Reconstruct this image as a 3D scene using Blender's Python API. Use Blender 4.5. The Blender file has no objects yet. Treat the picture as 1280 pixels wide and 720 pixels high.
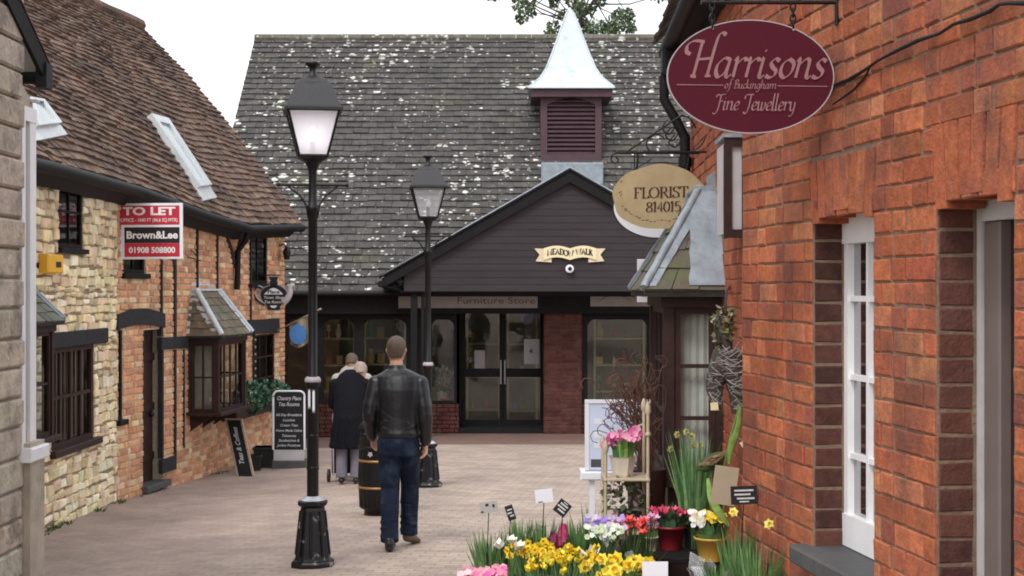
import bpy, bmesh, math, random
from mathutils import Vector, Matrix, noise
R = math.radians
random.seed(11)
S = bpy.context.scene
COL = S.collection
# ---------------------------------------------------------------- camera, world, sun, exposure
F = 1850.0; CAMZ = 1.78; SL = 60.0/1850.0
cd = bpy.data.cameras.new('camera'); cam = bpy.data.objects.new('camera', cd); COL.objects.link(cam)
cam.location = (0, 0, CAMZ); cam.rotation_euler = (R(90), 0, 0)
cd.sensor_width = 36.0; cd.lens = F/1280*36; cd.clip_end = 1000; cd.clip_start = .05
S.camera = cam
W = bpy.data.worlds.new("World"); S.world = W; W.use_nodes = True
SUN_EL, SUN_AZ = R(52), R(205)
nt = W.node_tree; nt.nodes.clear()
sky = nt.nodes.new('ShaderNodeTexSky'); sky.sky_type = 'NISHITA'; sky.sun_disc = False
sky.sun_elevation = SUN_EL; sky.sun_rotation = SUN_AZ; sky.air_density = 2.0; sky.dust_density = 6.0; sky.ozone_density = 1.0
hs = nt.nodes.new('ShaderNodeHueSaturation'); hs.inputs['Saturation'].default_value = .22; hs.inputs['Value'].default_value = 1.0
bg = nt.nodes.new('ShaderNodeBackground'); bg.inputs['Strength'].default_value = .15
wo = nt.nodes.new('ShaderNodeOutputWorld')
cl = nt.nodes.new('ShaderNodeMix'); cl.data_type = 'RGBA'; cl.inputs['Factor'].default_value = .72; cl.inputs['B'].default_value = (6.9, 7.05, 7.4, 1)   # even cloud cover over the sky
nt.links.new(sky.outputs[0], hs.inputs['Color']); nt.links.new(hs.outputs[0], cl.inputs['A']); nt.links.new(cl.outputs['Result'], bg.inputs[0]); nt.links.new(bg.outputs[0], wo.inputs[0])
sd = bpy.data.lights.new('sun', 'SUN'); sd.energy = .9; sd.angle = R(14); sd.color = (1, .97, .92)
so = bpy.data.objects.new('sun', sd); COL.objects.link(so)
sv = Vector((math.sin(SUN_AZ)*math.cos(SUN_EL), math.cos(SUN_AZ)*math.cos(SUN_EL), math.sin(SUN_EL)))
so.rotation_euler = sv.to_track_quat('Z', 'Y').to_euler(); so.location = (0, 0, 20)
S.view_settings.view_transform = 'Standard'; S.view_settings.look = 'None'; S.view_settings.gamma = 1
S.view_settings.exposure = 0.6
S.render.engine = 'CYCLES'
try: S.cycles.filter_width = 1.9
except Exception: pass

# ---------------------------------------------------------------- materials
def M(name, c, rough=.7, var=.18, scale=6, bump=.25, bscale=40, col=False, metal=0, spec=.5, coat=0, dirt=None, dscale=1.5, dth=(.5, .65), dist=.01, stretch=None, trans=None, emit=None):
    m = bpy.data.materials.new(name); m.use_nodes = True; n = m.node_tree.nodes; l = m.node_tree.links
    b = n['Principled BSDF']; b.inputs['Roughness'].default_value = rough; b.inputs['Metallic'].default_value = metal
    b.inputs['Specular IOR Level'].default_value = spec; b.inputs['Coat Weight'].default_value = coat
    tc = n.new('ShaderNodeTexCoord'); mp = n.new('ShaderNodeMapping'); l.new(tc.outputs['Object'], mp.inputs[0])
    if stretch: mp.inputs['Scale'].default_value = stretch
    nz = n.new('ShaderNodeTexNoise'); nz.inputs['Scale'].default_value = scale; nz.inputs['Detail'].default_value = 6; nz.inputs['Roughness'].default_value = .65
    l.new(mp.outputs[0], nz.inputs['Vector'])
    mr = n.new('ShaderNodeMapRange'); mr.inputs[1].default_value = .3; mr.inputs[2].default_value = .7
    mr.inputs[3].default_value = 1-var; mr.inputs[4].default_value = 1+var; l.new(nz.outputs['Fac'], mr.inputs[0])
    mul = n.new('ShaderNodeVectorMath'); mul.operation = 'MULTIPLY'; mul.inputs[0].default_value = c
    l.new(mr.outputs[0], mul.inputs[1]); out = mul.outputs[0]
    if col:
        at = n.new('ShaderNodeAttribute'); at.attribute_name = 'Col'; l.new(at.outputs['Color'], mul.inputs[0])
    if dirt:
        n2 = n.new('ShaderNodeTexNoise'); n2.inputs['Scale'].default_value = dscale; n2.inputs['Detail'].default_value = 8; n2.inputs['Roughness'].default_value = .7
        l.new(mp.outputs[0], n2.inputs['Vector'])
        r2 = n.new('ShaderNodeMapRange'); r2.inputs[1].default_value = dth[0]; r2.inputs[2].default_value = dth[1]; l.new(n2.outputs['Fac'], r2.inputs[0])
        mx = n.new('ShaderNodeMix'); mx.data_type = 'RGBA'; l.new(r2.outputs[0], mx.inputs['Factor']); l.new(out, mx.inputs['A']); mx.inputs['B'].default_value = (*dirt, 1); out = mx.outputs['Result']
    l.new(out, b.inputs['Base Color'])
    if bump:
        n3 = n.new('ShaderNodeTexNoise'); n3.inputs['Scale'].default_value = bscale; n3.inputs['Detail'].default_value = 5; l.new(mp.outputs[0], n3.inputs['Vector'])
        bp = n.new('ShaderNodeBump'); bp.inputs['Strength'].default_value = bump; bp.inputs['Distance'].default_value = dist
        l.new(n3.outputs['Fac'], bp.inputs['Height']); l.new(bp.outputs[0], b.inputs['Normal'])
    if trans is not None:
        b.inputs['Alpha'].default_value = trans
    if emit:
        b.inputs['Emission Color'].default_value = (*emit[0], 1); b.inputs['Emission Strength'].default_value = emit[1]
    return m
def glassmat(name, tint=(.8, .85, .85), refl=.5, ior=1.6):
    m = bpy.data.materials.new(name); m.use_nodes = True; n = m.node_tree.nodes; l = m.node_tree.links; n.clear()
    o = n.new('ShaderNodeOutputMaterial'); mx = n.new('ShaderNodeMixShader'); t = n.new('ShaderNodeBsdfTransparent'); g = n.new('ShaderNodeBsdfGlossy')
    t.inputs[0].default_value = (*tint, 1); g.inputs['Roughness'].default_value = .03; g.inputs['Color'].default_value = (refl, refl, refl, 1)
    fr = n.new('ShaderNodeFresnel'); fr.inputs['IOR'].default_value = ior
    tc = n.new('ShaderNodeTexCoord'); nz = n.new('ShaderNodeTexNoise'); nz.inputs['Scale'].default_value = 2.2; l.new(tc.outputs['Object'], nz.inputs['Vector'])
    bp = n.new('ShaderNodeBump'); bp.inputs['Strength'].default_value = .12; bp.inputs['Distance'].default_value = .02; l.new(nz.outputs['Fac'], bp.inputs['Height'])
    l.new(bp.outputs[0], fr.inputs['Normal']); l.new(bp.outputs[0], g.inputs['Normal'])
    l.new(fr.outputs[0], mx.inputs[0]); l.new(t.outputs[0], mx.inputs[1]); l.new(g.outputs[0], mx.inputs[2]); l.new(mx.outputs[0], o.inputs[0])
    return m
K = {}
K['brick_r'] = M('red_brick', (.4, .12, .06), .9, .28, 34, .9, 90, col=True, dirt=(.14, .06, .05), dscale=3.5, dth=(.46, .74), dist=.005, spec=0.2)
K['mortar'] = M('mortar', (.2, .135, .095), .95, .25, 20, .6, 80)
K['mortar_d'] = M('stone_mortar', (.26, .2, .13), .95, .25, 20, .6, 60)
K['mortar_l'] = M('pale_mortar', (.5, .4, .29), .95, .25, 20, .6, 60)
K['brick_l'] = M('orange_brick', (.4, .2, .1), .85, .22, 14, .5, 60, col=True)
K['stone'] = M('limestone', (.5, .4, .22), .9, .25, 9, .8, 25, col=True, dist=.02)
K['quoin'] = M('grey_stone', (.4, .34, .28), .9, .25, 7, .9, 22, col=True, dist=.02, dirt=(.2, .17, .14), dscale=3)
K['tile_l'] = M('clay_tile', (.15, .09, .07), .9, .25, 8, .5, 50, col=True, dirt=(.06, .045, .04), dscale=1.3, dth=(.45, .7), spec=0.2)
K['tile_m'] = M('lichen_tile', (.1, .09, .085), .9, .3, 7, .5, 40, col=True, spec=0.15)
K['slate'] = M('slate', (.12, .11, .09), .75, .3, 10, .5, 40, col=True, dirt=(.1, .11, .05), dscale=4)
K['lead_pale'] = M('pale_lead', (.5, .55, .6), .5, .12, 7, .3, 14, dist=.02)
K['lead'] = M('lead', (.27, .31, .355), .45, .25, 7, .4, 14, dist=.02, dirt=(.22, .25, .28), dscale=6, metal=.15)
K['timber'] = M('dark_timber', (.011, .01, .011), .75, .3, 12, .6, 40, spec=0.2)
K['timber_g'] = M('weathered_timber', (.028, .028, .031), .75, .3, 12, .6, 40, spec=0.2)
K['brownwood'] = M('brown_wood', (.035, .016, .014), .55, .3, 10, .3, 40, spec=0.3)
K['brownlight'] = M('stained_wood', (.2, .1, .065), .5, .35, 10, .3, 40, stretch=(1, 1, .3))
K['black'] = M('black_iron', (.005, .005, .006), .42, .2, 10, .25, 60, spec=.35)
K['blackmatt'] = M('black_paint', (.009, .009, .01), .6, .2, 10, .2, 60, spec=0.25)
K['worn'] = M('worn_black_iron', (.006, .006, .007), .38, .2, 10, .3, 60, dirt=(.3, .3, .3), dscale=9, dth=(.6, .66), spec=.35)
K['white'] = M('white_paint', (.8, .8, .82), .45, .06, 6, .1, 60)
K['whitep'] = M('white_plastic', (.78, .79, .85), .4, .04, 6, .05, 60)
K['offwhite'] = M('grey_white_paint', (.5, .49, .5), .55, .1, 6, .1, 60)
K['plaster'] = M('beige_render', (.42, .36, .29), .9, .15, 3, .5, 30, dirt=(.3, .26, .2), dscale=2)
K['board'] = M('purple_grey_boards', (.046, .038, .042), .8, .15, 5, .25, 50, stretch=(.2, 1, 1), spec=0.15)
K['louver'] = M('purple_brown_paint', (.085, .05, .06), .6, .12, 6, .15, 40, spec=0.2)
K['spire'] = M('pale_lead_spire', (.52, .58, .61), .4, .1, 3, .2, 12, dirt=(.38, .45, .52), dscale=3)
K['maroon'] = M('maroon_enamel', (.075, .007, .018), .6, .06, 3, 0, spec=.15)
K['rose'] = M('dull_rose_lettering', (.3, .15, .16), .6, .1, 30, 0, spec=.2)
K['edge'] = M('grey_edge', (.4, .36, .38), .6, .1, 8, 0)
K['tan'] = M('aged_cream_board', (.42, .32, .18), .6, .18, 5, .1, 30, dirt=(.2, .13, .05), dscale=9, dth=(.62, .8))
K['ink'] = M('dark_brown_lettering', (.06, .02, .015), .6, .1, 8, 0)
K['blackl'] = M('black_lettering', (.015, .014, .012), .6, .1, 8, 0)
K['cream'] = M('cream_paint', (.78, .66, .42), .55, .07, 9, .1, 40)
K['red'] = M('red_sign', (.5, .02, .045), .45, .05, 8, 0)
K['signblk'] = M('black_sign', (.006, .006, .008), .5, .05, 8, 0)
K['pinkw'] = M('white_lettering', (.85, .8, .82), .5, .04, 8, 0)
K['greyb'] = M('grey_fascia', (.3, .26, .25), .6, .1, 3, .05)
K['dimlet'] = M('dim_lettering', (.075, .05, .045), .6, .1, 3, 0)
K['glass'] = glassmat('window_glass')
K['glassd'] = glassmat('shop_glass', (.9, .92, .9), .9, 1.8)
def milky(name, c, k):
    m = bpy.data.materials.new(name); m.use_nodes = True; n = m.node_tree.nodes; l = m.node_tree.links; n.clear()
    o = n.new('ShaderNodeOutputMaterial'); t = n.new('ShaderNodeBsdfTranslucent'); t.inputs[0].default_value = (*c, 1); p = n.new('ShaderNodeBsdfTransparent'); d = n.new('ShaderNodeBsdfPrincipled'); d.inputs['Base Color'].default_value = (*c, 1); d.inputs['Roughness'].default_value = .2
    a = n.new('ShaderNodeMixShader'); a.inputs[0].default_value = .75; b = n.new('ShaderNodeMixShader'); b.inputs[0].default_value = k
    l.new(t.outputs[0], a.inputs[1]); l.new(d.outputs[0], a.inputs[2]); l.new(p.outputs[0], b.inputs[1]); l.new(a.outputs[0], b.inputs[2]); l.new(b.outputs[0], o.inputs[0]); return m
K['lampglass'] = milky('milky_lamp_glass', (.96, .94, .98), .86); K['lampglass2'] = milky('clear_lamp_glass', (.85, .85, .9), .3)
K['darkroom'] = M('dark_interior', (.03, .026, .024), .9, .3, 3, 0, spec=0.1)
K['curtain'] = M('brown_curtain', (.45, .33, .25), .9, .3, 4, .2, 20, stretch=(6, 6, .3))
K['yellow'] = M('yellow_plastic', (.75, .4, .03), .5, .1, 6, .05)
K['chalk'] = M('chalkboard', (.02, .022, .024), .7, .2, 5, .1, spec=0.2)
K['chalkw'] = M('chalk_white', (.6, .6, .6), .9, .2, 30, 0)
K['woodframe'] = M('pale_wood', (.4, .32, .25), .7, .2, 10, .3)
K['leaf'] = M('green_leaf', (.05, .11, .025), .5, .35, 30, 0, col=True)
K['petal'] = M('petal', (.8, .5, .02), .6, .1, 60, 0, col=True)
K['pot_red'] = M('red_plastic_pot', (.22, .015, .025), .35, .1, 6, 0)
K['pot_yel'] = M('yellow_pot', (.6, .38, .06), .4, .1, 6, 0)
K['pot_blk'] = M('black_plastic_pot', (.015, .015, .016), .45, .1, 6, 0)
K['ceram'] = M('cream_ceramic', (.68, .6, .5), .4, .1, 8, .05)
K['wicker'] = M('wicker', (.22, .15, .08), .8, .4, 30, .8, 60, dist=.02)
K['twig'] = M('twig_brown', (.13, .06, .04), .8, .3, 20, 0)
K['cello'] = M('cellophane', (.8, .82, .85), .12, .05, 6, .8, 30, trans=.28, dist=.02)
K['ivory'] = M('ivory_metal', (.5, .42, .3), .5, .12, 9, .1)
K['leather'] = M('black_leather', (.006, .0065, .009), .38, .15, 5, .3, 9, dist=.03, spec=.5)
K['denim'] = M('blue_denim', (.009, .014, .03), .85, .4, 5, .5, 22, dist=.02, dirt=(.05, .075, .12), dscale=3.5, dth=(.5, .75), spec=0.15)
K['skin'] = M('skin', (.5, .27, .18), .5, .06, 12, .1)
K['hair'] = M('brown_hair', (.085, .056, .036), .6, .35, 40, .8, 120, dist=.01)
K['hairg'] = M('grey_brown_hair', (.33, .25, .22), .7, .3, 40, .8, 90, dist=.01)
K['shoe'] = M('brown_leather', (.09, .055, .03), .45, .2, 10, .1)
K['shoeb'] = M('black_shoe', (.012, .012, .012), .4, .2, 10, .1)
K['coat'] = M('charcoal_coat', (.007, .0075, .011), .85, .2, 8, .4, 30, dist=.015, spec=0.12)
K['trous'] = M('grey_trousers', (.16, .15, .19), .85, .2, 6, .3, 20)
K['beige'] = M('beige_jacket', (.36, .34, .31), .8, .1, 6, .2, 20)
K['gold'] = M('gold_band', (.35, .2, .07), .4, .15, 8, 0, metal=.4)
K['blue'] = M('blue_print', (.08, .25, .6), .6, .2, 6, 0)
K['skylight'] = M('grey_metal_flashing', (.52, .55, .56), .4, .15, 5, .1, metal=.2)
K['bark'] = M('bark', (.09, .07, .05), .9, .3, 8, .7, 20)
K['treeleaf'] = M('tree_leaf', (.05, .09, .05), .6, .3, 9, 0, col=True)
K['shopwall'] = M('shop_inner_wall', (.2, .185, .13), .9, .2, 2, 0)
K['gshelf'] = M('pine_shelf', (.5, .47, .2), .6, .2, 5, 0)
K['goods'] = M('goods', (.3, .3, .3), .6, .15, 8, 0, col=True)
K['sill'] = M('dark_grey_stone_sill', (.07, .07, .072), .7, .2, 12, .3, 40)
K['rubber'] = M('dark_rubber', (.02, .02, .02), .7, .2, 8, 0)

# lichen spots on the long tiled roof: real pale growth, irregular blobs
def lichen():
    m = K['tile_m']; n = m.node_tree.nodes; l = m.node_tree.links; b = n['Principled BSDF']
    src = b.inputs['Base Color'].links[0].from_socket
    tc = n.new('ShaderNodeTexCoord'); mp = n.new('ShaderNodeMapping'); mp.inputs['Scale'].default_value = (1, 1.35, 1.35); l.new(tc.outputs['Object'], mp.inputs[0])
    wz = n.new('ShaderNodeTexNoise'); wz.inputs['Scale'].default_value = 9; wz.inputs['Detail'].default_value = 3; l.new(mp.outputs[0], wz.inputs['Vector'])
    ad = n.new('ShaderNodeVectorMath'); ad.operation = 'MULTIPLY_ADD'; ad.inputs[1].default_value = (.14, .14, .14); l.new(wz.outputs['Color'], ad.inputs[0]); l.new(mp.outputs[0], ad.inputs[2])
    big = n.new('ShaderNodeTexNoise'); big.inputs['Scale'].default_value = .45; big.inputs['Detail'].default_value = 2; l.new(mp.outputs[0], big.inputs['Vector'])
    out = src
    for sc, r0, colr, off in ((3.6, .27, (.66, .66, .61, 1), 0), (4.8, .31, (.56, .56, .52, 1), 7.3), (6.0, .34, (.5, .51, .46, 1), 3.1), (9.0, .34, (.38, .38, .34, 1), 5.7)):
        v = n.new('ShaderNodeTexVoronoi'); v.inputs['Scale'].default_value = sc; v.inputs['Randomness'].default_value = 1
        a2 = n.new('ShaderNodeVectorMath'); a2.inputs[1].default_value = (off, off*2, off); l.new(ad.outputs[0], a2.inputs[0]); l.new(a2.outputs[0], v.inputs['Vector'])
        sp = n.new('ShaderNodeSeparateColor'); l.new(v.outputs['Color'], sp.inputs[0])
        # per-cell radius
        mr = n.new('ShaderNodeMapRange'); mr.inputs[1].default_value = .42; mr.inputs[2].default_value = 1; mr.inputs[3].default_value = 0; mr.inputs[4].default_value = r0*1.1; l.new(sp.outputs[0], mr.inputs[0])
        mb_ = n.new('ShaderNodeMapRange'); mb_.inputs[1].default_value = .35; mb_.inputs[2].default_value = .6; mb_.inputs[3].default_value = .45; mb_.inputs[4].default_value = 1.15; l.new(big.outputs['Fac'], mb_.inputs[0])
        mm = n.new('ShaderNodeMath'); mm.operation = 'MULTIPLY'; l.new(mr.outputs[0], mm.inputs[0]); l.new(mb_.outputs[0], mm.inputs[1])
        su = n.new('ShaderNodeMath'); su.operation = 'SUBTRACT'; l.new(mm.outputs[0], su.inputs[0]); l.new(v.outputs['Distance'], su.inputs[1])
        st = n.new('ShaderNodeMapRange'); st.inputs[1].default_value = 0; st.inputs[2].default_value = .05; l.new(su.outputs[0], st.inputs[0])
        mx = n.new('ShaderNodeMix'); mx.data_type = 'RGBA'; l.new(st.outputs[0], mx.inputs['Factor']); l.new(out, mx.inputs['A']); mx.inputs['B'].default_value = colr; out = mx.outputs['Result']
    mo = n.new('ShaderNodeTexNoise'); mo.inputs['Scale'].default_value = 1.1; mo.inputs['Detail'].default_value = 8; l.new(mp.outputs[0], mo.inputs['Vector'])
    ms = n.new('ShaderNodeMapRange'); ms.inputs[1].default_value = .56; ms.inputs[2].default_value = .72; ms.inputs[4].default_value = .22; l.new(mo.outputs['Fac'], ms.inputs[0])
    mx = n.new('ShaderNodeMix'); mx.data_type = 'RGBA'; l.new(ms.outputs[0], mx.inputs['Factor']); l.new(out, mx.inputs['A']); mx.inputs['B'].default_value = (.13, .14, .05, 1)
    l.new(mx.outputs['Result'], b.inputs['Base Color'])
lichen()

def ground_mat():
    m = bpy.data.materials.new('block_paving'); m.use_nodes = True; n = m.node_tree.nodes; l = m.node_tree.links; b = n['Principled BSDF']
    b.inputs['Roughness'].default_value = .8
    tc = n.new('ShaderNodeTexCoord'); mp = n.new('ShaderNodeMapping'); mp.inputs['Rotation'].default_value = (0, 0, R(8)); l.new(tc.outputs['Object'], mp.inputs[0])
    br = n.new('ShaderNodeTexBrick'); br.inputs['Scale'].default_value = 1; br.inputs['Brick Width'].default_value = .2; br.inputs['Row Height'].default_value = .1
    br.inputs['Mortar Size'].default_value = .0065; br.inputs['Mortar Smooth'].default_value = .3; br.inputs['Bias'].default_value = -.1
    br.inputs['Color1'].default_value = (.42, .335, .27, 1); br.inputs['Color2'].default_value = (.31, .235, .2, 1); br.inputs['Mortar'].default_value = (.23, .175, .145, 1)
    l.new(mp.outputs[0], br.inputs['Vector'])
    sp = n.new('ShaderNodeSeparateXYZ'); l.new(tc.outputs['Object'], sp.inputs[0])
    wn = n.new('ShaderNodeTexNoise'); wn.inputs['Scale'].default_value = .35; wn.inputs['Detail'].default_value = 5; l.new(tc.outputs['Object'], wn.inputs['Vector'])
    def mixc(fac, a, bcol, mode='MIX'):
        mx = n.new('ShaderNodeMix'); mx.data_type = 'RGBA'; mx.blend_type = mode; l.new(fac, mx.inputs['Factor']); l.new(a, mx.inputs['A'])
        if isinstance(bcol, tuple): mx.inputs['B'].default_value = bcol
        else: l.new(bcol, mx.inputs['B'])
        return mx.outputs['Result']
    # left part pinker tarmac-like: x + noise
    ma = n.new('ShaderNodeMath'); ma.operation = 'MULTIPLY_ADD'; ma.inputs[1].default_value = 2.0; l.new(wn.outputs['Fac'], ma.inputs[0]); l.new(sp.outputs[0], ma.inputs[2])
    mr = n.new('ShaderNodeMapRange'); mr.inputs[1].default_value = -.2; mr.inputs[2].default_value = -1.6; mr.inputs[3].default_value = 0; mr.inputs[4].default_value = .5; l.new(ma.outputs[0], mr.inputs[0])
    c = mixc(mr.outputs[0], br.outputs['Color'], (.34, .245, .215, 1))
    # red-brown paving close to the shop
    mr2 = n.new('ShaderNodeMapRange'); mr2.inputs[1].default_value = 24.2; mr2.inputs[2].default_value = 24.4; l.new(sp.outputs[1], mr2.inputs[0])
    c = mixc(mr2.outputs[0], c, (.17, .1, .08, 1))
    # stains
    st = n.new('ShaderNodeTexNoise'); st.inputs['Scale'].default_value = 1.3; st.inputs['Detail'].default_value = 9; st.inputs['Roughness'].default_value = .75; l.new(tc.outputs['Object'], st.inputs['Vector'])
    sr = n.new('ShaderNodeMapRange'); sr.inputs[1].default_value = .3; sr.inputs[2].default_value = .7; sr.inputs[3].default_value = .66; sr.inputs[4].default_value = 1.25; l.new(st.outputs['Fac'], sr.inputs[0])
    vm = n.new('ShaderNodeVectorMath'); vm.operation = 'MULTIPLY'; l.new(c, vm.inputs[0]); l.new(sr.outputs[0], vm.inputs[1])
    # moss close to the left wall
    mm = n.new('ShaderNodeMapRange'); mm.inputs[1].default_value = -3.9; mm.inputs[2].default_value = -4.5; l.new(ma.outputs[0], mm.inputs[0])
    mo = mixc(mm.outputs[0], vm.outputs[0], (.13, .14, .07, 1))
    l.new(mo, b.inputs['Base Color'])
    bp = n.new('ShaderNodeBump'); bp.inputs['Strength'].default_value = .35; bp.inputs['Distance'].default_value = .006
    l.new(br.outputs['Fac'], bp.inputs['Height']); bp.invert = True; l.new(bp.outputs[0], b.inputs['Normal'])
    return m
K['ground'] = ground_mat()

# ---------------------------------------------------------------- geometry helpers
LOC = {}
def wloc(o):
    return LOC.get(o.name, Vector((0, 0, 0))) if o else Vector((0, 0, 0))
def tag(o, label, cat, group=None, kind=None):
    if label: o['label'] = label
    if cat: o['category'] = cat
    if group: o['group'] = group
    if kind: o['kind'] = kind
    return o
def thing(name, loc, label, cat, group=None):
    o = bpy.data.objects.new(name, None); COL.objects.link(o); o.location = loc; o.empty_display_size = .1
    LOC[o.name] = Vector(loc); return tag(o, label, cat, group)
class Fr:
    def __init__(s, O, U=(1, 0, 0), V=(0, 0, 1), N=(0, -1, 0)):
        s.O = Vector(O); s.U = Vector(U).normalized(); s.V = Vector(V).normalized(); s.N = Vector(N).normalized()
    def pt(s, u, v, n=0): return s.O + s.U*u + s.V*v + s.N*n
    def at(s, u, v, n=0): return Fr(s.pt(u, v, n), s.U, s.V, s.N)
    def rot(s, a):   # rotate in plane
        return Fr(s.O, s.U*math.cos(a)+s.V*math.sin(a), -s.U*math.sin(a)+s.V*math.cos(a), s.N)
WORLD = Fr((0, 0, 0), (1, 0, 0), (0, 1, 0), (0, 0, 1))
class MB:
    def __init__(s): s.v = []; s.f = []; s.c = []; s.smooth = []
    def face(s, pts, col=None, sm=False):
        b = len(s.v); s.v += [Vector(p) for p in pts]; s.f.append(list(range(b, b+len(pts)))); s.c.append(col or (.5, .5, .5)); s.smooth.append(sm)
    def faces(s, pts, fs, col=None, sm=False):
        b = len(s.v); s.v += [Vector(p) for p in pts]
        for f in fs: s.f.append([b+i for i in f]); s.c.append(col or (.5, .5, .5)); s.smooth.append(sm)
    def hexa(s, p, col=None):   # 8 points: bottom 4 then top 4
        s.faces(p, [(3, 2, 1, 0), (4, 5, 6, 7), (0, 1, 5, 4), (1, 2, 6, 5), (2, 3, 7, 6), (3, 0, 4, 7)], col)
    def box(s, fr, u0, u1, v0, v1, n0, n1, col=None, bev=0):
        if bev and abs(u1-u0) > 2.2*bev and abs(v1-v0) > 2.2*bev:
            a, b_ = min(u0, u1), max(u0, u1); c, d = min(v0, v1), max(v0, v1); e, f = min(n0, n1), max(n0, n1)
            k = bev; fk = f-k if f-e > k*1.2 else f
            P = [fr.pt(a, c, e), fr.pt(b_, c, e), fr.pt(b_, d, e), fr.pt(a, d, e), fr.pt(a, c, fk), fr.pt(b_, c, fk), fr.pt(b_, d, fk), fr.pt(a, d, fk),
                 fr.pt(a+k, c+k, f), fr.pt(b_-k, c+k, f), fr.pt(b_-k, d-k, f), fr.pt(a+k, d-k, f)]
            s.faces(P, [(3, 2, 1, 0), (0, 1, 5, 4), (1, 2, 6, 5), (2, 3, 7, 6), (3, 0, 4, 7), (4, 5, 9, 8), (5, 6, 10, 9), (6, 7, 11, 10), (7, 4, 8, 11), (8, 9, 10, 11)], col)
        else:
            s.hexa([fr.pt(u0, v0, n0), fr.pt(u1, v0, n0), fr.pt(u1, v1, n0), fr.pt(u0, v1, n0), fr.pt(u0, v0, n1), fr.pt(u1, v0, n1), fr.pt(u1, v1, n1), fr.pt(u0, v1, n1)], col)
    def poly(s, fr, pts, n0, n1, col=None):   # extruded outline
        k = len(pts); A = [fr.pt(u, v, n0) for u, v in pts]; B = [fr.pt(u, v, n1) for u, v in pts]
        s.faces(A+B, [tuple(reversed(range(k))), tuple(range(k, 2*k))]+[(i, (i+1) % k, k+(i+1) % k, k+i) for i in range(k)], col)
    def tube(s, pts, rad, seg=8, col=None, cap=True, sm=True, flat=1.0):
        pts = [Vector(p) for p in pts]; n = len(pts)
        if not isinstance(rad, (list, tuple)): rad = [rad]*n
        rings = []; up = None
        for i, p in enumerate(pts):
            t = (pts[min(i+1, n-1)]-pts[max(i-1, 0)])
            if t.length < 1e-9: t = Vector((0, 0, 1))
            t.normalize()
            if up is None: up = Vector((0, 0, 1)) if abs(t.z) < .9 else Vector((0, 1, 0))
            a = t.cross(up)
            if a.length < 1e-4: a = t.cross(Vector((1, 0, 0)))
            a.normalize(); bb = a.cross(t).normalized(); up = bb
            rings.append([p + (a*math.cos(2*math.pi*k/seg)+bb*math.sin(2*math.pi*k/seg)*flat)*rad[i] for k in range(seg)])
        P = [q for r in rings for q in r]
        fs = [(i*seg+k, i*seg+(k+1) % seg, (i+1)*seg+(k+1) % seg, (i+1)*seg+k) for i in range(n-1) for k in range(seg)]
        s.faces(P, fs, col, sm)
        if cap: s.faces(rings[0]+rings[-1], [tuple(reversed(range(seg))), tuple(range(seg, 2*seg))], col)
    def lathe(s, c, prof, seg=20, col=None, sm=True, rotz=0, sx=1, sy=1, wob=0):
        c = Vector(c); rings = []
        for r, z in prof:
            rings.append([c+Vector((math.cos(2*math.pi*k/seg+rotz)*r*sx*(1+wob*math.sin(k*2.4)), math.sin(2*math.pi*k/seg+rotz)*r*sy, z)) for k in range(seg)])
        P = [q for r in rings for q in r]; n = len(prof)
        s.faces(P, [(i*seg+k, i*seg+(k+1) % seg, (i+1)*seg+(k+1) % seg, (i+1)*seg+k) for i in range(n-1) for k in range(seg)], col, sm)
        s.faces(rings[0]+rings[-1], [tuple(reversed(range(seg))), tuple(range(seg, 2*seg))], col)
    def loft(s, rings, seg=16, col=None, sm=True):   # rings: (center, ax, ay) ax/ay Vectors
        P = []
        for c, ax, ay in rings:
            for k in range(seg):
                a = 2*math.pi*k/seg; P.append(Vector(c)+Vector(ax)*math.cos(a)+Vector(ay)*math.sin(a))
        n = len(rings)
        s.faces(P, [(i*seg+k, i*seg+(k+1) % seg, (i+1)*seg+(k+1) % seg, (i+1)*seg+k) for i in range(n-1) for k in range(seg)]+[tuple(reversed(range(seg))), tuple(range((n-1)*seg, n*seg))], col, sm)
    def ball(s, c, r, col=None, seg=8, sc=(1, 1, 1)):
        c = Vector(c); n = max(4, seg//2+1)
        prof = [(max(.001, math.sin(math.pi*i/n))*r, -math.cos(math.pi*i/n)*r*sc[2]) for i in range(n+1)]
        s.lathe(c, prof, seg, col, True, 0, sc[0], sc[1])
    def build(s, name, mat, parent=None, label=None):
        me = bpy.data.meshes.new(name); off = wloc(parent)
        me.from_pydata([tuple(v-off) for v in s.v], [], s.f)
        ca = me.attributes.new('Col', 'FLOAT_COLOR', 'CORNER'); buf = []
        for f, c in zip(s.f, s.c): buf += [c[0], c[1], c[2], 1.0]*len(f)
        ca.data.foreach_set('color', buf)
        me.polygons.foreach_set('use_smooth', s.smooth)
        me.materials.append(mat); me.update()
        o = bpy.data.objects.new(name, me); COL.objects.link(o)
        if parent: o.parent = parent
        LOC[o.name] = off.copy()
        if label: o['label'] = label
        return o
def solo(mb, name, mat, label, cat, group=None, loc=None):   # a thing that is one mesh, origin at its base
    if loc is None:
        n = len(mb.v); loc = Vector((sum(v.x for v in mb.v)/n, sum(v.y for v in mb.v)/n, min(v.z for v in mb.v)))
    loc = Vector(loc)
    for v in mb.v: v -= loc
    o = mb.build(name, mat); o.location = loc; LOC[o.name] = loc.copy()
    return tag(o, label, cat, group)
def struct(mb, name, mat):
    o = mb.build(name, mat); o['kind'] = 'structure'; return o
def copy_tree(o, parent=None):
    c = o.copy(); COL.objects.link(c); c.parent = parent; LOC[c.name] = LOC.get(o.name, Vector()).copy()
    for ch in list(o.children): copy_tree(ch, c)
    return c
def PX(px, py, Y): return Vector(((px-640)/F*Y, Y, CAMZ+(360-py)/F*Y))
def sst(a, b, x): t = min(1, max(0, (x-a)/(b-a))); return t*t*(3-2*t)
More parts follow.
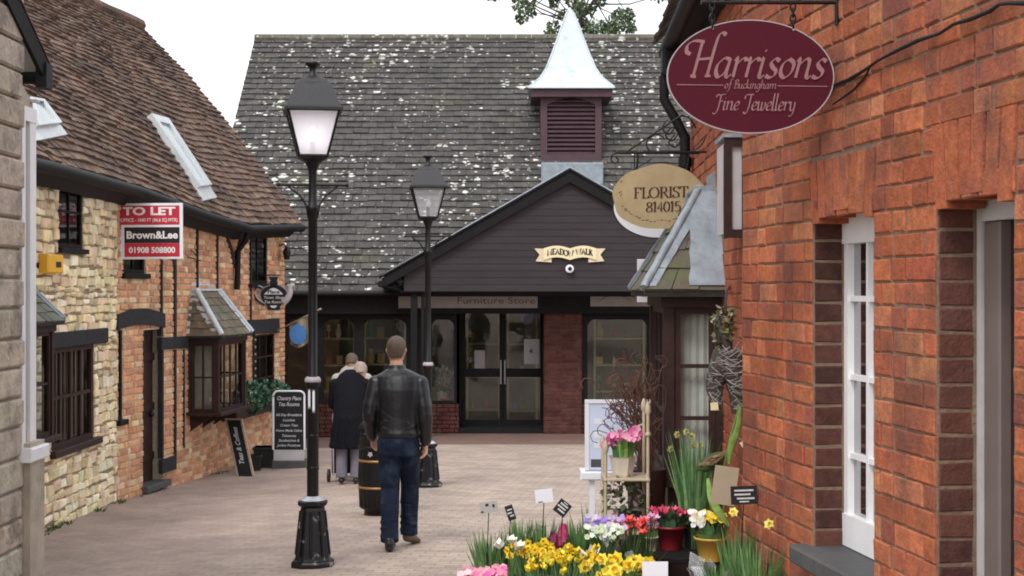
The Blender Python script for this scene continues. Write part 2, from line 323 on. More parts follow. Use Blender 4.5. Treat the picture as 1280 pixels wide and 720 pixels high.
def G(x, y):
    yy = min(max(y, -15), 27.5)
    return -SL*yy - .08*sst(1.0, 4.0, -x)
def jc(c, j=.15):
    k = 1+random.uniform(-j, j); return tuple(max(0, q*k*(1+random.uniform(-j*.3, j*.3))) for q in c)

class Wall:
    """vertical wall from a to b (x, y); N points to the street"""
    def __init__(s, a, b, N):
        s.O = Vector((a[0], a[1], 0)); d = Vector((b[0]-a[0], b[1]-a[1], 0)); s.L = d.length; s.U = d.normalized()
        n = Vector((-s.U.y, s.U.x, 0));  s.N = n if n.dot(Vector((*N, 0))) > 0 else -n
        s.fr = Fr(s.O, s.U, (0, 0, 1), s.N)
    def u(s, px, d=0):
        a = (px-640)/F; O = s.O+s.N*d; return (a*O.y-O.x)/(s.U.x-a*s.U.y)
    def z(s, px, py, d=0):
        p = s.fr.pt(s.u(px, d), 0, d); return CAMZ+(360-py)/F*p.y
    def pt(s, u, z, n=0): return s.fr.pt(u, z, n)

def cells(mb, fr, u0, u1, v0, v1, n0, n1, ops, col=None):
    us = sorted(set([u0, u1]+[max(u0, min(u1, q)) for o in ops for q in o[:2]])); vs = sorted(set([v0, v1]+[max(v0, min(v1, q)) for o in ops for q in o[2:4]]))
    def solid(i, j):
        if i < 0 or j < 0 or i >= len(us)-1 or j >= len(vs)-1: return False
        cu, cv = (us[i]+us[i+1])/2, (vs[j]+vs[j+1])/2
        return not any(o[0] < cu < o[1] and o[2] < cv < o[3] for o in ops)
    for i in range(len(us)-1):
        for j in range(len(vs)-1):
            if not solid(i, j): continue
            a, b, c, d = us[i], us[i+1], vs[j], vs[j+1]; p = fr.pt
            mb.face([p(a, c, n1), p(b, c, n1), p(b, d, n1), p(a, d, n1)], col); mb.face([p(a, c, n0), p(a, d, n0), p(b, d, n0), p(b, c, n0)], col)
            if not solid(i-1, j): mb.face([p(a, c, n0), p(a, c, n1), p(a, d, n1), p(a, d, n0)], col)
            if not solid(i+1, j): mb.face([p(b, c, n0), p(b, d, n0), p(b, d, n1), p(b, c, n1)], col)
            if not solid(i, j-1): mb.face([p(a, c, n0), p(b, c, n0), p(b, c, n1), p(a, c, n1)], col)
            if not solid(i, j+1): mb.face([p(a, d, n0), p(a, d, n1), p(b, d, n1), p(b, d, n0)], col)

def masonry(mb, fr, u0, u1, v0, v1, ops=(), rh=.075, bl=(.225, .1125), joint=.01, dep=.012, ch=.004, jit=.002, cols=None, style='brick', clip=None, ju=1):
    cols = cols or [(.4, .12, .06)]
    v = v0; row = 0
    while v < v1-.01:
        h = rh if style == 'brick' else rh*random.uniform(.65, 1.45)
        h = min(h, v1-v); vm = v+h/2
        iv = [(u0, u1)]
        for o in ops:
            if o[2] < vm < o[3]:
                nv = []
                for a, b in iv:
                    if o[1] <= a or o[0] >= b: nv.append((a, b)); continue
                    if o[0] > a: nv.append((a, o[0]))
                    if o[1] < b: nv.append((o[1], b))
                iv = nv
        for a, b in iv:
            u = a; k = row+random.randint(0, 1) if style != 'brick' else row
            first = True
            while u < b-.015:
                if style == 'brick':
                    L = bl[k % len(bl)]*random.uniform(.97, 1.03)
                    if first and row % 2: L = bl[-1]*.8
                    elif first: L = bl[0]
                else: L = rh*random.uniform(1.1, 3.2)
                first = False; k += 1
                e = min(u+L, b)
                if b-e < .03: e = b
                if not clip or clip((u+e)/2, vm):
                    j = lambda: random.uniform(-jit, jit)
                    d = dep*random.uniform(.6, 1.3); c = ch*random.uniform(.7, 1.5); hj = joint/2; hu = hj*ju; vo = 0 if style == 'brick' else random.uniform(-.016, .016)
                    q = [(u+hu+j(), v+vo+hj+j()), (e-hu+j(), v+vo+hj+j()), (e-hu+j(), v+vo+h-hj+j()), (u+hu+j(), v+vo+h-hj+j())]
                    cu = sum(x for x, _ in q)/4; cv = sum(y for _, y in q)/4
                    tl = [j()*.6 for _ in q]
                    P = [fr.pt(x, y, -.004) for x, y in q]+[fr.pt(x, y, d-c+t) for (x, y), t in zip(q, tl)]
                    W_, H_ = max(.02, q[1][0]-q[0][0]), max(.02, q[3][1]-q[0][1])
                    P += [fr.pt(cu+(x-cu)*(1-2*c/W_), cv+(y-cv)*(1-2*c/H_), d+t) for (x, y), t in zip(q, tl)]
                    mb.faces(P, [(0, 1, 5, 4), (1, 2, 6, 5), (2, 3, 7, 6), (3, 0, 4, 7), (4, 5, 9, 8), (5, 6, 10, 9), (6, 7, 11, 10), (7, 4, 8, 11), (8, 9, 10, 11)], jc(random.choice(cols), .18))
                u = e
        v += h; row += 1

def tiles(mb, pos, nu, nv, th, cols, skip=None, jit=.15, gap=.006, cj=.2):
    """pos(u,v)->Vector over 0..1; lapped tiles row by row"""
    e = 1e-3
    for j in range(nv):
        v0 = j/nv; v1 = min(1.0, (j+1.25)/nv); off = .5 if j % 2 else 0
        for i in range(-1, nu+1):
            a, b = (i+off)/nu, (i+1+off)/nu
            a, b = max(0, a), min(1, b)
            if b-a < .002: continue
            if skip and skip((a+b)/2, (j+.5)/nv): continue
            c = pos((a+b)/2, v0); nn = (pos(min(1, (a+b)/2+e), v0)-pos((a+b)/2-e, v0)).cross(pos((a+b)/2, min(1, v0+.01))-c)
            if nn.length < 1e-12: continue
            nn.normalize()
            if nn.z < 0: nn = -nn
            t = th*(1+random.uniform(-jit, jit)*2); tw = th*random.uniform(-jit, jit)
            g = gap*.5
            vj = random.uniform(-.06, .06)/nv; w = b-a; ga = w*.02
            p0, p1, p2, p3 = pos(a+ga, max(0, v0+vj)), pos(b-ga, max(0, v0+vj)), pos(b-ga, v1), pos(a+ga, v1)
            P = [p0, p1, p2, p3, p0+nn*(t+tw), p1+nn*(t-tw), p2+nn*.002, p3+nn*.002]
            mb.faces(P, [(4, 5, 6, 7), (0, 1, 5, 4), (1, 2, 6, 5), (3, 0, 4, 7)], jc(random.choice(cols), cj))

def bilin(p00, p10, p01, p11, sag=0):
    p00, p10, p01, p11 = map(Vector, (p00, p10, p01, p11))
    return lambda u, v: (p00*(1-u)+p10*u)*(1-v)+(p01*(1-u)+p11*u)*v - Vector((0, 0, sag*math.sin(math.pi*v)))

def window(parent, fr, u0, u1, v0, v1, n, cols, rows, fw=.045, bw=.02, dep=.05, mat=None, name='window', glass=None, gl=None):
    mb = MB(); mat = mat or K['white']
    mb.box(fr, u0, u1, v0, v0+fw, n-dep, n); mb.box(fr, u0, u1, v1-fw, v1, n-dep, n)
    mb.box(fr, u0, u0+fw, v0+fw, v1-fw, n-dep, n); mb.box(fr, u1-fw, u1, v0+fw, v1-fw, n-dep, n)
    a, b, c, d = u0+fw, u1-fw, v0+fw, v1-fw
    for i in range(1, cols):
        x = a+(b-a)*i/cols; mb.box(fr, x-bw/2, x+bw/2, c, d, n-dep*.7, n-.006)
    for j in range(1, rows):
        y = c+(d-c)*j/rows
        for i in range(cols):
            x0 = a+(b-a)*i/cols+(bw/2 if i else 0); x1 = a+(b-a)*(i+1)/cols-(bw/2 if i < cols-1 else 0)
            mb.box(fr, x0, x1, y-bw/2, y+bw/2, n-dep*.7, n-.008)
    w = mb.build(name, mat, parent)
    g = MB(); g.face([fr.pt(a, c, n-dep*.5), fr.pt(b, c, n-dep*.5), fr.pt(b, d, n-dep*.5), fr.pt(a, d, n-dep*.5)])
    g.build('pane', glass or K['glass'], w)
    return w

# ---------------------------------------------------------------- lettering
def crom(pts, k=5):
    if len(pts) < 3: return pts
    P = [pts[0]]+list(pts)+[pts[-1]]; out = []
    for i in range(1, len(P)-2):
        for t in range(k):
            t /= k; a, b, c, d = P[i-1], P[i], P[i+1], P[i+2]
            out.append(tuple(.5*((2*b[m])+(-a[m]+c[m])*t+(2*a[m]-5*b[m]+4*c[m]-d[m])*t*t+(-a[m]+3*b[m]-3*c[m]+d[m])*t**3) for m in (0, 1)))
    out.append(pts[-1]); return out
_n = [[(.06, .3), (.2, .47), (.3, .5), (.35, .4), (.34, .08), (.4, 0), (.47, .07)]]
_a = [[(.38, .46), (.22, .5), (.06, .33), (.05, .12), (.15, 0), (.3, .14), (.38, .46)]]
IT = {
 'H': (.74, [[(-.02, .6), (-.14, .66), (-.15, .84), (.02, .95), (.3, .93)], [(.24, .93), (.18, .0)], [(.86, 1.12), (.74, 1.17), (.64, 1.0), (.56, .0)], [(.2, .46), (.6, .5)], [(.1, .02), (.26, 0)], [(.5, .02), (.66, .03)]]),
 'a': (.5, _a+[[(.38, .5), (.34, .1), (.4, 0), (.48, .08)]]), 'r': (.36, [[(0, .43), (.07, .5), (.05, 0)], [(.06, .3), (.18, .46), (.28, .5), (.34, .43)]]),
 'i': (.22, [[(0, .43), (.07, .5), (.05, .07), (.11, 0), (.18, .07)], [(.08, .68), (.12, .74)]]),
 's': (.36, [[(.32, .44), (.2, .5), (.1, .4), (.15, .28), (.26, .18), (.24, .05), (.12, 0), (0, .05)]]),
 'o': (.44, [[(.22, .5), (.07, .36), (.05, .12), (.18, 0), (.34, .14), (.36, .38), (.22, .5)]]),
 'n': (.5, [[(0, .43), (.07, .5), (.05, 0)]]+_n), 'e': (.38, [[(.06, .22), (.28, .3), (.32, .43), (.2, .5), (.06, .34), (.05, .1), (.16, 0), (.34, .09)]]),
 'F': (.56, [[(.02, .74), (.06, .9), (.26, .88), (.62, .95)], [(.32, .9), (.26, .2), (.14, -.2), (-.08, -.22)], [(.28, .5), (.5, .54)]]),
 'J': (.52, [[(.0, .66), (.02, .86), (.2, .92), (.54, .93)], [(.38, .92), (.33, .2), (.2, -.2), (0, -.12)]]),
 'w': (.6, [[(0, .43), (.06, .5), (.07, .08), (.16, 0), (.27, .15), (.29, .49)], [(.29, .49), (.29, .08), (.38, 0), (.5, .2), (.52, .49)]]),
 'l': (.22, [[(.07, 1.02), (.05, .08), (.11, 0), (.19, .07)]]),
 'y': (.44, [[(0, .43), (.06, .5), (.07, .1), (.16, 0), (.3, .14)], [(.34, .5), (.31, 0), (.22, -.28), (.02, -.34)]]),
 'f': (.32, [[(.38, .96), (.28, 1.02), (.2, .85), (.14, 0), (.06, -.28), (-.08, -.32)], [(.04, .48), (.32, .5)]]),
 'B': (.52, [[(.14, .9), (.1, 0)], [(0, .82), (.28, .95), (.42, .76), (.14, .5)], [(.14, .5), (.46, .4), (.42, .08), (.06, 0)]]),
 'u': (.5, [[(0, .43), (.06, .5), (.06, .1), (.14, 0), (.3, .14), (.35, .48)], [(.36, .5), (.34, .08), (.4, 0), (.47, .06)]]),
 'c': (.36, [[(.33, .43), (.2, .5), (.07, .36), (.05, .12), (.16, 0), (.33, .09)]]),
 'k': (.42, [[(.07, 1.0), (.05, 0)], [(.32, .48), (.08, .24), (.36, 0)]]), 'g': (.46, _a+[[(.38, .5), (.34, -.1), (.24, -.34), (.02, -.3)]]),
 'h': (.5, [[(.07, 1.0), (.05, 0)]]+_n), 'm': (.8, [[(0, .43), (.07, .5), (.05, 0)], [(.06, .3), (.2, .47), (.3, .5), (.35, .4), (.33, 0)], [(.36, .3), (.5, .47), (.6, .5), (.65, .4), (.64, .08), (.7, 0), (.77, .07)]]),
 ' ': (.3, [])}
def _sf(x, w=.13, y=0): return [(x-w, y), (x+w, y)]
_O = [(.38+.36*math.cos(t), .5+.5*math.sin(t)) for t in [2*math.pi*i/20 for i in range(21)]]
_0 = [(.27+.24*math.cos(t), .5+.5*math.sin(t)) for t in [2*math.pi*i/20 for i in range(21)]]
RM = {
 'F': (.62, [[(.15, 0), (.15, 1)], [(.0, 1), (.55, 1)], [(.55, 1), (.55, .82)], [(.15, .53), (.42, .53)], _sf(.15)]),
 'L': (.6, [[(.15, 0), (.15, 1)], [(.0, 0), (.55, 0)], [(.54, 0), (.54, .2)], _sf(.15, y=1)]), 'O': (.8, [_O]),
 'R': (.72, [[(.15, 0), (.15, 1)], _sf(.15), [(0, 1), (.36, 1), (.52, .9), (.52, .62), (.36, .5), (.15, .5)], [(.34, .5), (.66, 0)], [(.58, 0), (.74, 0)]]),
 'I': (.32, [[(.15, 0), (.15, 1)], _sf(.15), _sf(.15, y=1)]),
 'S': (.56, [[(.48, .8), (.46, .96), (.25, 1), (.08, .88), (.1, .65), (.3, .52), (.46, .35), (.46, .1), (.25, 0), (.06, .05), (.04, .24)]]),
 'T': (.66, [[(.32, 0), (.32, 1)], [(.02, 1), (.62, 1)], [(.02, 1), (.02, .82)], [(.62, 1), (.62, .82)], _sf(.32)]),
 '8': (.56, [[(.27, .52), (.1, .66), (.1, .88), (.27, 1), (.44, .88), (.44, .66), (.27, .52), (.06, .36), (.06, .12), (.27, 0), (.48, .12), (.48, .36), (.27, .52)]]),
 '1': (.4, [[(.06, .82), (.2, 1), (.2, 0)], _sf(.2)]), '4': (.56, [[(.36, 0), (.36, 1), (.02, .3), (.54, .3)]]), '0': (.56, [_0]),
 '5': (.54, [[(.46, 1), (.12, 1)], [(.12, 1), (.1, .56), (.3, .62), (.46, .48), (.46, .14), (.24, 0), (.04, .06)]]),
 'M': (.92, [[(.12, 0), (.12, 1), (.44, .1), (.76, 1), (.76, 0)], _sf(.12, .1), _sf(.76, .12), _sf(.1, .08, 1), _sf(.8, .08, 1)]),
 'E': (.6, [[(.15, 0), (.15, 1)], [(0, 1), (.52, 1)], [(0, 0), (.52, 0)], [(.15, .52), (.4, .52)], [(.52, 1), (.52, .84)], [(.52, 0), (.52, .16)]]),
 'A': (.76, [[(.08, 0), (.36, 1), (.64, 0)], [(.18, .35), (.54, .35)], _sf(.08, .1), _sf(.64, .12)]),
 'D': (.74, [[(.15, 0), (.15, 1)], [(0, 1), (.36, 1), (.62, .8), (.64, .25), (.36, 0), (0, 0)]]),
 'W': (1.0, [[(.04, 1), (.26, 0), (.46, .95), (.7, 0), (.92, 1)], _sf(.04, .09, 1), _sf(.92, .09, 1)]),
 'K': (.74, [[(.15, 0), (.15, 1)], _sf(.15), _sf(.15, y=1), [(.6, 1), (.18, .45)], [(.3, .58), (.62, 0)], _sf(.62, .1)]),
 ' ': (.4, [])}
STR = {'H', 'F'}
def strokes(mb, text, fr, u, v, h, font, nib, ang, tmin, slant=0, width=None, path=None, smooth=True, center=False, n=.002):
    k = h; tot = sum(font[c][0] for c in text)
    kx = (width/tot) if width else k
    x = -kx*tot/2 if center else 0
    nv = (math.cos(ang)*nib*h, math.sin(ang)*nib*h); cnt = 0
    for c in text:
        w, ss = font[c]
        for st in ss:
            straight = not smooth or len(st) < 3 or (font is RM and c in 'MAWK4')
            pts = st if straight else crom(st)
            Q = []
            for (a, b) in pts:
                X = x+a*kx+slant*b*k; Yy = b*k
                if path: X, Yy = path(X, Yy)
                Q.append((u+X, v+Yy))
            L = []; Rr = []
            for i, q in enumerate(Q):
                tx = Q[min(i+1, len(Q)-1)][0]-Q[max(i-1, 0)][0]; ty = Q[min(i+1, len(Q)-1)][1]-Q[max(i-1, 0)][1]; l = math.hypot(tx, ty) or 1; tx /= l; ty /= l
                hw = max(abs(nv[0]*ty-nv[1]*tx), tmin*h)/2
                L.append((q[0]-ty*hw, q[1]+tx*hw)); Rr.append((q[0]+ty*hw, q[1]-tx*hw))
            for i in range(len(Q)-1):
                cnt += 1; d = n+cnt*.00001
                mb.face([fr.pt(*L[i], d), fr.pt(*Rr[i], d), fr.pt(*Rr[i+1], d), fr.pt(*L[i+1], d)])
        x += w*kx
def txt(body, fr, u, v, h, mat, parent, name='lettering', width=None, bold=0, shear=0, n=.003, align='CENTER', rot=0):
    cu = bpy.data.curves.new('t', 'FONT'); cu.body = body; cu.size = 1; cu.align_x = align; cu.offset = bold; cu.shear = shear; cu.resolution_u = 3; cu.extrude = 0
    o = bpy.data.objects.new('t', cu); COL.objects.link(o); bpy.context.view_layer.update()
    me = bpy.data.meshes.new_from_object(o.evaluated_get(bpy.context.evaluated_depsgraph_get()))
    bpy.data.objects.remove(o); bpy.data.curves.remove(cu)
    xs = [q.co.x for q in me.vertices]
    if not xs: return None
    k = h/.7; sx = (width/(max(xs)-min(xs))) if width else k
    mb = MB(); V = []
    for q in me.vertices:
        x, y = q.co.x*sx, q.co.y*k
        if rot: x, y = x*math.cos(rot)-y*math.sin(rot), x*math.sin(rot)+y*math.cos(rot)
        V.append(fr.pt(u+x, v+y, n))
    mb.faces(V, [tuple(p.vertices) for p in me.polygons]); bpy.data.meshes.remove(me)
    return mb.build(name, mat, parent)
def remesh(mb, name, mat, parent, vox=.012, sm=4, sub=0):
    o = mb.build(name, mat, parent)
    m = o.modifiers.new('r', 'REMESH'); m.mode = 'VOXEL'; m.voxel_size = vox
    s_ = o.modifiers.new('s', 'SMOOTH'); s_.factor = .5; s_.iterations = sm
    bpy.context.view_layer.update()
    me = bpy.data.meshes.new_from_object(o.evaluated_get(bpy.context.evaluated_depsgraph_get()))
    o.modifiers.clear(); o.data = me
    me.polygons.foreach_set('use_smooth', [True]*len(me.polygons))
    if not me.materials: me.materials.append(mat)
    return o
# ================================================================ GROUND
def make_ground():
    mb = MB(); xs = [-200, -60, -20, -10, -6, -5, -4.5, -4, -3.5, -3, -2.5, -2, -1.5, -1, -.5, 0, 1, 2, 4, 10, 30, 200]
    ys = [-200, -60, -15]+[i*1.5 for i in range(-9, 19)]+[27.5, 40, 80, 200, 400]
    V = [Vector((x, y, G(x, y))) for y in ys for x in xs]; n = len(xs)
    mb.faces(V, [(j*n+i, j*n+i+1, (j+1)*n+i+1, (j+1)*n+i) for j in range(len(ys)-1) for i in range(n-1)], None, True)
    struct(mb, 'ground', K['ground'])
make_ground()

REDS = [(.4, .12, .056), (.37, .108, .052), (.42, .135, .062), (.34, .1, .052), (.38, .115, .056), (.27, .085, .055), (.44, .165, .085)]
ORG = [(.6, .31, .16), (.56, .27, .14), (.64, .38, .21), (.52, .24, .13), (.66, .46, .28), (.46, .22, .13)]
STN = [(.76, .62, .39), (.8, .69, .48), (.7, .56, .34), (.78, .64, .41), (.58, .46, .3), (.84, .75, .56), (.66, .5, .34)]
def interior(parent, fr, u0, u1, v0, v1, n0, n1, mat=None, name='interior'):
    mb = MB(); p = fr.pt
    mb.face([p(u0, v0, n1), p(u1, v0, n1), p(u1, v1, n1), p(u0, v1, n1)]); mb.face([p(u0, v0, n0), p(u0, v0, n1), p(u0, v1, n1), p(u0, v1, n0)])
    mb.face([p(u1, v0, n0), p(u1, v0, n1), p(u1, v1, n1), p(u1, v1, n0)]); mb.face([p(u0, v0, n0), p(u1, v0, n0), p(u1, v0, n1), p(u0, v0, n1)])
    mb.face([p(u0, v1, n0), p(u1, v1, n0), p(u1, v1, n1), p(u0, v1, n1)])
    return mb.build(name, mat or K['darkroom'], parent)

# ================================================================ RIGHT: red brick jeweller's building
W1 = Wall((1.819-.1351*1.5, 1.5), (1.819-.1351*6.25, 6.25), (-1, 0))
jb = thing('brick_building', (W1.pt(0, 0).x, 1.5, G(1.6, 1.5)), 'red brick building at the right edge with white framed small-paned window and dark doorway', 'building')
def b_right():
    wu0, wu1 = W1.u(1093), W1.u(1017); wz0 = W1.z(1075, 690, -.115); wzc = W1.z(1050, 262); wzl = W1.z(1047, 196)
    du0, du1 = W1.u(1268), W1.u(1172); dzc = W1.z(1220, 240); dzl = W1.z(1220, 144)
    H = 5.2
    core = MB(); cells(core, W1.fr, 0, W1.L, -.6, H, -.35, 0, [(wu0, wu1, wz0-.06, wzc), (du0, du1, -.2, dzc)])
    core.build('wall', K['mortar'], jb)
    mb = MB(); masonry(mb, W1.fr, .9, W1.L-.003, -.45, H, [(wu0, wu1, wz0-.06, wzc), (wu0-.018, wu1+.018, wzc+.05, wzl), (du0, du1, -.2, dzc), (du0-.018, du1+.018, dzc+.05, dzl)], cols=REDS, dep=.007, ch=.004, jit=.0028, joint=.0065, ju=2.2)
    # brick faces on the reveals
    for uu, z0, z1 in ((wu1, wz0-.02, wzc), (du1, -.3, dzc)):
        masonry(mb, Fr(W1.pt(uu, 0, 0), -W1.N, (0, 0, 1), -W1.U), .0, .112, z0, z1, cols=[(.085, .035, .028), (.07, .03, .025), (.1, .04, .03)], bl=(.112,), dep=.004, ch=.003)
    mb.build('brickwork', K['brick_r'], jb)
    for a, b, zc, zl in ((wu0+.002, wu1-.002, wzc, wzl), (du0+.002, du1-.002, dzc, dzl)):
        lm = MB(); k = int((b-a)/.068); c = (a+b)/2
        for i in range(k):
            x0, x1 = a+(b-a)*i/k, a+(b-a)*(i+1)/k; t = ((x0+x1)/2-c)/((b-a)/2)
            zb = zc-.05*t*t; sp = .035*t
            q = [(x0+.003, zb), (x1-.003, zb), (x1+sp-.003, zl), (x0+sp+.003, zl)]
            dd = random.uniform(.006, .011)
            lm.poly(W1.fr, q, -.11, dd, jc(random.choice(REDS[:5]), .12))
        lm.build('lintel', K['brick_r'], jb)
    w = window(jb, W1.fr, wu0-.02, wu1+.01, wz0, wzc+.02, -.115, 3, 4, .045, .02, .05, K['white'])
    # lower rail taller, grey head above the sash
    mb = MB(); mb.box(W1.fr, wu0-.02, wu1+.01, wz0, wz0+.115, -.15, -.108); mb.build('rail', K['white'], w); mb = MB(); mb.box(W1.fr, wu0-.02, wu1+.01, wzc-.11, wzc+.02, -.14, -.106); mb.build('rail', K['white'], w)
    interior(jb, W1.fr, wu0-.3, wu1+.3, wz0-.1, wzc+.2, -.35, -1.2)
    cu = MB()
    for i in range(14):
        x = wu0+(wu1-wu0)*i/14; cu.box(W1.fr, x, x+(wu1-wu0)/15, wz0, wzc, -.34-.02*(i % 2), -.33-.02*(i % 2))
    cu.build('curtain', M('grey_net_curtain', (.35, .32, .28), .9, .15, 5, 0), w)
    sm = MB(); sm.box(W1.fr, wu0-.1, wu1+.06, wz0-.07, wz0-.004, -.12, .075, bev=.008); sm.build('sill', K['sill'], jb)
    # doorway
    d = MB(); f = W1.fr
    d.box(f, du1-.028, du1+.01, -.4, dzc+.03, -.17, -.12); d.box(f, du0-.02, du1-.03, dzc-.07, dzc+.03, -.17, -.12)
    dr = d.build('door_frame', K['offwhite'], jb)
    d = MB(); d.box(f, du1-.13, du1-.03, -.4, dzc-.072, -.17, -.126, bev=.006); d.build('door_stile', M('grey_brown_paint', (.16, .125, .115), .6, .1, 6, .1), dr)
    l = MB(); l.box(f, du0-.3, du1-.132, -.4, dzc-.074, -.2, -.16)
    for z0, z1 in ((.3, .9), (1.1, 1.9)): l.box(f, du0-.2, du1-.2, z0, z1, -.158, -.148)
    l.build('door', K['brownwood'], jb)
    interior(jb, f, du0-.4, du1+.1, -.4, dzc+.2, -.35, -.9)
    # simple roof above, beyond the frame
    r = MB(); cols = [(.16, .1, .08), (.13, .09, .075)]
    tiles(r, bilin(W1.pt(0, H, .25), W1.pt(W1.L+.1, H, .25), W1.pt(0, H+3, -3.2), W1.pt(W1.L+.1, H+3, -3.2)), 18, 20, .02, cols)
    r.build('roof', K['tile_l'], jb)
    # far end return of the wall
    e = MB(); masonry(e, Fr(W1.pt(W1.L, 0, 0), -W1.N, (0, 0, 1), W1.U), 0, .35, -.4, H, cols=REDS); e.build('end_brickwork', K['brick_r'], jb)
b_right()
# cable on the wall
mb = MB(); pts = []
for px, py in ((1030, 112), (1060, 100), (1080, 88), (1100, 75), (1125, 62), (1150, 50), (1175, 42), (1195, 30), (1215, 24), (1236, 14), (1250, 5), (1265, 4), (1285, 4), (1330, 6)):
    u = W1.u(px, .02); pts.append(W1.pt(u, W1.z(px, py, .02), .022+.004*math.sin(px)))
mb.tube(pts, [.006+.0015*math.sin(i*1.7) for i in range(len(pts))], 8)
mb.tube([W1.pt(W1.u(px, .02), W1.z(px, py, .02), .016) for px, py in ((1088, 80), (1080, 96), (1066, 112), (1052, 122), (1040, 130))], .004, 6)
solo(mb, 'cable', K['blackmatt'], 'black cable sagging across the red brick wall above the white window', 'cable')

# ================================================================ generic bay window
def bay(root, wl, u0, u1, proj, zs, ze, zt, capd, side, front, mat, rcols, oh=.1, hp=.3, flash=.03, nus=4, nuf=7, nv=6, rmat=None, apron=None, sillmat=None, hipw=.04, blind=None, lead='lead'):
    rmat = rmat or K['slate']
    def frs():
        return (Fr(wl.pt(u0, 0, 0), wl.N, (0, 0, 1), -wl.U), 0, proj, side), (Fr(wl.pt(u0, 0, proj), wl.U, (0, 0, 1), wl.N), 0, u1-u0, front), (Fr(wl.pt(u1, 0, 0), wl.N, (0, 0, 1), wl.U), 0, proj, side)
    b = MB(); f = wl.fr; hd = .09
    # posts at the corners and at the wall, head and bottom rails
    for (ua, ub, na, nb) in ((u0-.005, u0+.055, proj-.055, proj+.005), (u1-.055, u1+.005, proj-.055, proj+.005), (u0-.003, u0+.05, 0, .045), (u1-.05, u1+.003, 0, .045)):
        b.box(f, ua, ub, zs, ze, na, nb)
    b.box(f, u0-.02, u1+.02, ze-hd, ze+.01, 0, proj+.02)
    b.build('frame', mat, root)
    for fr, a, c, (cc, rr) in frs():
        pw = .05; window(root, fr, a+.046, c-.056, zs+.002, ze-hd-.002, -.012, cc, rr, .035, .022, .04, mat)
    s = MB(); s.box(f, u0-.05, u1+.05, zs-.05, zs, 0, proj+.06, bev=.006); s.build('sill', sillmat or mat, root)
    if apron is not None:
        a = MB(); a.box(f, u0+.01, u1-.01, apron, zs-.052, 0, proj-.02); a.build('apron', mat, root)
    it = MB(); it.box(f, u0+.07, u1-.07, zs+.002, zs+.02, .02, proj-.07); it.box(f, u0+.07, u1-.07, zs, ze, -.004, .012)
    it.build('backing', blind or K['darkroom'], root)
    E = [wl.pt(u0-oh, ze, 0), wl.pt(u0-oh, ze, proj+oh), wl.pt(u1+oh, ze, proj+oh), wl.pt(u1+oh, ze, 0)]
    C = [wl.pt(u0+hp-oh, zt, 0), wl.pt(u0+hp-oh, zt, capd), wl.pt(u1-hp+oh, zt, capd), wl.pt(u1-hp+oh, zt, 0)]
    r = MB()
    for (p, q, a, c, nu) in ((E[0], E[1], C[0], C[1], nus), (E[1], E[2], C[1], C[2], nuf), (E[2], E[3], C[2], C[3], nus)):
        r.face([p, q, c, a], rcols[0]); tiles(r, bilin(p, q, a, c), nu, nv, .016, rcols)
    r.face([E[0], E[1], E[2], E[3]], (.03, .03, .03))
    for i, (p, q) in enumerate(((E[0], E[1]), (E[1], E[2]), (E[2], E[3]))):
        r.hexa([p+Vector((0, 0, -.03)), q+Vector((0, 0, -.03)), q+Vector((0, 0, -.03))+(E[3-i] if i == 1 else E[1])*0, p+Vector((0, 0, -.031)), p, q, q, p], (.05, .05, .05))
    r.build('roof', rmat, root)
    l = MB(); up = Vector((0, 0, .022))
    for p, q in ((E[1], C[1]), (E[2], C[2])):
        n = 10; pts = [p.lerp(q, t/n)+up+Vector((0, 0, .004*math.sin(t*2.1))) for t in range(n+1)]; l.tube(pts, [hipw*.75]*(n+1), 10, flat=.8)
        for k, (A, B) in enumerate((((E[0], C[0]) if p is E[1] else (E[3], C[3])), ((E[2], C[2]) if p is E[1] else (E[1], C[1])))) if False else []: pass
    def strip(p, q, side_to, w0, w1, off=.03):   # flat lead strip lying on a roof face beside the line p-q
        n = 12; a = []; bb = []
        for t in range(n+1):
            t /= n; c = p.lerp(q, t); d = (side_to[0].lerp(side_to[1], t)-c); dl = d.length or 1; w = min(dl, w0+(w1-w0)*t)*(1+.03*math.sin(t*25))
            a.append(c+Vector((0, 0, off))); bb.append(c+d/dl*w+Vector((0, 0, off)))
        for i in range(n): l.face([a[i], a[i+1], bb[i+1], bb[i]])
        for i in range(n): l.face([bb[i], bb[i+1], bb[i+1]-Vector((0, 0, .012)), bb[i]-Vector((0, 0, .012))])
    strip(E[1], C[1], (E[0], C[0]), hipw*2, hipw*2.6); strip(E[1], C[1], (E[2], C[2]), hipw*2, hipw*2)
    strip(E[2], C[2], (E[3], C[3]), hipw*2, hipw*2); strip(E[2], C[2], (E[1], C[1]), hipw*2, hipw*2)
    strip(E[0], C[0], (E[1], C[1]), flash, flash*.75, .034); strip(E[3], C[3], (E[2], C[2]), flash, flash, .034)
    l.box(f, u0+hp-oh-.03, u1-hp+oh+.03, zt+.0, zt+.03, 0, capd+.03, bev=.008)
    l.box(f, u0-oh*.6, u0+hp-oh, ze+.02, ze+.03, 0.001, .012); l.box(f, u0+hp-oh, u1-hp+oh, zt+.03, zt+.12, .001, .012)
    l.build('lead_flashing', K[lead], root)

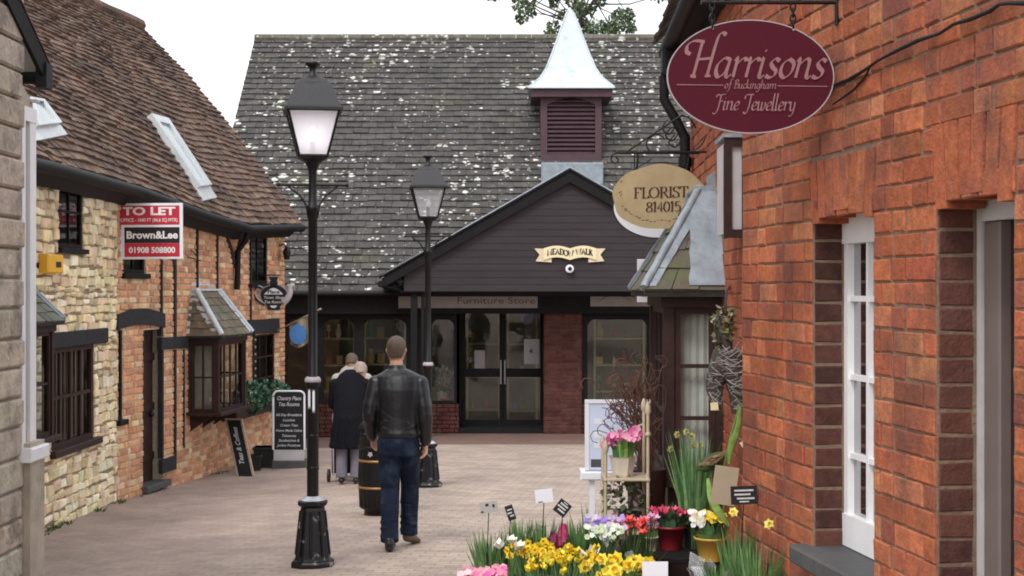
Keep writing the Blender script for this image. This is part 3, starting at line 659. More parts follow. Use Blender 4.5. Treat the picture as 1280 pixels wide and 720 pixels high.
# ================================================================ RIGHT: florist's building
def W2x(y): return .909+.0324*y
W2 = Wall((W2x(6.2), 6.2), (W2x(10.25), 10.25), (-1, 0))
fb = thing('florist_building', (W2x(8), 8, G(1.2, 8)), 'brick florist building beyond the jeweller, with slate and lead roofed brown bay window', 'building')
def b_florist():
    H = 3.42; u0 = W2.u(905); u1 = u0+1.25
    c = MB(); cells(c, W2.fr, 0, W2.L, -.7, H, -.3, 0, [(u0+.1, u1-.1, .8, 1.7)]); c.build('wall', K['mortar'], fb)
    m = MB(); masonry(m, W2.fr, 0, W2.L-.003, -.5, H, [(u0, u1, .2, 2.3)], cols=REDS[:5], dep=.007, ch=.004, jit=.0028, joint=.0065, ju=1.6)
    m.build('brickwork', K['brick_r'], fb)
    slc = [(.11, .09, .06), (.085, .075, .055), (.13, .105, .08), (.09, .085, .055)]
    zs = W2.z(905, 597); ze = W2.z(905, 364)
    b_ = thing('bay_window', W2.pt(u0, 0, 0), None, None); b_.parent = fb; b_.location = W2.pt(u0, 0, 0)-wloc(fb)
    bay(b_, W2, u0, u1, .33, zs, ze, W2.z(895, 240), .1, (1, 3), (3, 3), K['brownwood'], slc, oh=.12, hp=.5, flash=.2, nus=3, nuf=8, nv=5, apron=-.1, sillmat=K['brownwood'], hipw=.033, blind=M('cream_blind', (.34, .3, .25), .9, .2, 3, 0))
    cu = MB(); n = 10
    for i in range(n):
        v0 = .06+.22*i/n; p = lambda q, z, k: W2.pt(u0+.09+.012*k, z, q); cu.face([p(v0, zs+.03, i % 2), p(v0+.22/n, zs+.03, (i+1) % 2), p(v0+.22/n, ze-.03, (i+1) % 2), p(v0, ze-.03, i % 2)])
    cu.build('curtain', M('cream_curtain', (.7, .66, .6), .9, .2, 5, 0), b_)  # curtain folds, paled so their colour stands in for grey pane reflections
    # roof, fascia, gutter
    r = MB(); tiles(r, bilin(W2.pt(-.02, H+.06, .25), W2.pt(W2.L+.12, H+.06, .25), W2.pt(-.02, H+2.8, -2.8), W2.pt(W2.L+.12, H+2.8, -2.8)), 20, 24, .02, [(.1, .075, .065), (.13, .09, .075)])
    r.build('roof', K['tile_l'], fb)
    g = MB(); g.box(W2.fr, 0, W2.L+.1, H-.09, H+.05, 0, .03); g.box(W2.fr, 0, W2.L+.1, H-.02, H+.0, .03, .2); g.build('fascia', K['timber'], fb)
    gt = MB(); gt.tube([W2.pt(-.05, H+.01, .17), W2.pt(W2.L+.12, H+.01, .17)], .05, 12); gt.box(W2.fr, W2.L-.32, W2.L-.1, H-.2, H-.02, .08, .22, bev=.02)
    gt.tube([W2.pt(W2.L-.2, H-.2, .2), W2.pt(W2.L-.2, H-.36, .2), W2.pt(W2.L-.2, H-.5, .12), W2.pt(W2.L-.2, H-.62, .06)], .034, 10)
    ring = [W2.pt(W2.L-.0, H-.05+.09*math.sin(t/12*2*math.pi), .3+.09*math.cos(t/12*2*math.pi)) for t in range(13)]
    gt.build('gutter', K['blackmatt'], fb)
    dp = MB(); x = W2.L-.2; dp.tube([W2.pt(x, H-.6, .06), W2.pt(x, -.25, .06)], .036, 12)
    for z in (H-.75, 1.8, .7): dp.tube([W2.pt(x, z, .06), W2.pt(x, z-.07, .06)], .045, 12)
    for z in (H-.75, 1.8): dp.box(W2.fr, x-.09, x+.09, z-.05, z-.02, 0, .02)
    dp.build('downpipe', K['blackmatt'], fb)
    e = MB(); masonry(e, Fr(W2.pt(W2.L, 0, 0), -W2.N, (0, 0, 1), W2.U), 0, .3, -.5, H, cols=REDS); e.build('end_brickwork', K['brick_r'], fb)
b_florist()

# ================================================================ LEFT: stone cottage and orange brick cottage under one roof
WS = Wall((-4.55, 10.9), (-4.44, 16.6), (1, 0)); WB = Wall((-4.44, 16.6), (-3.60, 23.4), (1, 0))
lb = thing('cottage_row', (-4.44, 16.6, G(-4.44, 16.6)), 'old cottage row, half honey stone and half orange brick, under one steep tiled roof', 'building')
def b_left():
    # ---- stone part
    wu = (WS.u(62), WS.u(117)); wz = (WS.z(90, 560), WS.z(90, 433)); uu = (WS.u(72), WS.u(103)); uz = (WS.z(88, 313), WS.z(88, 219))
    ops = [(*wu, *wz), (*uu, *uz)]
    c = MB(); cells(c, WS.fr, 0, WS.L, -1.2, 2.86, -.35, 0, ops); c.build('wall', K['mortar_d'], lb)
    m = MB(); masonry(m, WS.fr, 0, WS.L, -.85, 2.86, ops+[(WS.u(58), WS.u(132), wz[1]-.01, wz[1]+.17)], rh=.09, joint=.013, dep=.02, ch=.009, jit=.015, cols=STN, style='rubble')
    m.build('stonework', K['stone'], lb)
    t = MB(); lz = wz[1]; t.box(WS.fr, WS.u(58), WS.u(132), lz, lz+.16, -.1, .035, bev=.01); t.build('lintel', K['timber_g'], lb)
    w = window(lb, WS.fr, wu[0], wu[1], wz[0]+.04, wz[1], -.01, 4, 2, .05, .035, .05, K['brownwood'])
    s = MB(); s.box(WS.fr, wu[0]-.05, wu[1]+.08, wz[0]-.03, wz[0]+.04, -.1, .08, bev=.008); s.build('sill', K['brownwood'], w)
    cu = MB()
    for i in range(24):
        a = wu[0]+(wu[1]-wu[0])*i/24; cu.box(WS.fr, a, a+(wu[1]-wu[0])/25, wz[0], wz[1], -.1-.03*(i % 2), -.09-.03*(i % 2))
    cu.build('curtain', K['curtain'], w)
    w = window(lb, WS.fr, uu[0], uu[1], uz[0]+.02, uz[1], -.005, 2, 2, .045, .025, .04, K['timber'])
    s = MB(); s.box(WS.fr, uu[0]-.04, uu[1]+.05, uz[0]-.03, uz[0]+.02, -.08, .06, bev=.006); s.build('sill', K['timber'], w)
    s = MB(); s.box(WS.fr, uu[0]+.45, uu[0]+.52, uz[0]+.06, uz[1]-.15, -.2, -.19); s.box(WS.fr, uu[0]+.35, uu[1]-.1, uz[1]-.3, uz[1]-.27, -.2, -.185); s.build('curtain_rail', K['whitep'], w)
    interior(lb, WS.fr, wu[0]-.1, uu[1]+.2, wz[0]-.1, uz[1]+.1, -.35, -1.5)
    # ---- brick part
    bo = {}
    bo['door'] = (WB.u(178), WB.u(203), -1.2, WB.z(190, 412)); bo['slit'] = (WB.u(147), WB.u(153), WB.z(150, 528), WB.z(150, 410))
    bo['up1'] = (WB.u(153), WB.u(181), WB.z(165, 345), WB.z(165, 300)); bo['up2'] = (WB.u(311), WB.u(334), WB.z(322, 357), WB.z(322, 294))
    bo['far'] = (WB.u(316), WB.u(343), WB.z(330, 505), WB.z(330, 416))
    ops = list(bo.values()); bu0 = WB.u(234); bu1 = WB.u(308, .42)
    c = MB(); cells(c, WB.fr, 0, WB.L, -1.4, 2.72, -.35, 0, ops+[(bu0+.1, bu1-.1, WB.z(234, 505), WB.z(234, 425))]); c.build('wall', K['mortar_l'], lb)
    m = MB(); masonry(m, WB.fr, 0, WB.L, -1.1, 2.72, ops+[(bu0+.05, bu1-.05, WB.z(234, 505), WB.z(234, 430))], cols=ORG, dep=.014, ch=.006, jit=.006, joint=.014, bl=(.23, .115))
    masonry(m, Fr(WB.pt(WB.L, 0, 0), -WB.N, (0, 0, 1), WB.U), 0, 5, -1.2, 5.9, cols=ORG, dep=.014, joint=.014, clip=lambda u, v: v < 2.75+1.28*(u if u < 2.5 else 5-u))
    m.build('brickwork', K['brick_l'], lb)
    gc = MB(); ef = Fr(WB.pt(WB.L, 0, 0), -WB.N, (0, 0, 1), WB.U); gc.poly(ef, [(0, -1.4), (5, -1.4), (5, 2.75), (2.5, 5.95), (0, 2.75)], -.3, -.002); gc.build('gable_wall', K['mortar_l'], lb)
    # timber framing
    f = WB.fr
    def post(px, y0, y1, w=.07, lean=0):
        u = WB.u(px); z0 = WB.z(px, y1); z1 = min(2.7, WB.z(px, y0)); t = MB(); t.poly(f, [(u-w/2, z0), (u+w/2, z0), (u+w/2+lean, z1), (u-w/2+lean, z1)], -.03, .03); t.build('timber_post', K['timber_g'], lb)
    def beam(pa, pb, ya, yb, nn=.034):
        ua, ub = WB.u(pa), WB.u(pb); t = MB(); t.poly(f, [(ua, WB.z(pa, yb)), (ub, WB.z(pb, yb-2)), (ub, WB.z(pb, ya-2)), (ua, WB.z(pa, ya))], -.03, nn); t.build('timber_beam', K['timber_g'], lb)
    for px, y0, y1, w in ((200, 300, 420, .05), (201, 437, 573, .05), (217, 320, 422, .07), (217, 437, 572, .06), (245, 270, 362, .05), (270, 280, 365, .05), (312, 288, 400, .05), (228, 437, 560, .02)):
        post(px, y0, y1, w)
    beam(199, 233, 422, 437); beam(309, 347, 400, 418)
    for (pa, ya, pb, yb) in ((215, 330, 228, 275), (216, 325, 205, 300), (290, 330, 279, 290), (291, 335, 303, 292)):   # curved braces
        P = []
        for k in range(7):
            s_ = k/6; px = pa+(pb-pa)*s_**1.8; py = ya+(yb-ya)*s_; u = WB.u(px); P.append(WB.pt(u, min(2.7, WB.z(px, py)), .012))
        t = MB(); t.tube(P, .035, 6); t.build('timber_brace', K['timber_g'], lb)
    # arched timber head over slit window and door
    ua, ub = WB.u(144), WB.u(203); za = WB.z(147, 412); n = 10; top = []; bot = []
    for i in range(n+1):
        s_ = i/n; u = ua+(ub-ua)*s_; z0 = za+(WB.z(200, 410)-za)*s_; top.append((u, z0+.17+.07*math.sin(math.pi*s_))); bot.append((u, z0+.05*math.sin(math.pi*s_)))
    t = MB(); t.poly(f, bot+top[::-1], -.08, .04); t.build('arched_lintel', K['timber_g'], lb)
    t = MB(); t.box(f, WB.u(198), WB.u(216), WB.z(205, 590), WB.z(205, 573), 0, .05); t.build('sill_plate', K['timber_g'], lb)
    # door
    d = MB(); q = bo['door']
    for i in range(5):
        a = q[0]+(q[1]-q[0])*i/5; d.box(f, a+.004, q[0]+(q[1]-q[0])*(i+1)/5-.004, -1.1, q[3], -.16, -.12, bev=.006)
    for z in (-.3, .3, .9): d.box(f, q[0], q[1], z, z+.09, -.125, -.1)
    do = d.build('door', K['brownwood'], lb)
    h = MB(); h.ball(f.pt(q[1]-.12, .25, -.09), .035); h.build('handle', K['black'], do)
    st = MB(); st.box(f, q[0]-.05, q[1]+.08, WB.z(190, 612), WB.z(190, 604), -.2, .09, bev=.01); st.build('door_step', K['sill'], lb)
    for k in ('slit', 'up1', 'up2', 'far'):
        a = bo[k]; cc = {'slit': (1, 3), 'up1': (2, 1), 'up2': (2, 2), 'far': (3, 3)}[k]
        w = window(lb, f, a[0], a[1], a[2]+.03, a[3], -.005, cc[0], cc[1], .045, .025, .04, K['brownwood'] if k == 'far' else K['timber'])
        s = MB(); s.box(f, a[0]-.05, a[1]+.05, a[2]-.03, a[2]+.03, -.08, .06, bev=.006); s.build('sill', K['timber'], w)
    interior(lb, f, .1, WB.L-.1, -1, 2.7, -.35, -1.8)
    # ---- teashop bay window
    b_ = thing('bay_window', WB.pt(bu0, 0, 0), None, None); b_.parent = lb; b_.location = WB.pt(bu0, 0, 0)-wloc(lb)
    slc = [(.16, .11, .075), (.13, .1, .07), (.19, .14, .1), (.12, .12, .08)]
    bay(b_, WB, bu0, bu1, .41, WB.z(234, 515), WB.z(234, 420), WB.z(240, 364), .08, (2, 2), (4, 2), K['brownwood'], slc, oh=.07, hp=.2, flash=.05, nus=4, nuf=9, nv=6, hipw=.055, blind=M('cream_shop_back', (.35, .3, .24), .9, .4, 3, 0), lead='lead_pale')
    # shadowy bracket boards under the bay
    for u in (bu0+.1, (bu0+bu1)/2, bu1-.1): k = MB(); k.poly(Fr(WB.pt(u, 0, 0), WB.N, (0, 0, 1), WB.U), [(0, WB.z(234, 515)-.06), (.3, WB.z(234, 515)-.06), (0, WB.z(234, 515)-.26)], -.02, .02); k.build('bracket', K['brownwood'], b_)
    # ---- slate bay on the stone wall, half hidden by the near building
    ub0 = WS.u(36, .38)-.8; ub1 = WS.u(67, .38)
    b2 = thing('bay_window', WS.pt(ub0, 0, 0), None, None); b2.parent = lb; b2.location = WS.pt(ub0, 0, 0)-wloc(lb)
    bay(b2, WS, ub0, ub1, .38, WS.z(60, 545, .38), WS.z(62, 402, .38), WS.z(38, 335, .1), .05, (1, 2), (4, 2), K['brownwood'], [(.1, .1, .085), (.13, .13, .1), (.08, .085, .07)], oh=.08, hp=.3, flash=.05, nus=3, nuf=9, nv=6, hipw=.03, blind=K['curtain'])
    # ---- roof: eaves follow an old sagging line
    eu = [WS.pt(-1.2, 2.93, .22), WS.pt(WS.L*.5, 2.95, .22), WB.pt(0, 2.92, .24), WB.pt(WB.u(230), 2.76, .24), WB.pt(WB.u(290), 2.66, .24), WB.pt(WB.L-.6, 2.76, .24), WB.pt(WB.L+.12, 2.79, .24)]
    L = [0]
    for i in range(1, len(eu)): L.append(L[-1]+(eu[i]-eu[i-1]).length)
    ra, rb = WS.pt(-1.2, 6.0, -2.42), WB.pt(WB.L+.12, 6.0, -2.42); rm = WB.pt(0, 5.98, -2.42)
    def pos(u, v):
        d = u*L[-1]; i = 0
        while i < len(L)-2 and d > L[i+1]: i += 1
        t_ = (d-L[i])/(L[i+1]-L[i]); e = eu[i].lerp(eu[i+1], t_)
        ms = L[2]/L[-1]; r = ra.lerp(rm, u/ms) if u < ms else rm.lerp(rb, (u-ms)/(1-ms))
        p = e.lerp(r, v); p.z += .16*math.sin(math.pi*v)+.012*noise.noise(Vector((u*14, v*5, 0)))*3
        return p
    global LROOF; LROOF = pos
    r = MB(); tc = [(.17, .11, .085), (.155, .1, .08), (.18, .115, .085), (.14, .095, .08), (.16, .105, .085), (.21, .15, .11)]
    tiles(r, pos, 78, 40, .034, tc, jit=.2, cj=.1)
    for j in range(8):
        for i in range(20):
            a, b, c, d = pos(i/20, j/8), pos((i+1)/20, j/8), pos((i+1)/20, (j+1)/8), pos(i/20, (j+1)/8); r.face([a, b, c, d], (.06, .05, .04))
    for i in range(40):   # ridge tiles
        a, b = pos(i/40, 1), pos((i+.97)/40, 1); r.tube([a, b], .11, 8, jc(tc[0], .2), sm=False)
    back = lambda u, v: (ra.lerp(rb, u)).lerp(WS.pt(-1.2, 2.9, -5).lerp(WB.pt(WB.L+.1, 2.9, -5), u), v)
    for i in range(6): r.face([back(i/6, 0), back((i+1)/6, 0), back((i+1)/6, 1), back(i/6, 1)], (.14, .09, .07))
    r.build('roof', K['tile_l'], lb)
    g = MB(); gp = [p+Vector((.02, 0, -.06)) for p in eu]
    gp = [gp[0].lerp(gp[1], k/4) for k in range(4)]+gp[1:]
    g.tube(gp, .062, 10)
    for i in range(len(eu)-1):
        for k in range(2):
            a, b = eu[i].lerp(eu[i+1], k/2), eu[i].lerp(eu[i+1], (k+1)/2); n = Vector((-.22, 0, 0))
            g.hexa([a+n+Vector((0, 0, -.2)), b+n+Vector((0, 0, -.2)), b+n*.85+Vector((0, 0, -.2)), a+n*.85+Vector((0, 0, -.2)), a+n+Vector((0, 0, -.02)), b+n+Vector((0, 0, -.02)), b+n*.0+Vector((0, 0, -.02)), a+n*.0+Vector((0, 0, -.02))])
    x = WB.u(290); g.tube([WB.pt(x, 2.6, .24), WB.pt(x, 2.45, .2), WB.pt(x+.05, 2.3, .07), WB.pt(x+.05, WB.z(290, 362), .06)], .042, 8)
    g.build('gutter', K['blackmatt'], lb)
    bb = MB()
    for i in range(10):
        a, b = pos(1, i/10), pos(1, (i+1)/10); bb.hexa([a+Vector((.0, .01, -.16)), b+Vector((0, .01, -.16)), b+Vector((0, .05, -.16)), a+Vector((0, .05, -.16)), a, b, b+Vector((0, .05, 0)), a+Vector((0, .05, 0))])
    bb.build('bargeboard', K['timber'], lb)
b_left()
def inv(pos, px, py):
    best = None; lo = [0, 0]; hi = [1, 1]
    for it in range(7):
        for i in range(13):
            for j in range(13):
                u = lo[0]+(hi[0]-lo[0])*i/12; v = lo[1]+(hi[1]-lo[1])*j/12
                if not (0 <= u <= 1 and 0 <= v <= 1): continue
                p = pos(u, v)
                if p.y < 1: continue
                e = (640+F*p.x/p.y-px)**2+(360-F*(p.z-CAMZ)/p.y-py)**2
                if best is None or e < best[0]: best = (e, u, v)
        du, dv = (hi[0]-lo[0])/5, (hi[1]-lo[1])/5
        lo = [best[1]-du, best[2]-dv]; hi = [best[1]+du, best[2]+dv]
    return best[1], best[2]
def skylight(corners, apron):
    P = [LROOF(*inv(LROOF, *c)) for c in corners]   # TL TR BR BL
    n = (P[1]-P[0]).cross(P[3]-P[0]).normalized()
    if n.z < 0: n = -n
    def q(s, t, h): return (P[0].lerp(P[1], s)).lerp(P[3].lerp(P[2], s), t)+n*h
    m = MB()
    for (s0, s1, t0, t1) in ((0, .2, 0, 1), (.8, 1, 0, 1), (.2, .8, 0, .1), (.2, .8, .9, 1)):
        m.hexa([q(s0, t0, 0), q(s1, t0, 0), q(s1, t1, 0), q(s0, t1, 0), q(s0, t0, .1), q(s1, t0, .1), q(s1, t1, .1), q(s0, t1, .1)])
    w = m.build('roof_window', K['skylight'], lb)
    g = MB(); g.face([q(.2, .1, .07), q(.8, .1, .07), q(.8, .9, .07), q(.2, .9, .07)]); g.build('pane', M('roof_glass', (.3, .35, .38), .05, .05, 3, 0, spec=1), w)
    if apron:
        a = MB(); k = apron; a.hexa([q(-.1, 1, .0), q(1.1, 1, .0), q(1.1, 1+k, .0), q(-.1, 1+k, .0), q(-.1, 1, .05), q(1.1, 1, .05), q(1.1, 1+k, .045), q(-.1, 1+k, .045)]); a.build('apron', K['skylight'], w)
skylight([(182, 147), (204, 153), (258, 236), (243, 238)], .16)
skylight([(28, 128), (46, 131), (68, 160), (38, 164)], .4)

# ================================================================ LEFT FOREGROUND: grey stone building
WN = Wall((-3.42, 7.0), (-3.42, 10.56), (1, 0))
nb = thing('stone_building', (-3.42, 9, G(-3.4, 9)), 'grey stone quoined building at the left edge with white window surround', 'building')
def b_near():
    f = WN.fr; uq0, uq1 = WN.u(-10), WN.u(23); us0, us1 = WN.u(22), WN.u(38)
    c = MB(); cells(c, f, 0, WN.L, -.7, 3.1, -.4, 0, [(us0+.08, WN.L-.02, .78, 3.0)]); c.poly(f, [(-3, 3.1), (WN.L, 3.1), (-3, 6)], -.4, 0); c.box(f, uq1+.02, WN.L+.03, -.7, .70, 0.001, .075); c.build('wall', K['plaster'], nb)
    q = MB(); z = -.6; k = 0
    while z < 5.0:
        h = random.uniform(.19, .22); e = uq1+(.03 if k % 2 else -.01)
        q.box(f, 1.0, uq0-.02, z+.008, z+h-.008, 0, .02, jc((.42, .36, .3), .1), bev=.01)
        q.box(f, uq0, e, z+.008, z+h-.008, -.01, .03+random.uniform(0, .012), jc((.42, .36, .29), .14), bev=.016); z += h; k += 1
    q.build('quoin', K['quoin'], nb)
    w = MB(); z0, z1 = WN.z(35, 556), 3.05
    w.box(f, us0+.01, us0+.08, z0, z1, -.05, .03); w.box(f, us0+.08, WN.L-.0, z1-.1, z1, -.05, .03); w.box(f, WN.L-.13, WN.L-.0, z0, z1-.1, -.05, .025)
    wf = w.build('window', K['white'], nb)
    g = MB(); g.face([f.pt(us0+.1, z0, -.02), f.pt(WN.L-.1, z0, -.02), f.pt(WN.L-.1, z1-.1, -.02), f.pt(us0+.1, z1-.1, -.02)]); g.build('pane', K['glass'], wf)
    s = MB(); s.box(f, us0-.02, WN.L+.04, z0-.1, z0-.002, 0, .11, bev=.01); s.build('sill', K['white'], wf)
    # gable with bargeboard rising towards the camera
    b = MB(); pe = WN.L+.16; zt = 3.42; sl = .52
    P = [(pe, zt), (pe-5, zt+5*sl), (pe-5, zt+5*sl-.2), (pe, zt-.17)]
    b.poly(f, P, .03, .06); bar = b.build('bargeboard', K['timber'], nb)
    s = MB(); s.poly(f, [(pe, zt-.05), (pe-5, zt+5*sl-.05), (pe-5, zt+5*sl-.09), (pe, zt-.09)], -.3, .028); s.build('soffit', K['offwhite'], nb)
    r = MB(); tiles(r, bilin(f.pt(pe+.05, zt-.02, .07), f.pt(pe+.05, zt-.02, -6), f.pt(pe-5, zt+5*sl, .07), f.pt(pe-5, zt+5*sl, -6)), 30, 45, .02, [(.1, .075, .06), (.13, .09, .07)]); r.build('roof', K['tile_l'], nb)
    g = MB(); g.tube([f.pt(pe+.03, zt-.1, .05), f.pt(pe+.03, zt-.1, -5)], .06, 10); g.box(f, pe-.1, pe+.04, zt-.2, zt-.02, .0, .08); g.build('gutter', K['blackmatt'], nb)
    e = MB(); e.box(f, WN.L-.012, WN.L, -.7, 3.1, -5, -.4); e.box(f, WN.L-.06, WN.L-.005, WN.z(40, 125), 3.1, .001, .05); e.build('end_wall', K['offwhite'], nb)
b_near()

# ================================================================ BACK: furniture store with big lichened roof
FY = 26.9; FF = Fr((0, FY, 0)); ZG = G(0, 27.2)
def fx(px, Y=FY): return (px-640)/F*Y
def fz(py, Y=FY): return CAMZ+(360-py)/F*Y
sb = thing('store_building', (0, FY, ZG), 'long low store with lichen speckled grey roof, cupola and dark boarded porch gable', 'building')
def b_store():
    rcol = [(.076, .071, .068), (.084, .078, .075), (.068, .064, .063), (.086, .08, .076)]
    ze = 1.70; zr = 7.36; yr = 33.1; xl, xr = -5.75, 8.0
    r = MB(); pos = bilin((xl, FY-.25, ze), (xr, FY-.25, ze), (xl, yr, zr), (xr, yr, zr))
    tiles(r, pos, 44, 42, .038, rcol, jit=.12, cj=.07)
    r.face([pos(0, 0), pos(1, 0), pos(1, 1), pos(0, 1)], (.08, .08, .07)); r.face([(xl, yr, zr), (xr, yr, zr), (xr, yr+6.3, ze), (xl, yr+6.3, ze)], (.1, .09, .08))
    for i in range(40): r.tube([pos(i/40, 1)+Vector((0, 0, .0)), pos((i+.98)/40, 1)], .1, 8, jc((.13, .12, .1), .15), sm=False)
    r.build('roof', K['tile_m'], sb)
    v = MB(); v.face([(xl, FY, ZG-.2), (xl, yr+6, ZG-.2), (xl, yr+6, ze), (xl, yr, zr-.06), (xl, FY, ze)]); v.build('end_wall', K['brick_r'], sb)
    # ---- eaves, fascia, gutter on both sides of the porch
    e = MB(); f = FF
    e.box(f, xl, xr, fz(392), 1.66, -.02, .1); e.box(f, xl, xr, 1.63, 1.68, .1, .24)
    e.build('fascia', K['timber'], sb)
    g = MB(); g.tube([f.pt(xl, 1.68, .28), f.pt(xr, 1.68, .28)], .055, 10); g.build('gutter', K['blackmatt'], sb)
    # ---- shopfront, dark timber, at plane n=-.1; doors recessed
    zt = fz(392); zb = ZG
    def arch(root, u0, u1, v0, v1, n, ra, name='window'):
        m = MB(); b = .05
        m.box(f, u0, u0+b, v0, v1, n-.06, n); m.box(f, u1-b, u1, v0, v1, n-.06, n); m.box(f, u0+b, u1-b, v0, v0+b, n-.06, n); m.box(f, u0+b, u1-b, v1-b, v1, n-.06, n)
        for s in (1, -1):
            cx = u0+b if s > 0 else u1-b; P = [(cx, v1-b)]+[(cx+s*ra*(1-math.cos(t)), v1-b-ra*(1-math.sin(t))) for t in [math.pi/2*k/6 for k in range(7)]]
            m.poly(f, P, n-.055, n-.004)
        w = m.build(name, K['timber'], root)
        g_ = MB(); g_.face([f.pt(u0+b, v0+b, n-.04), f.pt(u1-b, v0+b, n-.04), f.pt(u1-b, v1-b, n-.04), f.pt(u0+b, v1-b, n-.04)]); g_.build('pane', K['glassd'], w); return w
    fr = MB(); vb = fz(505)
    # wall posts between windows, plinth height vb
    xs = [(-5.7, 352), (396, 404), (445, 453), (508, 538), (568, 578)]
    wins = [(300, 352), (355, 396), (401, 446), (451, 511), (536, 571), (731, 812), (820, 880), (885, 960)]
    def X(q): return q if q < 100 else fx(q, FY+.1)
    solid = [(-6, 'x')]
    ops = [(X(a), X(b), vb, fz(396, FY+.1)) for a, b in wins]
    for xa, xb in ((xl, X(574)), (X(679), xr)): c = MB(); cells(c, f, xa, xb, zb-.3, zt, -.16, -.1, [o for o in ops if xa < o[0] < xb]); c.build('shopfront', K['timber'], sb)
    for a, b in wins: arch(sb, X(a), X(b), vb, fz(396, FY+.1), -.1, .14)
    pl = MB(); masonry(pl, f.at(0, 0, -.1), xl, X(574)-.0, zb-.2, vb, cols=[(.075, .027, .022), (.065, .024, .022), (.085, .032, .026)], dep=.01)  # plinth and pier bricks darkened, porch shade put into their colour
    masonry(pl, f.at(0, 0, -.1), X(727), xr, zb-.2, vb, cols=[(.075, .027, .022), (.065, .024, .022), (.085, .032, .026)], dep=.01)
    cx0, cx1 = fx(680), fx(727)
    for fr_, w in ((Fr((cx0, FY, 0)), cx1-cx0), (Fr((cx0, FY+.5, 0), (0, -1, 0), (0, 0, 1), (-1, 0, 0)), .5), (Fr((cx1, FY, 0), (0, 1, 0), (0, 0, 1), (1, 0, 0)), .5)):
        masonry(pl, fr_, 0, w, zb-.2, fz(362), cols=[(.075, .027, .022), (.065, .024, .022), (.085, .032, .026)], dep=.01, bl=(.215, .105))
    pl.box(f, cx0+.01, cx1-.01, zb-.2, fz(362), -.5, 0, (.12, .07, .06)); pl.box(f, X(727), xr, zb-.2, vb, -.15, -.1, (.1, .06, .05)); pl.box(f, xl, X(574), zb-.2, vb, -.15, -.1, (.1, .06, .05))
    pl.build('brick_plinth', K['brick_r'], sb)
    # ---- double doors, recessed
    DY = .75; dy = FY+DY; dz1 = fz(388, dy); dz0 = fz(531, dy)
    sidep = MB(); sidep.box(f, X(571), X(574), zb-.3, zt, -DY, -.1); sidep.box(f, X(679), X(681), zb-.3, zt, -DY, -.1); sidep.box(f, X(571), X(681), dz1, zt+.0, -DY-.04, -.1); sidep.box(f, X(571), X(681), zb-.3, dz0, -DY-.1, -.1); sidep.build('door_recess', K['timber'], sb)
    for a, b in ((578, 628), (629, 679)):
        u0, u1 = fx(a, dy), fx(b, dy); m = MB(); t = .055
        m.box(f, u0, u0+t, dz0, dz1, -DY-.05, -DY); m.box(f, u1-t, u1, dz0, dz1, -DY-.05, -DY)
        mid = fz(466, dy)
        for z0, z1 in ((dz0, dz0+.09), (mid-.08, mid+.08), (dz1-.06, dz1)): m.box(f, u0+t, u1-t, z0, z1, -DY-.05, -DY)
        d = m.build('glazed_door', K['timber'], sb)
        g_ = MB(); g_.face([f.pt(u0+t, dz0, -DY-.03), f.pt(u1-t, dz0, -DY-.03), f.pt(u1-t, dz1, -DY-.03), f.pt(u0+t, dz1, -DY-.03)]); g_.build('pane', K['glassd'], d)
        h = MB(); hx = u1-.03 if a == 578 else u0+.03; h.tube([f.pt(hx, fz(480, dy), -DY+.04), f.pt(hx, fz(450, dy), -DY+.04)], .014, 8); h.box(f, hx-.01, hx+.01, fz(479, dy), fz(476, dy), -DY, -DY+.04); h.box(f, hx-.01, hx+.01, fz(454, dy), fz(451, dy), -DY, -DY+.04); h.build('handle', K['edge'], d)
        po = MB()
        if a == 578: po.box(f, fx(593, dy), fx(606, dy), fz(461, dy), fz(438, dy), -DY-.028, -DY-.024)
        else: po.box(f, fx(655, dy), fx(674, dy), fz(455, dy), fz(424, dy), -DY-.028, -DY-.024)
        p_ = po.build('poster', M('poster_paper', (.4, .39, .4) if a == 629 else (.28, .25, .24), .7, .1, 5, 0), d)
        if a == 629:
            s = MB(); cx, cz = fx(664, dy), fz(439, dy)
            s.poly(f, [(cx+(.055 if k % 2 else .02)*math.cos(k*math.pi/5), cz+(.07 if k % 2 else .025)*math.sin(k*math.pi/5)) for k in range(10)], -DY-.0235, -DY-.022); s.build('star', K['sill'], p_)
    # ---- fascia boards with dim lettering
    b = MB(); n0 = .12; y_ = FY-.12
    b.box(f, fx(498, y_), fx(672, y_), fz(385, y_), fz(361, y_), .1, n0); b.box(f, fx(738, y_), fx(816, y_), fz(383, y_), fz(360, y_), .1, n0)
    sg = b.build('sign_board', K['greyb'], sb)
    txt('Furniture Store', f, fx(620, y_), fz(379.5, y_), .115, K['dimlet'], sg, width=fx(669, y_)-fx(572, y_), n=n0+.003)
    s = MB()
    for pts, r_ in ((((747, 378), (757, 371), (770, 368), (783, 372), (790, 378)), .018), (((760, 367), (772, 364), (786, 366), (794, 374)), .012)):
        s.tube([f.pt(fx(a, y_), fz(c_, y_), n0+.004) for a, c_ in pts], [.004, r_, r_*1.1, r_, .003][:len(pts)], 6, flat=.3)
    s.build('sign_emblem', K['dimlet'], sg)
    # ---- porch gable
    GY = FY-1.0; gx0, gx1 = fx(478, GY), fx(712, GY)+(fx(712, GY)-fx(478, GY)); ax, az = fx(712, GY), fz(213, GY); z0 = fz(364, GY); ez = fz(348, GY)
    sl = (az-ez)/(ax-gx0); Gf = Fr((0, GY, 0)); m = MB(); bh = .12; z = z0
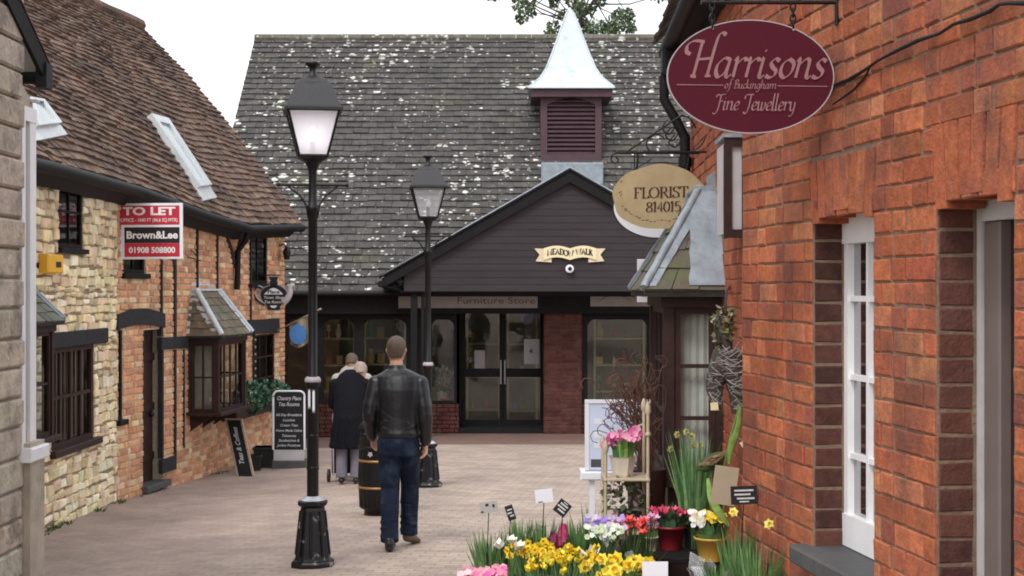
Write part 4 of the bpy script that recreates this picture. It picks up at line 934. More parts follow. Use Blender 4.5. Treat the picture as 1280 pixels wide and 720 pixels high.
    while z < az-.25:
        z1 = min(z+bh, az-.2)
        def ext(zz): h = (az-.12-zz)/sl; return max(.02, min(h, ax-(fx(505, GY))))
        a0, a1 = ext(z), ext(z1)
        P = [(ax-a0, z), (ax+a0, z), (ax+a1, z1+.012), (ax-a1, z1+.012)]
        A = [Gf.pt(u, v_, .012 if v_ < z+.05 else .005) for u, v_ in P]; B = [Gf.pt(u, v_, -.02) for u, v_ in P]
        m.faces(A+B, [(0, 1, 2, 3), (4, 7, 6, 5), (0, 4, 5, 1), (1, 5, 6, 2), (3, 2, 6, 7), (0, 3, 7, 4)], jc((.06, .05, .052), .06)); z += bh
    m.build('weatherboards', K['board'], sb)
    so_ = MB(); so_.box(Gf, fx(500, GY), fx(930, GY), z0-.02, z0+.0, -1.0, .0); so_.build('porch_soffit', K['timber'], sb)
    bb = MB(); t = .21
    for s_ in (-1, 1):
        e0 = ax+s_*(ax-gx0)
        bb.poly(Gf, [(ax, az), (e0, ez), (e0, ez-t*.8), (ax, az-t)], .05, .1)
        bb.poly(Gf, [(ax, az+.03), (e0-(-s_)*.05, ez+.03), (e0-(-s_)*.05, ez-.005), (ax, az-.005)], -.02, .13)
    bb.build('bargeboard', K['timber'], sb)
    gr = MB()
    for s_ in (-1, 1):
        e0 = ax+s_*(ax-gx0+.05); k = (1.72-ez)/1; 
        def back(zz): return GY-.13
        p0, p1 = Vector((e0, GY-.1, ez+.035)), Vector((ax, GY-.1, az+.035)); yb1 = FY-.25+(az-ze)/(zr-ze)*(yr-FY+.25); p2 = Vector((ax, yb1+.1, az+.035)); p3 = Vector((e0, FY-.25+(ez-ze)/(zr-ze)*(yr-FY+.25)+.1, ez+.035))
        tiles(gr, bilin(p0, p3, p1, p2), 10, 18, .03, rcol, cj=.07)
    gr.build('porch_roof', K['tile_m'], sb)
    lf = MB()
    for s_ in (-1, 1): lf.tube([Gf.pt(ax+s_*(ax-gx0)*k/8, az+.045-(az-ez)*k/8, .11) for k in range(9)], .018, 6)
    lf.build('verge_edging', K['lead'], sb)
    po = MB(); 
    for a, b in ((513, 521), (526, 530)): po.box(Gf, fx(a, GY), fx(b, GY), zb-.1, z0, -.2, -.08)
    po.tube([Gf.pt(gx0-.02, ez-.1, .12), Gf.pt(gx0-.02, ez-.1, -.9)], .06, 8); po.tube([Gf.pt(gx0+.0, ez-.12, .0), Gf.pt(fx(516, GY), z0-.05, -.2)], .04, 8)
    po.build('porch_post', K['timber'], sb)
    # ---- cupola
    CY = 29.6; s_ = CY/F; cx = (714-640)*s_; hw = 38*s_; d = hw*2
    cz0 = fz(215, CY-.3); cz1 = fz(118, CY); cf = Fr((cx, CY, 0))
    cp = MB(); cp.box(cf, -hw, hw, fz(245, CY), fz(206, CY), -1, .55, bev=.02); lead = cp.build('cupola_base', K['lead'], sb)
    cb = MB(); zl0, zl1 = fz(193, CY), fz(122, CY); wb = 30*s_
    cb.box(cf, -hw, hw, fz(206, CY), fz(193, CY), -d, .0); cb.box(cf, -hw, -wb, zl0, cz1, -d, 0); cb.box(cf, wb, hw, zl0, cz1, -d, 0); cb.box(cf, -wb, wb, zl0, cz1, -d, -.15)
    P = [(-wb, zl1-.14)]+[(-wb+2*wb*k/10, zl1-.14+.14*math.sin(math.pi*k/10)) for k in range(11)]+[(wb, zl1-.14), (wb, cz1), (-wb, cz1)]
    cb.poly(cf, P, -.1, 0); cb.box(cf, -hw-.02, hw+.02, fz(208, CY), fz(204, CY), -d, .04)
    cup = cb.build('cupola', K['louver'], sb)
    lo = MB(); n = 13
    for k in range(n):
        z = zl0+(zl1-zl0)*k/n; lo.hexa([cf.pt(-wb, z, -.015), cf.pt(wb, z, -.015), cf.pt(wb, z+.03, -.1), cf.pt(-wb, z+.03, -.1), cf.pt(-wb, z+.02, -.01), cf.pt(wb, z+.02, -.01), cf.pt(wb, z+.09, -.1), cf.pt(-wb, z+.09, -.1)])
    lo.build('louver', K['louver'], cup)
    ca = MB(); ow = 53*s_; mid = CY+hw
    ca.box(cf, -ow+.04, ow-.04, fz(122, CY), fz(112.5, CY), -d-.15, .16); ca.build('cupola_eaves', K['louver'], cup)
    sp = MB(); prof = [(53, 112), (52.5, 110), (46, 104), (38, 96), (31, 84), (24, 66), (17, 46), (10.5, 26), (6, 14), (5.5, 12), (2, 6), (.6, 2)]
    rings = []
    for w, y in prof:
        w *= s_; z = fz(y, CY); ch = w*.14
        rings.append([Vector((cx+a*w, mid+b*w, z)) for a, b in ((-1, -1), (1, -1), (1, 1), (-1, 1))])
    Pp = [q for r_ in rings for q in r_]; sp.faces(Pp, [(i*4+k, i*4+(k+1) % 4, i*4+4+(k+1) % 4, i*4+4+k) for i in range(len(prof)-1) for k in range(4)])
    sp.faces(rings[0], [(0, 3, 2, 1)])
    for k in range(4): sp.tube([rings[i][k] for i in range(len(prof)-1)], .018, 6)
    sp.build('spire', K['spire'], sb)
    # ---- shop interior shell
    it = MB(); it.box(f, xl+.1, xr-.1, zb-.02, zb, -6, -.2); it.box(f, xl+.1, xr-.1, zb, 2.2, -4.2, -4.1); it.box(f, xl+.1, xr-.1, 1.95, 2.0, -4.1, -.2)
    it.build('interior', K['shopwall'], sb)
b_store()
# ================================================================ LAMP POSTS
def make_lamp(x, y):
    z = G(x, y); root = thing('street_lamp', (x, y, z), 'nearer black street lamp with milky lantern panes, in front of the walking man', 'street lamp', 'lantern street lamps on the paving')
    c = Vector((x, y, z)); s = .00622
    b = MB(); b.lathe(c, [(.172, -.05), (.172, .035), (.16, .05), (.145, .055), (.14, .07), (.098, .44), (.092, .46), (.118, .48), (.12, .505), (.1, .515)], 8, rotz=R(22.5), sm=False)
    for k in range(8):
        a = math.pi/4*k; p0 = c+Vector((math.cos(a)*.131, math.sin(a)*.131, .09)); p1 = c+Vector((math.cos(a)*.094, math.sin(a)*.094, .43)); b.tube([p0, p1], .012, 5)
    b.build('base', K['worn'], root)
    cap = MB(); cap.lathe(c, [(.1, .515), (.075, .53), (.05, .545)], 16); cap.build('base_cap', M('cap_sheen', (.45, .46, .5), .35, .1, 10, .1, metal=.3), root)  # pale cap colour paints in the white sheen on top of the base
    sh = MB(); sh.lathe(c, [(.046, .54), (.046, 1.39), (.058, 1.4), (.06, 1.43), (.05, 1.45), (.036, 1.47), (.036, 2.75), (.048, 2.76), (.048, 2.79), (.034, 2.81), (.032, 3.06), (.045, 3.1), (.075, 3.165)], 14)
    for zz in (1.0, .75): sh.lathe(c, [(.047, zz), (.05, zz+.005), (.05, zz+.02), (.047, zz+.025)], 14)
    sh.build('column', K['black'], root)
    wb = MB(); wb.lathe(c, [(.0605, 1.43), (.064, 1.437), (.062, 1.455), (.05, 1.47)], 16); wb.build('collar', K['edge'], root)
    st = MB()   # torn paper scraps
    for a0, a1, z0, z1 in ((-2.3, -1.85, 1.22, 1.38), (-1.5, -1.1, 1.19, 1.375)):
        n = 4; P = [c+Vector((math.cos(a0+(a1-a0)*k/n)*.0475, math.sin(a0+(a1-a0)*k/n)*.0475, z0+.03*(k % 2))) for k in range(n+1)]; Q = [c+Vector((math.cos(a0+(a1-a0)*k/n)*.0475, math.sin(a0+(a1-a0)*k/n)*.0475, z1-.02*(k % 2))) for k in range(n+1)]
        for k in range(n): st.face([P[k], P[k+1], Q[k+1], Q[k]])
    st.build('paper_scrap', K['whitep'], root)
    f = Fr((x, y, z), (math.cos(R(8)), math.sin(R(8)), 0), (0, 0, 1), (math.sin(R(8)), -math.cos(R(8)), 0))
    br = MB(); br.tube([f.pt(-.26, 2.96), f.pt(.26, 2.96)], .011, 8); 
    for s_ in (-1, 1):
        br.ball(f.pt(s_*.265, 2.96), .017)
        br.tube([f.pt(s_*.19, 2.955), f.pt(s_*.17, 2.93), f.pt(s_*.1, 2.88), f.pt(s_*.05, 2.8), f.pt(s_*.035, 2.7)], .008, 6)
    br.build('ladder_bar', K['black'], root)
    # lantern
    la = MB(); zb, zt = 3.17, 3.53; wb_, wt = .105, .195
    def cor(k, w, zz, rot=R(10)):
        a = math.pi/4+k*math.pi/2+rot; return c+Vector((math.cos(a)*w*1.414, math.sin(a)*w*1.414, zz))
    for k in range(4):
        la.tube([cor(k, wb_, zb), cor(k, wt, zt)], .0105, 6)
        la.tube([cor(k, wb_, zb+.01), cor(k+1, wb_, zb+.01)], .014, 6); la.tube([cor(k, wt, zt), cor(k+1, wt, zt)], .014, 6)
    la.faces([cor(k, wb_, zb-.005) for k in range(4)]+[cor(k, wb_*.6, zb-.03) for k in range(4)], [(0, 1, 2, 3), (0, 1, 5, 4), (1, 2, 6, 5), (2, 3, 7, 6), (3, 0, 4, 7)])
    lan = la.build('lantern_frame', K['black'], root)
    g = MB()
    for k in range(4): g.face([cor(k, wb_-.004, zb+.015), cor(k+1, wb_-.004, zb+.015), cor(k+1, wt-.008, zt-.005), cor(k, wt-.008, zt-.005)])
    g.build('lantern_pane', K['lampglass'], lan)
    rf = MB(); prof = [(.222, 3.525), (.222, 3.545), (.205, 3.56), (.135, 3.735), (.115, 3.75), (.1, 3.775), (.06, 3.795), (.05, 3.8)]
    rings = [[cor(k, w, zz) for k in range(4)] for w, zz in prof]
    rf.faces([q for r in rings for q in r], [(i*4+k, i*4+(k+1) % 4, i*4+4+(k+1) % 4, i*4+4+k) for i in range(len(prof)-1) for k in range(4)]+[(0, 3, 2, 1), tuple(range(28, 32))])
    rf.build('lantern_roof', M('grey_black_iron', (.018, .017, .021), .5, .15, 8, .2), root)
    fi = MB(); fi.lathe(c, [(.05, 3.795), (.035, 3.82), (.024, 3.85), (.03, 3.875), (.058, 3.895), (.06, 3.91), (.03, 3.92), (.01, 3.925)], 14); fi.build('finial', K['black'], root)
    bu = MB(); bu.lathe(c, [(.02, 3.18), (.02, 3.3), (.024, 3.305)], 12); bl = bu.build('bulb_holder', K['sill'], lan)
    b2 = MB(); b2.lathe(c, [(.012, 3.3), (.026, 3.33), (.03, 3.36), (.02, 3.4), (.005, 3.41)], 12); b2.build('bulb', M('frosted_bulb', (.8, .78, .72), .3, .03, 8, 0, emit=((.97, .95, 1), 16)), bl)  # bulb glow added to whiten the milky panes in daylight
    return root
L1 = make_lamp(-1.548, 11.5)
L2 = copy_tree(L1); p2 = Vector(((535-640)/F*17.5, 17.5, 0)); p2.z = G(p2.x, p2.y); L2.location = p2; L2['label'] = 'farther black street lamp standing beside the man, before the porch gable'
L2.rotation_euler = (0, 0, R(-4))
for ch in L2.children_recursive:
    if ch.name.startswith('lantern_pane'): ch.data = ch.data.copy(); ch.data.materials[0] = K['lampglass2']
    if ch.name.startswith('paper_scrap'): SCR = ch
    if ch.name.startswith('bulb.'): ch.data = ch.data.copy(); ch.data.materials[0] = K['whitep']
bpy.data.objects.remove(SCR)

# ================================================================ LITTER BIN
def make_bin():
    x, y = (474-640)/F*14.8, 14.8; z = G(x, y); c = Vector((x, y, z)); r = thing('litter_bin', (x, y, z), 'black barrel shaped litter bin with thin gold bands, partly behind the walking man', 'litter bin')
    b = MB(); b.lathe(c, [(.15, -.02), (.15, .05), (.19, .07), (.205, .3), (.205, .5), (.195, .66), (.21, .67), (.21, .69), (.19, .7)], 24)
    for k in range(24):
        a = math.pi/12*k; b.tube([c+Vector((math.cos(a)*.192, math.sin(a)*.192, .08)), c+Vector((math.cos(a)*.205, math.sin(a)*.205, .4)), c+Vector((math.cos(a)*.195, math.sin(a)*.195, .65))], .007, 5)
    b.build('body', K['black'], r)
    for zz in (.27, .535):
        g = MB(); g.lathe(c, [(.206, zz), (.212, zz+.003), (.212, zz+.02), (.206, zz+.023)], 24); g.build('band', K['gold'], r)
    l = MB(); l.lathe(c, [(.2, .7), (.2, .76), (.19, .8)], 24); l.lathe(c, [(.21, .86), (.205, .885), (.16, .93), (.09, .96), (.01, .97)], 24)
    for k in range(4):
        a = math.pi/2*k+.5; l.tube([c+Vector((math.cos(a)*.185, math.sin(a)*.185, .78)), c+Vector((math.cos(a)*.185, math.sin(a)*.185, .87))], .014, 6)
    l.build('lid', K['black'], r)
    e = MB(); ef = Fr(c+Vector((-.07, -.203, .62)), (1, -.3, 0), (0, 0, 1), (-.3, -1, 0))
    e.poly(ef, [(.03*math.cos(t*.628+.3)*(1 if t % 2 else .6), .03*math.sin(t*.628+.3)*(1 if t % 2 else .6)) for t in range(10)], 0, .004); e.build('emblem', K['edge'], r)
make_bin()

# ================================================================ HANGING SIGNS
def oval(mb, fr, a, b, n0, n1, seg=64, col=None): mb.poly(fr, [(a*math.cos(2*math.pi*k/seg), b*math.sin(2*math.pi*k/seg)) for k in range(seg)], n0, n1, col)
def ring(mb, fr, a, b, w, n0, n1, seg=64):
    for k in range(seg):
        t0, t1 = 2*math.pi*k/seg, 2*math.pi*(k+1)/seg
        q = [(a*math.cos(t0), b*math.sin(t0)), (a*math.cos(t1), b*math.sin(t1)), ((a-w)*math.cos(t1), (b-w)*math.sin(t1)), ((a-w)*math.cos(t0), (b-w)*math.sin(t0))]
        mb.poly(fr, q, n0, n1)
def b_signs():
    # jeweller's sign
    Y = 5.1; s = Y/F; c = PX(938, 96, Y); f = Fr(c, (1, 0, -.012), (.012, 0, 1), (0, -1, 0))
    t = thing('hanging_sign', (c.x, Y, c.z-.2), 'large maroon oval jeweller sign hanging on chains from the red brick wall', 'sign')
    b = MB(); oval(b, f, 103.2*s, 70*s, -.012, .004); bd = b.build('sign_board', K['maroon'], t)
    e = MB(); ring(e, f, 104.5*s, 71.2*s, 1.3*s, -.013, .0055); e.build('rim', K['edge'], bd)
    px = lambda x, y: ((x-938)*s, (96-y)*s)
    l = MB()
    u, v = px(858, 97); strokes(l, 'Harrisons', f, u, v, 47*s, IT, .125, R(38), .03, slant=.2, width=172*s, n=.006)
    for x0, x1 in ((846, 904), (972, 1034)): a_, b_ = px(x0, 107), px(x1, 108.6); l.box(f, a_[0], b_[0], a_[1]-.7*s, a_[1]+.4*s, .004, .0062)
    u, v = px(905, 111); strokes(l, 'of Buckingham', f, u, v, 11.5*s, IT, .13, R(38), .045, slant=.18, width=65*s, n=.006)
    u, v = px(893, 138); strokes(l, 'Fine Jewellery', f, u, v, 21*s, IT, .12, R(38), .035, slant=.15, width=101*s, n=.006)
    l.build('lettering', K['rose'], bd)
    bz = CAMZ+357*s
    for x in (890, 991):
        sc = MB(); u, v = px(x, 36.5); sc.ball(f.pt(u, v, .005), .0055, seg=10); sc.build('screw', K['edge'], bd)
        ch = MB(); n = 3; zt = bz-.005; z0 = c.z+v+.005; k = int((zt-z0)/.022)+1
        for i in range(k):
            zc = z0+(zt-z0)*(i+.5)/k; R_ = []
            for a in range(13):
                a = a/12*2*math.pi; dx, dz = .009*math.cos(a), .0165*math.sin(a)
                R_.append(Vector((c.x+u+(dx if i % 2 else 0), Y-.003+(0 if i % 2 else dx), zc+dz)))
            ch.tube(R_, .0034, 6, cap=False)
        ch.build('chain', K['black'], t)
    br = MB(); wx = W1.pt(W1.u(1046, 0), 0, 0).x; br.tube([Vector((c.x-.17, Y, bz)), Vector((wx+.02, Y, bz))], .0075, 8)
    br.tube([Vector((wx-.006, Y, bz+.12)), Vector((wx-.006, Y, bz-.08))], .008, 8); br.tube([Vector((c.x-.1, Y, bz)), Vector((wx-.01, Y, bz+.25))], .006, 8)
    br.build('bracket', K['black'], t)
    # florist's signs
    Y = 9.1; s = Y/F; c = PX(824, 246, Y); f = Fr(c, (1, 0, .03), (-.03, 0, 1), (0, -1, 0)); bz = CAMZ+(360-191)*s
    t = thing('hanging_sign', (c.x, Y, c.z-.2), 'aged cream oval florist sign with scalloped edge hanging from a scrolled iron bracket', 'sign')
    b = MB(); P = []
    for k in range(72):
        a = 2*math.pi*k/72; w = 1+.018*math.sin(5*a+1)+.012*math.sin(9*a); P.append((58.5*s*math.cos(a)*w*(1 if abs(math.cos(a)) < .8 else 1.0), 40.5*s*math.sin(a)*w))
    b.poly(f, P, -.012, .003); bd = b.build('sign_board', K['tan'], t)
    l = MB(); strokes(l, 'FLORIST', f, (-32)*s, -1.0*s, 13*s, RM, .19, 0, .065, width=68*s, n=.006, slant=.04); strokes(l, '814015', f, (-17)*s, -18.5*s, 12*s, RM, .18, 0, .065, width=43*s, n=.006, slant=.06)
    l.build('lettering', K['ink'], bd)
    o = MB()
    for k in range(26):
        a = R(200+k*5.6); o.ball(f.pt(50*s*math.cos(a)*random.uniform(.94, 1.02), 31*s*math.sin(a)*random.uniform(.94, 1.02), .003), random.uniform(.003, .0075), sc=(1.6, .3, .6), seg=6)
    for k in range(9): o.ball(f.pt(random.uniform(-50, -46)*s, (random.uniform(-12, 22))*s, .003), random.uniform(.003, .006), sc=(.6, .3, 1.4), seg=6)
    o.build('floral_border', M('brown_print', (.2, .12, .05), .7, .2, 9, 0), bd)
    br = MB(); X = lambda px_: (px_-640)*s; Z = lambda py_: CAMZ+(360-py_)*s
    def L(pts, r=.0065, k=6): br.tube([Vector((X(a), Y, Z(b_))) for a, b_ in crom(pts, k)] if len(pts) > 2 else [Vector((X(a), Y, Z(b_))) for a, b_ in pts], r, 6)
    L([(769, 191), (886, 190)], .008); L([(783, 190), (852, 144)]); L([(886, 160), (886, 225)], .009)
    L([(775, 191), (766, 193), (764, 200), (769, 204), (773, 200), (770, 197)], .005); L([(852, 144), (862, 148), (870, 160)], .005)
    L([(830, 172), (822, 168), (812, 172), (808, 181), (813, 189), (824, 190)], .0045); L([(883, 168), (876, 182), (862, 190)], .0045); L([(815, 198), (806, 204), (796, 210)], .0045)
    L([(797, 191), (797, 203), (795, 212)], .006); L([(862, 191), (860, 203), (858, 212)], .005)
    for k in range(3): L([(834+5*k, 150+9*k), (828+4*k, 160+9*k), (836+4*k, 168+8*k), (843+4*k, 160+8*k)], .005)
    br.build('bracket', K['black'], t)
    Y = 9.6; s = Y/F; c = PX(822, 259, Y); f = Fr(c)
    t = thing('hanging_sign', (c.x, Y, c.z-.2), 'white oval sign with dark rim mostly hidden behind the cream florist sign', 'sign')
    b = MB(); oval(b, f, 55*s, 38*s, -.01, .004); bd = b.build('sign_board', K['whitep'], t); e = MB(); ring(e, f, 56.5*s, 39.5*s, 1.6*s, -.011, .005); e.build('rim', K['signblk'], bd)
    br = MB(); br.tube([c+Vector((-.25, 0, .35)), Vector((W2x(Y), Y, c.z+.35))], .007, 6)
    for a in (-.15, .15): br.tube([c+Vector((a, 0, .17)), c+Vector((a, 0, .35))], .004, 6)
    br.build('bracket', K['black'], t)
    # white rectangular projecting sign
    Y = 10.0; s = Y/F; c = PX(805, 351, Y); f = Fr(c)
    t = thing('wall_sign', (c.x, Y, c.z-.14), 'small white rectangular sign just left of the florist bay roof', 'sign')
    b = MB(); b.box(f, -8.5*s, 8.5*s, -27*s, 27*s, -.01, 0, bev=.003); bd = b.build('sign_board', K['whitep'], t)
    l = MB(); l.box(f, -6*s, -3*s, -5*s, -2*s, 0, .002); l.tube([f.pt(-2*s, -6*s, .002), f.pt(3*s, -3*s, .002), f.pt(7*s, -5*s, .002)], .004, 5); l.build('print', K['signblk'], bd)
    br = MB(); br.tube([f.pt(8*s, 18*s, -.02), Vector((W2x(Y)+.0, Y+.02, c.z+18*s))], .006, 6); br.tube([f.pt(8*s, -18*s, -.02), Vector((W2x(Y)+.0, Y+.02, c.z-18*s))], .006, 6); br.build('bracket', K['black'], t)
    # narrow box case at the corner
    u = W2.u(906, .12); c = W2.pt(u, 0, .0); z0, z1 = W2.z(906, 292, .12), W2.z(906, 178, .12); fr = Fr((c.x, c.y, 0), W2.N, (0, 0, 1), -W2.U)
    t = thing('sign_case', (c.x, c.y, z0), 'narrow brown framed display case fixed edge-on at the corner above the bay roof', 'display case')
    b = MB(); b.box(fr, 0, .12, z0, z1, -.35, 0, bev=.006); b.build('case', K['offwhite'], t)
    b = MB(); b.box(fr, -.01, .04, z0-.02, z1+.02, -.02, .02); b.box(fr, .09, .125, z0-.02, z1+.02, -.02, .02); b.box(fr, .04, .09, z1-.02, z1+.02, -.02, .02); b.box(fr, .04, .09, z0-.02, z0+.02, -.02, .02); b.build('frame', K['brownwood'], t)
    b = MB(); b.box(fr, -.01, .13, z1+.022, z1+.04, -.36, .03); b.build('cap', K['lead'], t)
    # to let board
    Y = 16.7; s = Y/F; c = PX(186.5, 289, Y); f = Fr(c, (1, 0, .006), (-.006, 0, 1))
    t = thing('estate_board', (c.x, Y, c.z-35*s), 'red, black and white TO LET board fixed out from the brick cottage wall', 'sign')
    b = MB(); b.box(f, -42*s, 42*s, -35*s, 35*s, -.012, 0, bev=.004); bd = b.build('board', K['whitep'], t)
    r = MB(); r.box(f, -38*s, 38*s, 8*s, 32*s, 0, .002); r.box(f, -31*s, 38*s, -32*s, -15*s, 0, .002); r.build('red_panel', K['red'], bd)
    r = MB(); r.box(f, -31*s, 38*s, -14.8*s, 5*s, 0, .002); r.build('black_panel', K['signblk'], bd)
    txt('TO LET', f, 0, 20.5*s, 9.5*s, K['pinkw'], bd, width=66*s, bold=.035, n=.004)
    txt('OFFICE - 1040 FT² (96.6 SQ.MTR)'.replace('²', ''), f, 0, 12*s, 4.2*s, K['pinkw'], bd, width=71*s, bold=.01, n=.004)
    txt('Brown&Lee', f, 3.5*s, -9*s, 9*s, K['pinkw'], bd, width=64*s, bold=.03, n=.004)
    txt('01908 508800', f, 3.5*s, -27*s, 7*s, K['pinkw'], bd, width=58*s, bold=.03, n=.004)
    br = MB(); br.tube([f.pt(-40*s, -30*s, -.03), f.pt(-56*s, -30*s, -.03)], .012, 6); br.tube([f.pt(-40*s, 25*s, -.03), f.pt(-56*s, 25*s, -.03)], .012, 6); br.build('bracket', K['timber'], t)
    # iron tie bar on the wall right of the board
    m = MB(); x = WB.u(240, .3); m.tube([WB.pt(WB.u(232), WB.z(232, 321), .03), WB.pt(WB.u(246), WB.z(246, 326), .06)], .008, 6); m.tube([WB.pt(WB.u(236), WB.z(236, 312), .03), WB.pt(WB.u(243), WB.z(243, 322), .05)], .006, 6)
    solo(m, 'wall_bracket', K['black'], 'small empty iron bracket on the brick cottage just right of the red board', 'bracket')
    # teapot sign
    Y = 21.8; s = Y/F; c = PX(342, 370, Y); f = Fr(c)
    t = thing('teapot_sign', (c.x, Y, c.z-.28), 'black teapot shaped tea room sign with white outline at the end of the cottages', 'sign')
    def body(k): return [(x*k, y*k) for x, y in crom([(-3, 13), (-10, 11), (-15, 6), (-16, 0), (-13, -7), (-8, -13), (-7, -17), (8, -17), (8, -13), (14, -7), (17, 0), (15, 7), (9, 12), (3, 13.5)], 4)]
    def shapes(m, k, n0, n1):
        g = k-1; P = body(1+g*.08)
        m.poly(f, [(x*s, y*s) for x, y in P], n0, n1)
        w = g
        m.poly(f, [(x*s, y*s) for x, y in ((-4-w, 12), (-5-w, 17+w), (-3.5-w*.3, 19), (-6-w, 24+w), (6+w, 24+w), (4+w*.3, 19), (5+w, 17+w), (4+w, 12))], n0, n1)
        m.tube([f.pt(x*s, y*s, (n0+n1)/2) for x, y in crom([(-14, 9), (-19, 11), (-23, 9), (-24.5, 3), (-22, -3), (-17, -8), (-11, -11)], 4)], (1.8+w*.8)*s, 8)
        m.tube([f.pt(x*s, y*s, (n0+n1)/2) for x, y in crom([(12, -8), (17, -3), (20, 3), (20.5, 9), (22, 13), (26, 13)], 4)], [(3.6-2.2*i/20+w)*s for i in range(21)], 8)
    o = MB(); shapes(o, 2.0, -.012, -.004); o.build('outline', K['edge'], t); b = MB(); shapes(b, 1.0, -.003, .006); bd = b.build('teapot', K['signblk'], t)
    l = MB(); l.poly(f, [(x*s, y*s) for x, y in [(-12, 2)]+[(-12+24*k/12, 2+8*math.sin(math.pi*k/12)) for k in range(1, 12)]+[(12, 2)]], .006, .009); l.build('panel', K['whitep'], bd); l = MB(); l.poly(f, [(x*s, y*s) for x, y in ((-4.5, -12), (4.5, -12), (2.5, -14.8), (-2.5, -14.8))], .006, .009)
    l.build('panel', K['whitep'], bd)
    txt('Place', f, 0, 3.2*s, 4.2*s, K['blackl'], bd, width=15*s, bold=.03, n=.011); txt('Town Shop', f, 0, -3.5*s, 3.4*s, K['chalkw'], bd, width=25*s, bold=.02, shear=.3, n=.009); txt('Tea Rooms', f, 0, -9*s, 3.4*s, K['chalkw'], bd, width=24*s, bold=.02, shear=.3, n=.009)
    br = MB(); br.tube([f.pt(-24*s, 26*s, -.02), f.pt(8*s, 26*s, -.02)], .01, 6); br.tube([f.pt(0, 24*s, -.02), f.pt(0, 26.5*s, -.02)], .01, 6); br.build('bracket', K['black'], t)
    # wall lamp at the end of the cottages
    u = WB.u(348); m = MB(); p = WB.pt(u, WB.z(348, 315), .0); m.tube([p+Vector((0, 0, .1)), p+Vector((.09, 0, .12)), p+Vector((.13, 0, .05))], .014, 6); m.lathe(p+Vector((.13, 0, -.12)), [(.04, 0), (.065, .12), (.06, .14), (.02, .2)], 10)
    solo(m, 'wall_lantern', K['black'], 'small black lantern high on the brick cottage corner above the teapot sign', 'lamp')
    # flag on a pole
    Y = 22.6; s = Y/F; pw = WB.pt(WB.u(349), 0, 0); a = PX(347, 413, 22.9); b_ = PX(401, 386, 22.3)
    t = thing('flag', tuple(a), 'small blue and cream flag hanging from a slanting pole by the cottage corner', 'flag')
    m = MB(); m.tube([a, b_], .012, 8); m.build('pole', K['ivory'], t)
    m = MB(); n = 8; P = []; Q = []
    for i in range(n+1):
        q = a.lerp(b_, .28+.42*i/n); y = q.y+.03*math.sin(i*1.1); P.append(Vector((q.x, y, q.z-.01))); Q.append(Vector((q.x+.01, y+.03*math.cos(i), PX(0, 431+4*math.sin(i*.5), 22.6).z)))
    for i in range(n): m.face([P[i], P[i+1], Q[i+1], Q[i]], None, True)
    fl = m.build('cloth', M('cream_cloth', (.45, .42, .3), .8, .1, 5, 0), t)
    m = MB(); cc = (P[4]+Q[4])/2+Vector((0, -.05, 0)); oval(m, Fr(cc), .13, .15, -.003, 0, 24); m.build('emblem', K['blue'], fl)
    # ribbon sign on the porch gable
    Y = 25.9-.045; s = Y/F; c = PX(712.5, 317, Y); f = Fr(c); t = thing('ribbon_sign', (c.x, Y, c.z-.15), 'cream ribbon shaped sign on the dark boarded porch gable', 'sign')
    wv = lambda x: -3.2*math.cos(x/31*math.pi)*1.0   # wave of the ribbon
    wav = lambda x: 3.0*math.sin(abs(x)/33*math.pi)*1.0-.9
    m = MB(); n = 20; top = [(-33+66*k/n, 7.5+wav(-33+66*k/n)*1.15) for k in range(n+1)]; bot = [(-33+66*k/n, -7+wav(-33+66*k/n)*1.15) for k in range(n+1)]
    m.poly(f, [(x*s, y*s) for x, y in bot+top[::-1]], 0, .02); bd = m.build('ribbon', K['cream'], t)
    for q in (1, -1):
        m = MB(); m.poly(f, [(q*x*s, y*s) for x, y in ((27, 6), (44.5, 6.5), (38, -1.5), (43, -9.5), (23, -11), (23, -6), (33, -6))], -.006, -.001)
        m.build('ribbon_tail', M('shaded_cream', (.68, .57, .4), .6, .08, 9, .1), bd)
    l = MB(); strokes(l, 'MEADOW WALK', f, 0, -3.2*s, 7*s, RM, .26, 0, .13, width=57*s, n=.023, center=True, path=lambda X, Yy: (X, Yy+wav(X/s)*1.15*s)); l.build('lettering', K['blackl'], bd)
    # dome camera
    c = PX(712, 336, Y); t = thing('security_camera', tuple(c), 'small white round security camera below the cream ribbon sign', 'camera'); f = Fr(c)
    m = MB(); oval(m, f, 5.2*s, 5.2*s, 0, .03, 24); oval(m, f, 4.4*s, 4.4*s, .03, .05, 24); m.build('housing', K['whitep'], t); m = MB(); m.ball(f.pt(.005, 0, .05), 2.6*s, seg=12); m.build('lens', K['signblk'], t)
    # alarm box
    u = WS.u(45); f = Fr(WS.pt(u, 0, .03), WS.U, (0, 0, 1), WS.N); u1 = WS.u(66)-u; z0, z1 = WS.z(56, 342), WS.z(56, 318)
    m = MB(); m.box(f, 0, u1*.92, z0, z1, 0, .09, bev=.015); t = solo(m, 'alarm_box', K['yellow'], 'yellow burglar alarm box on the honey stone cottage wall', 'alarm box')
    m = MB(); m.box(f, u1*.45, u1*.75, z0+.06, z1-.07, .09, .093); o = m.build('print', K['blackl'], None); o.parent = t; o.location = -t.location+Vector((0, 0, 0))
b_signs()

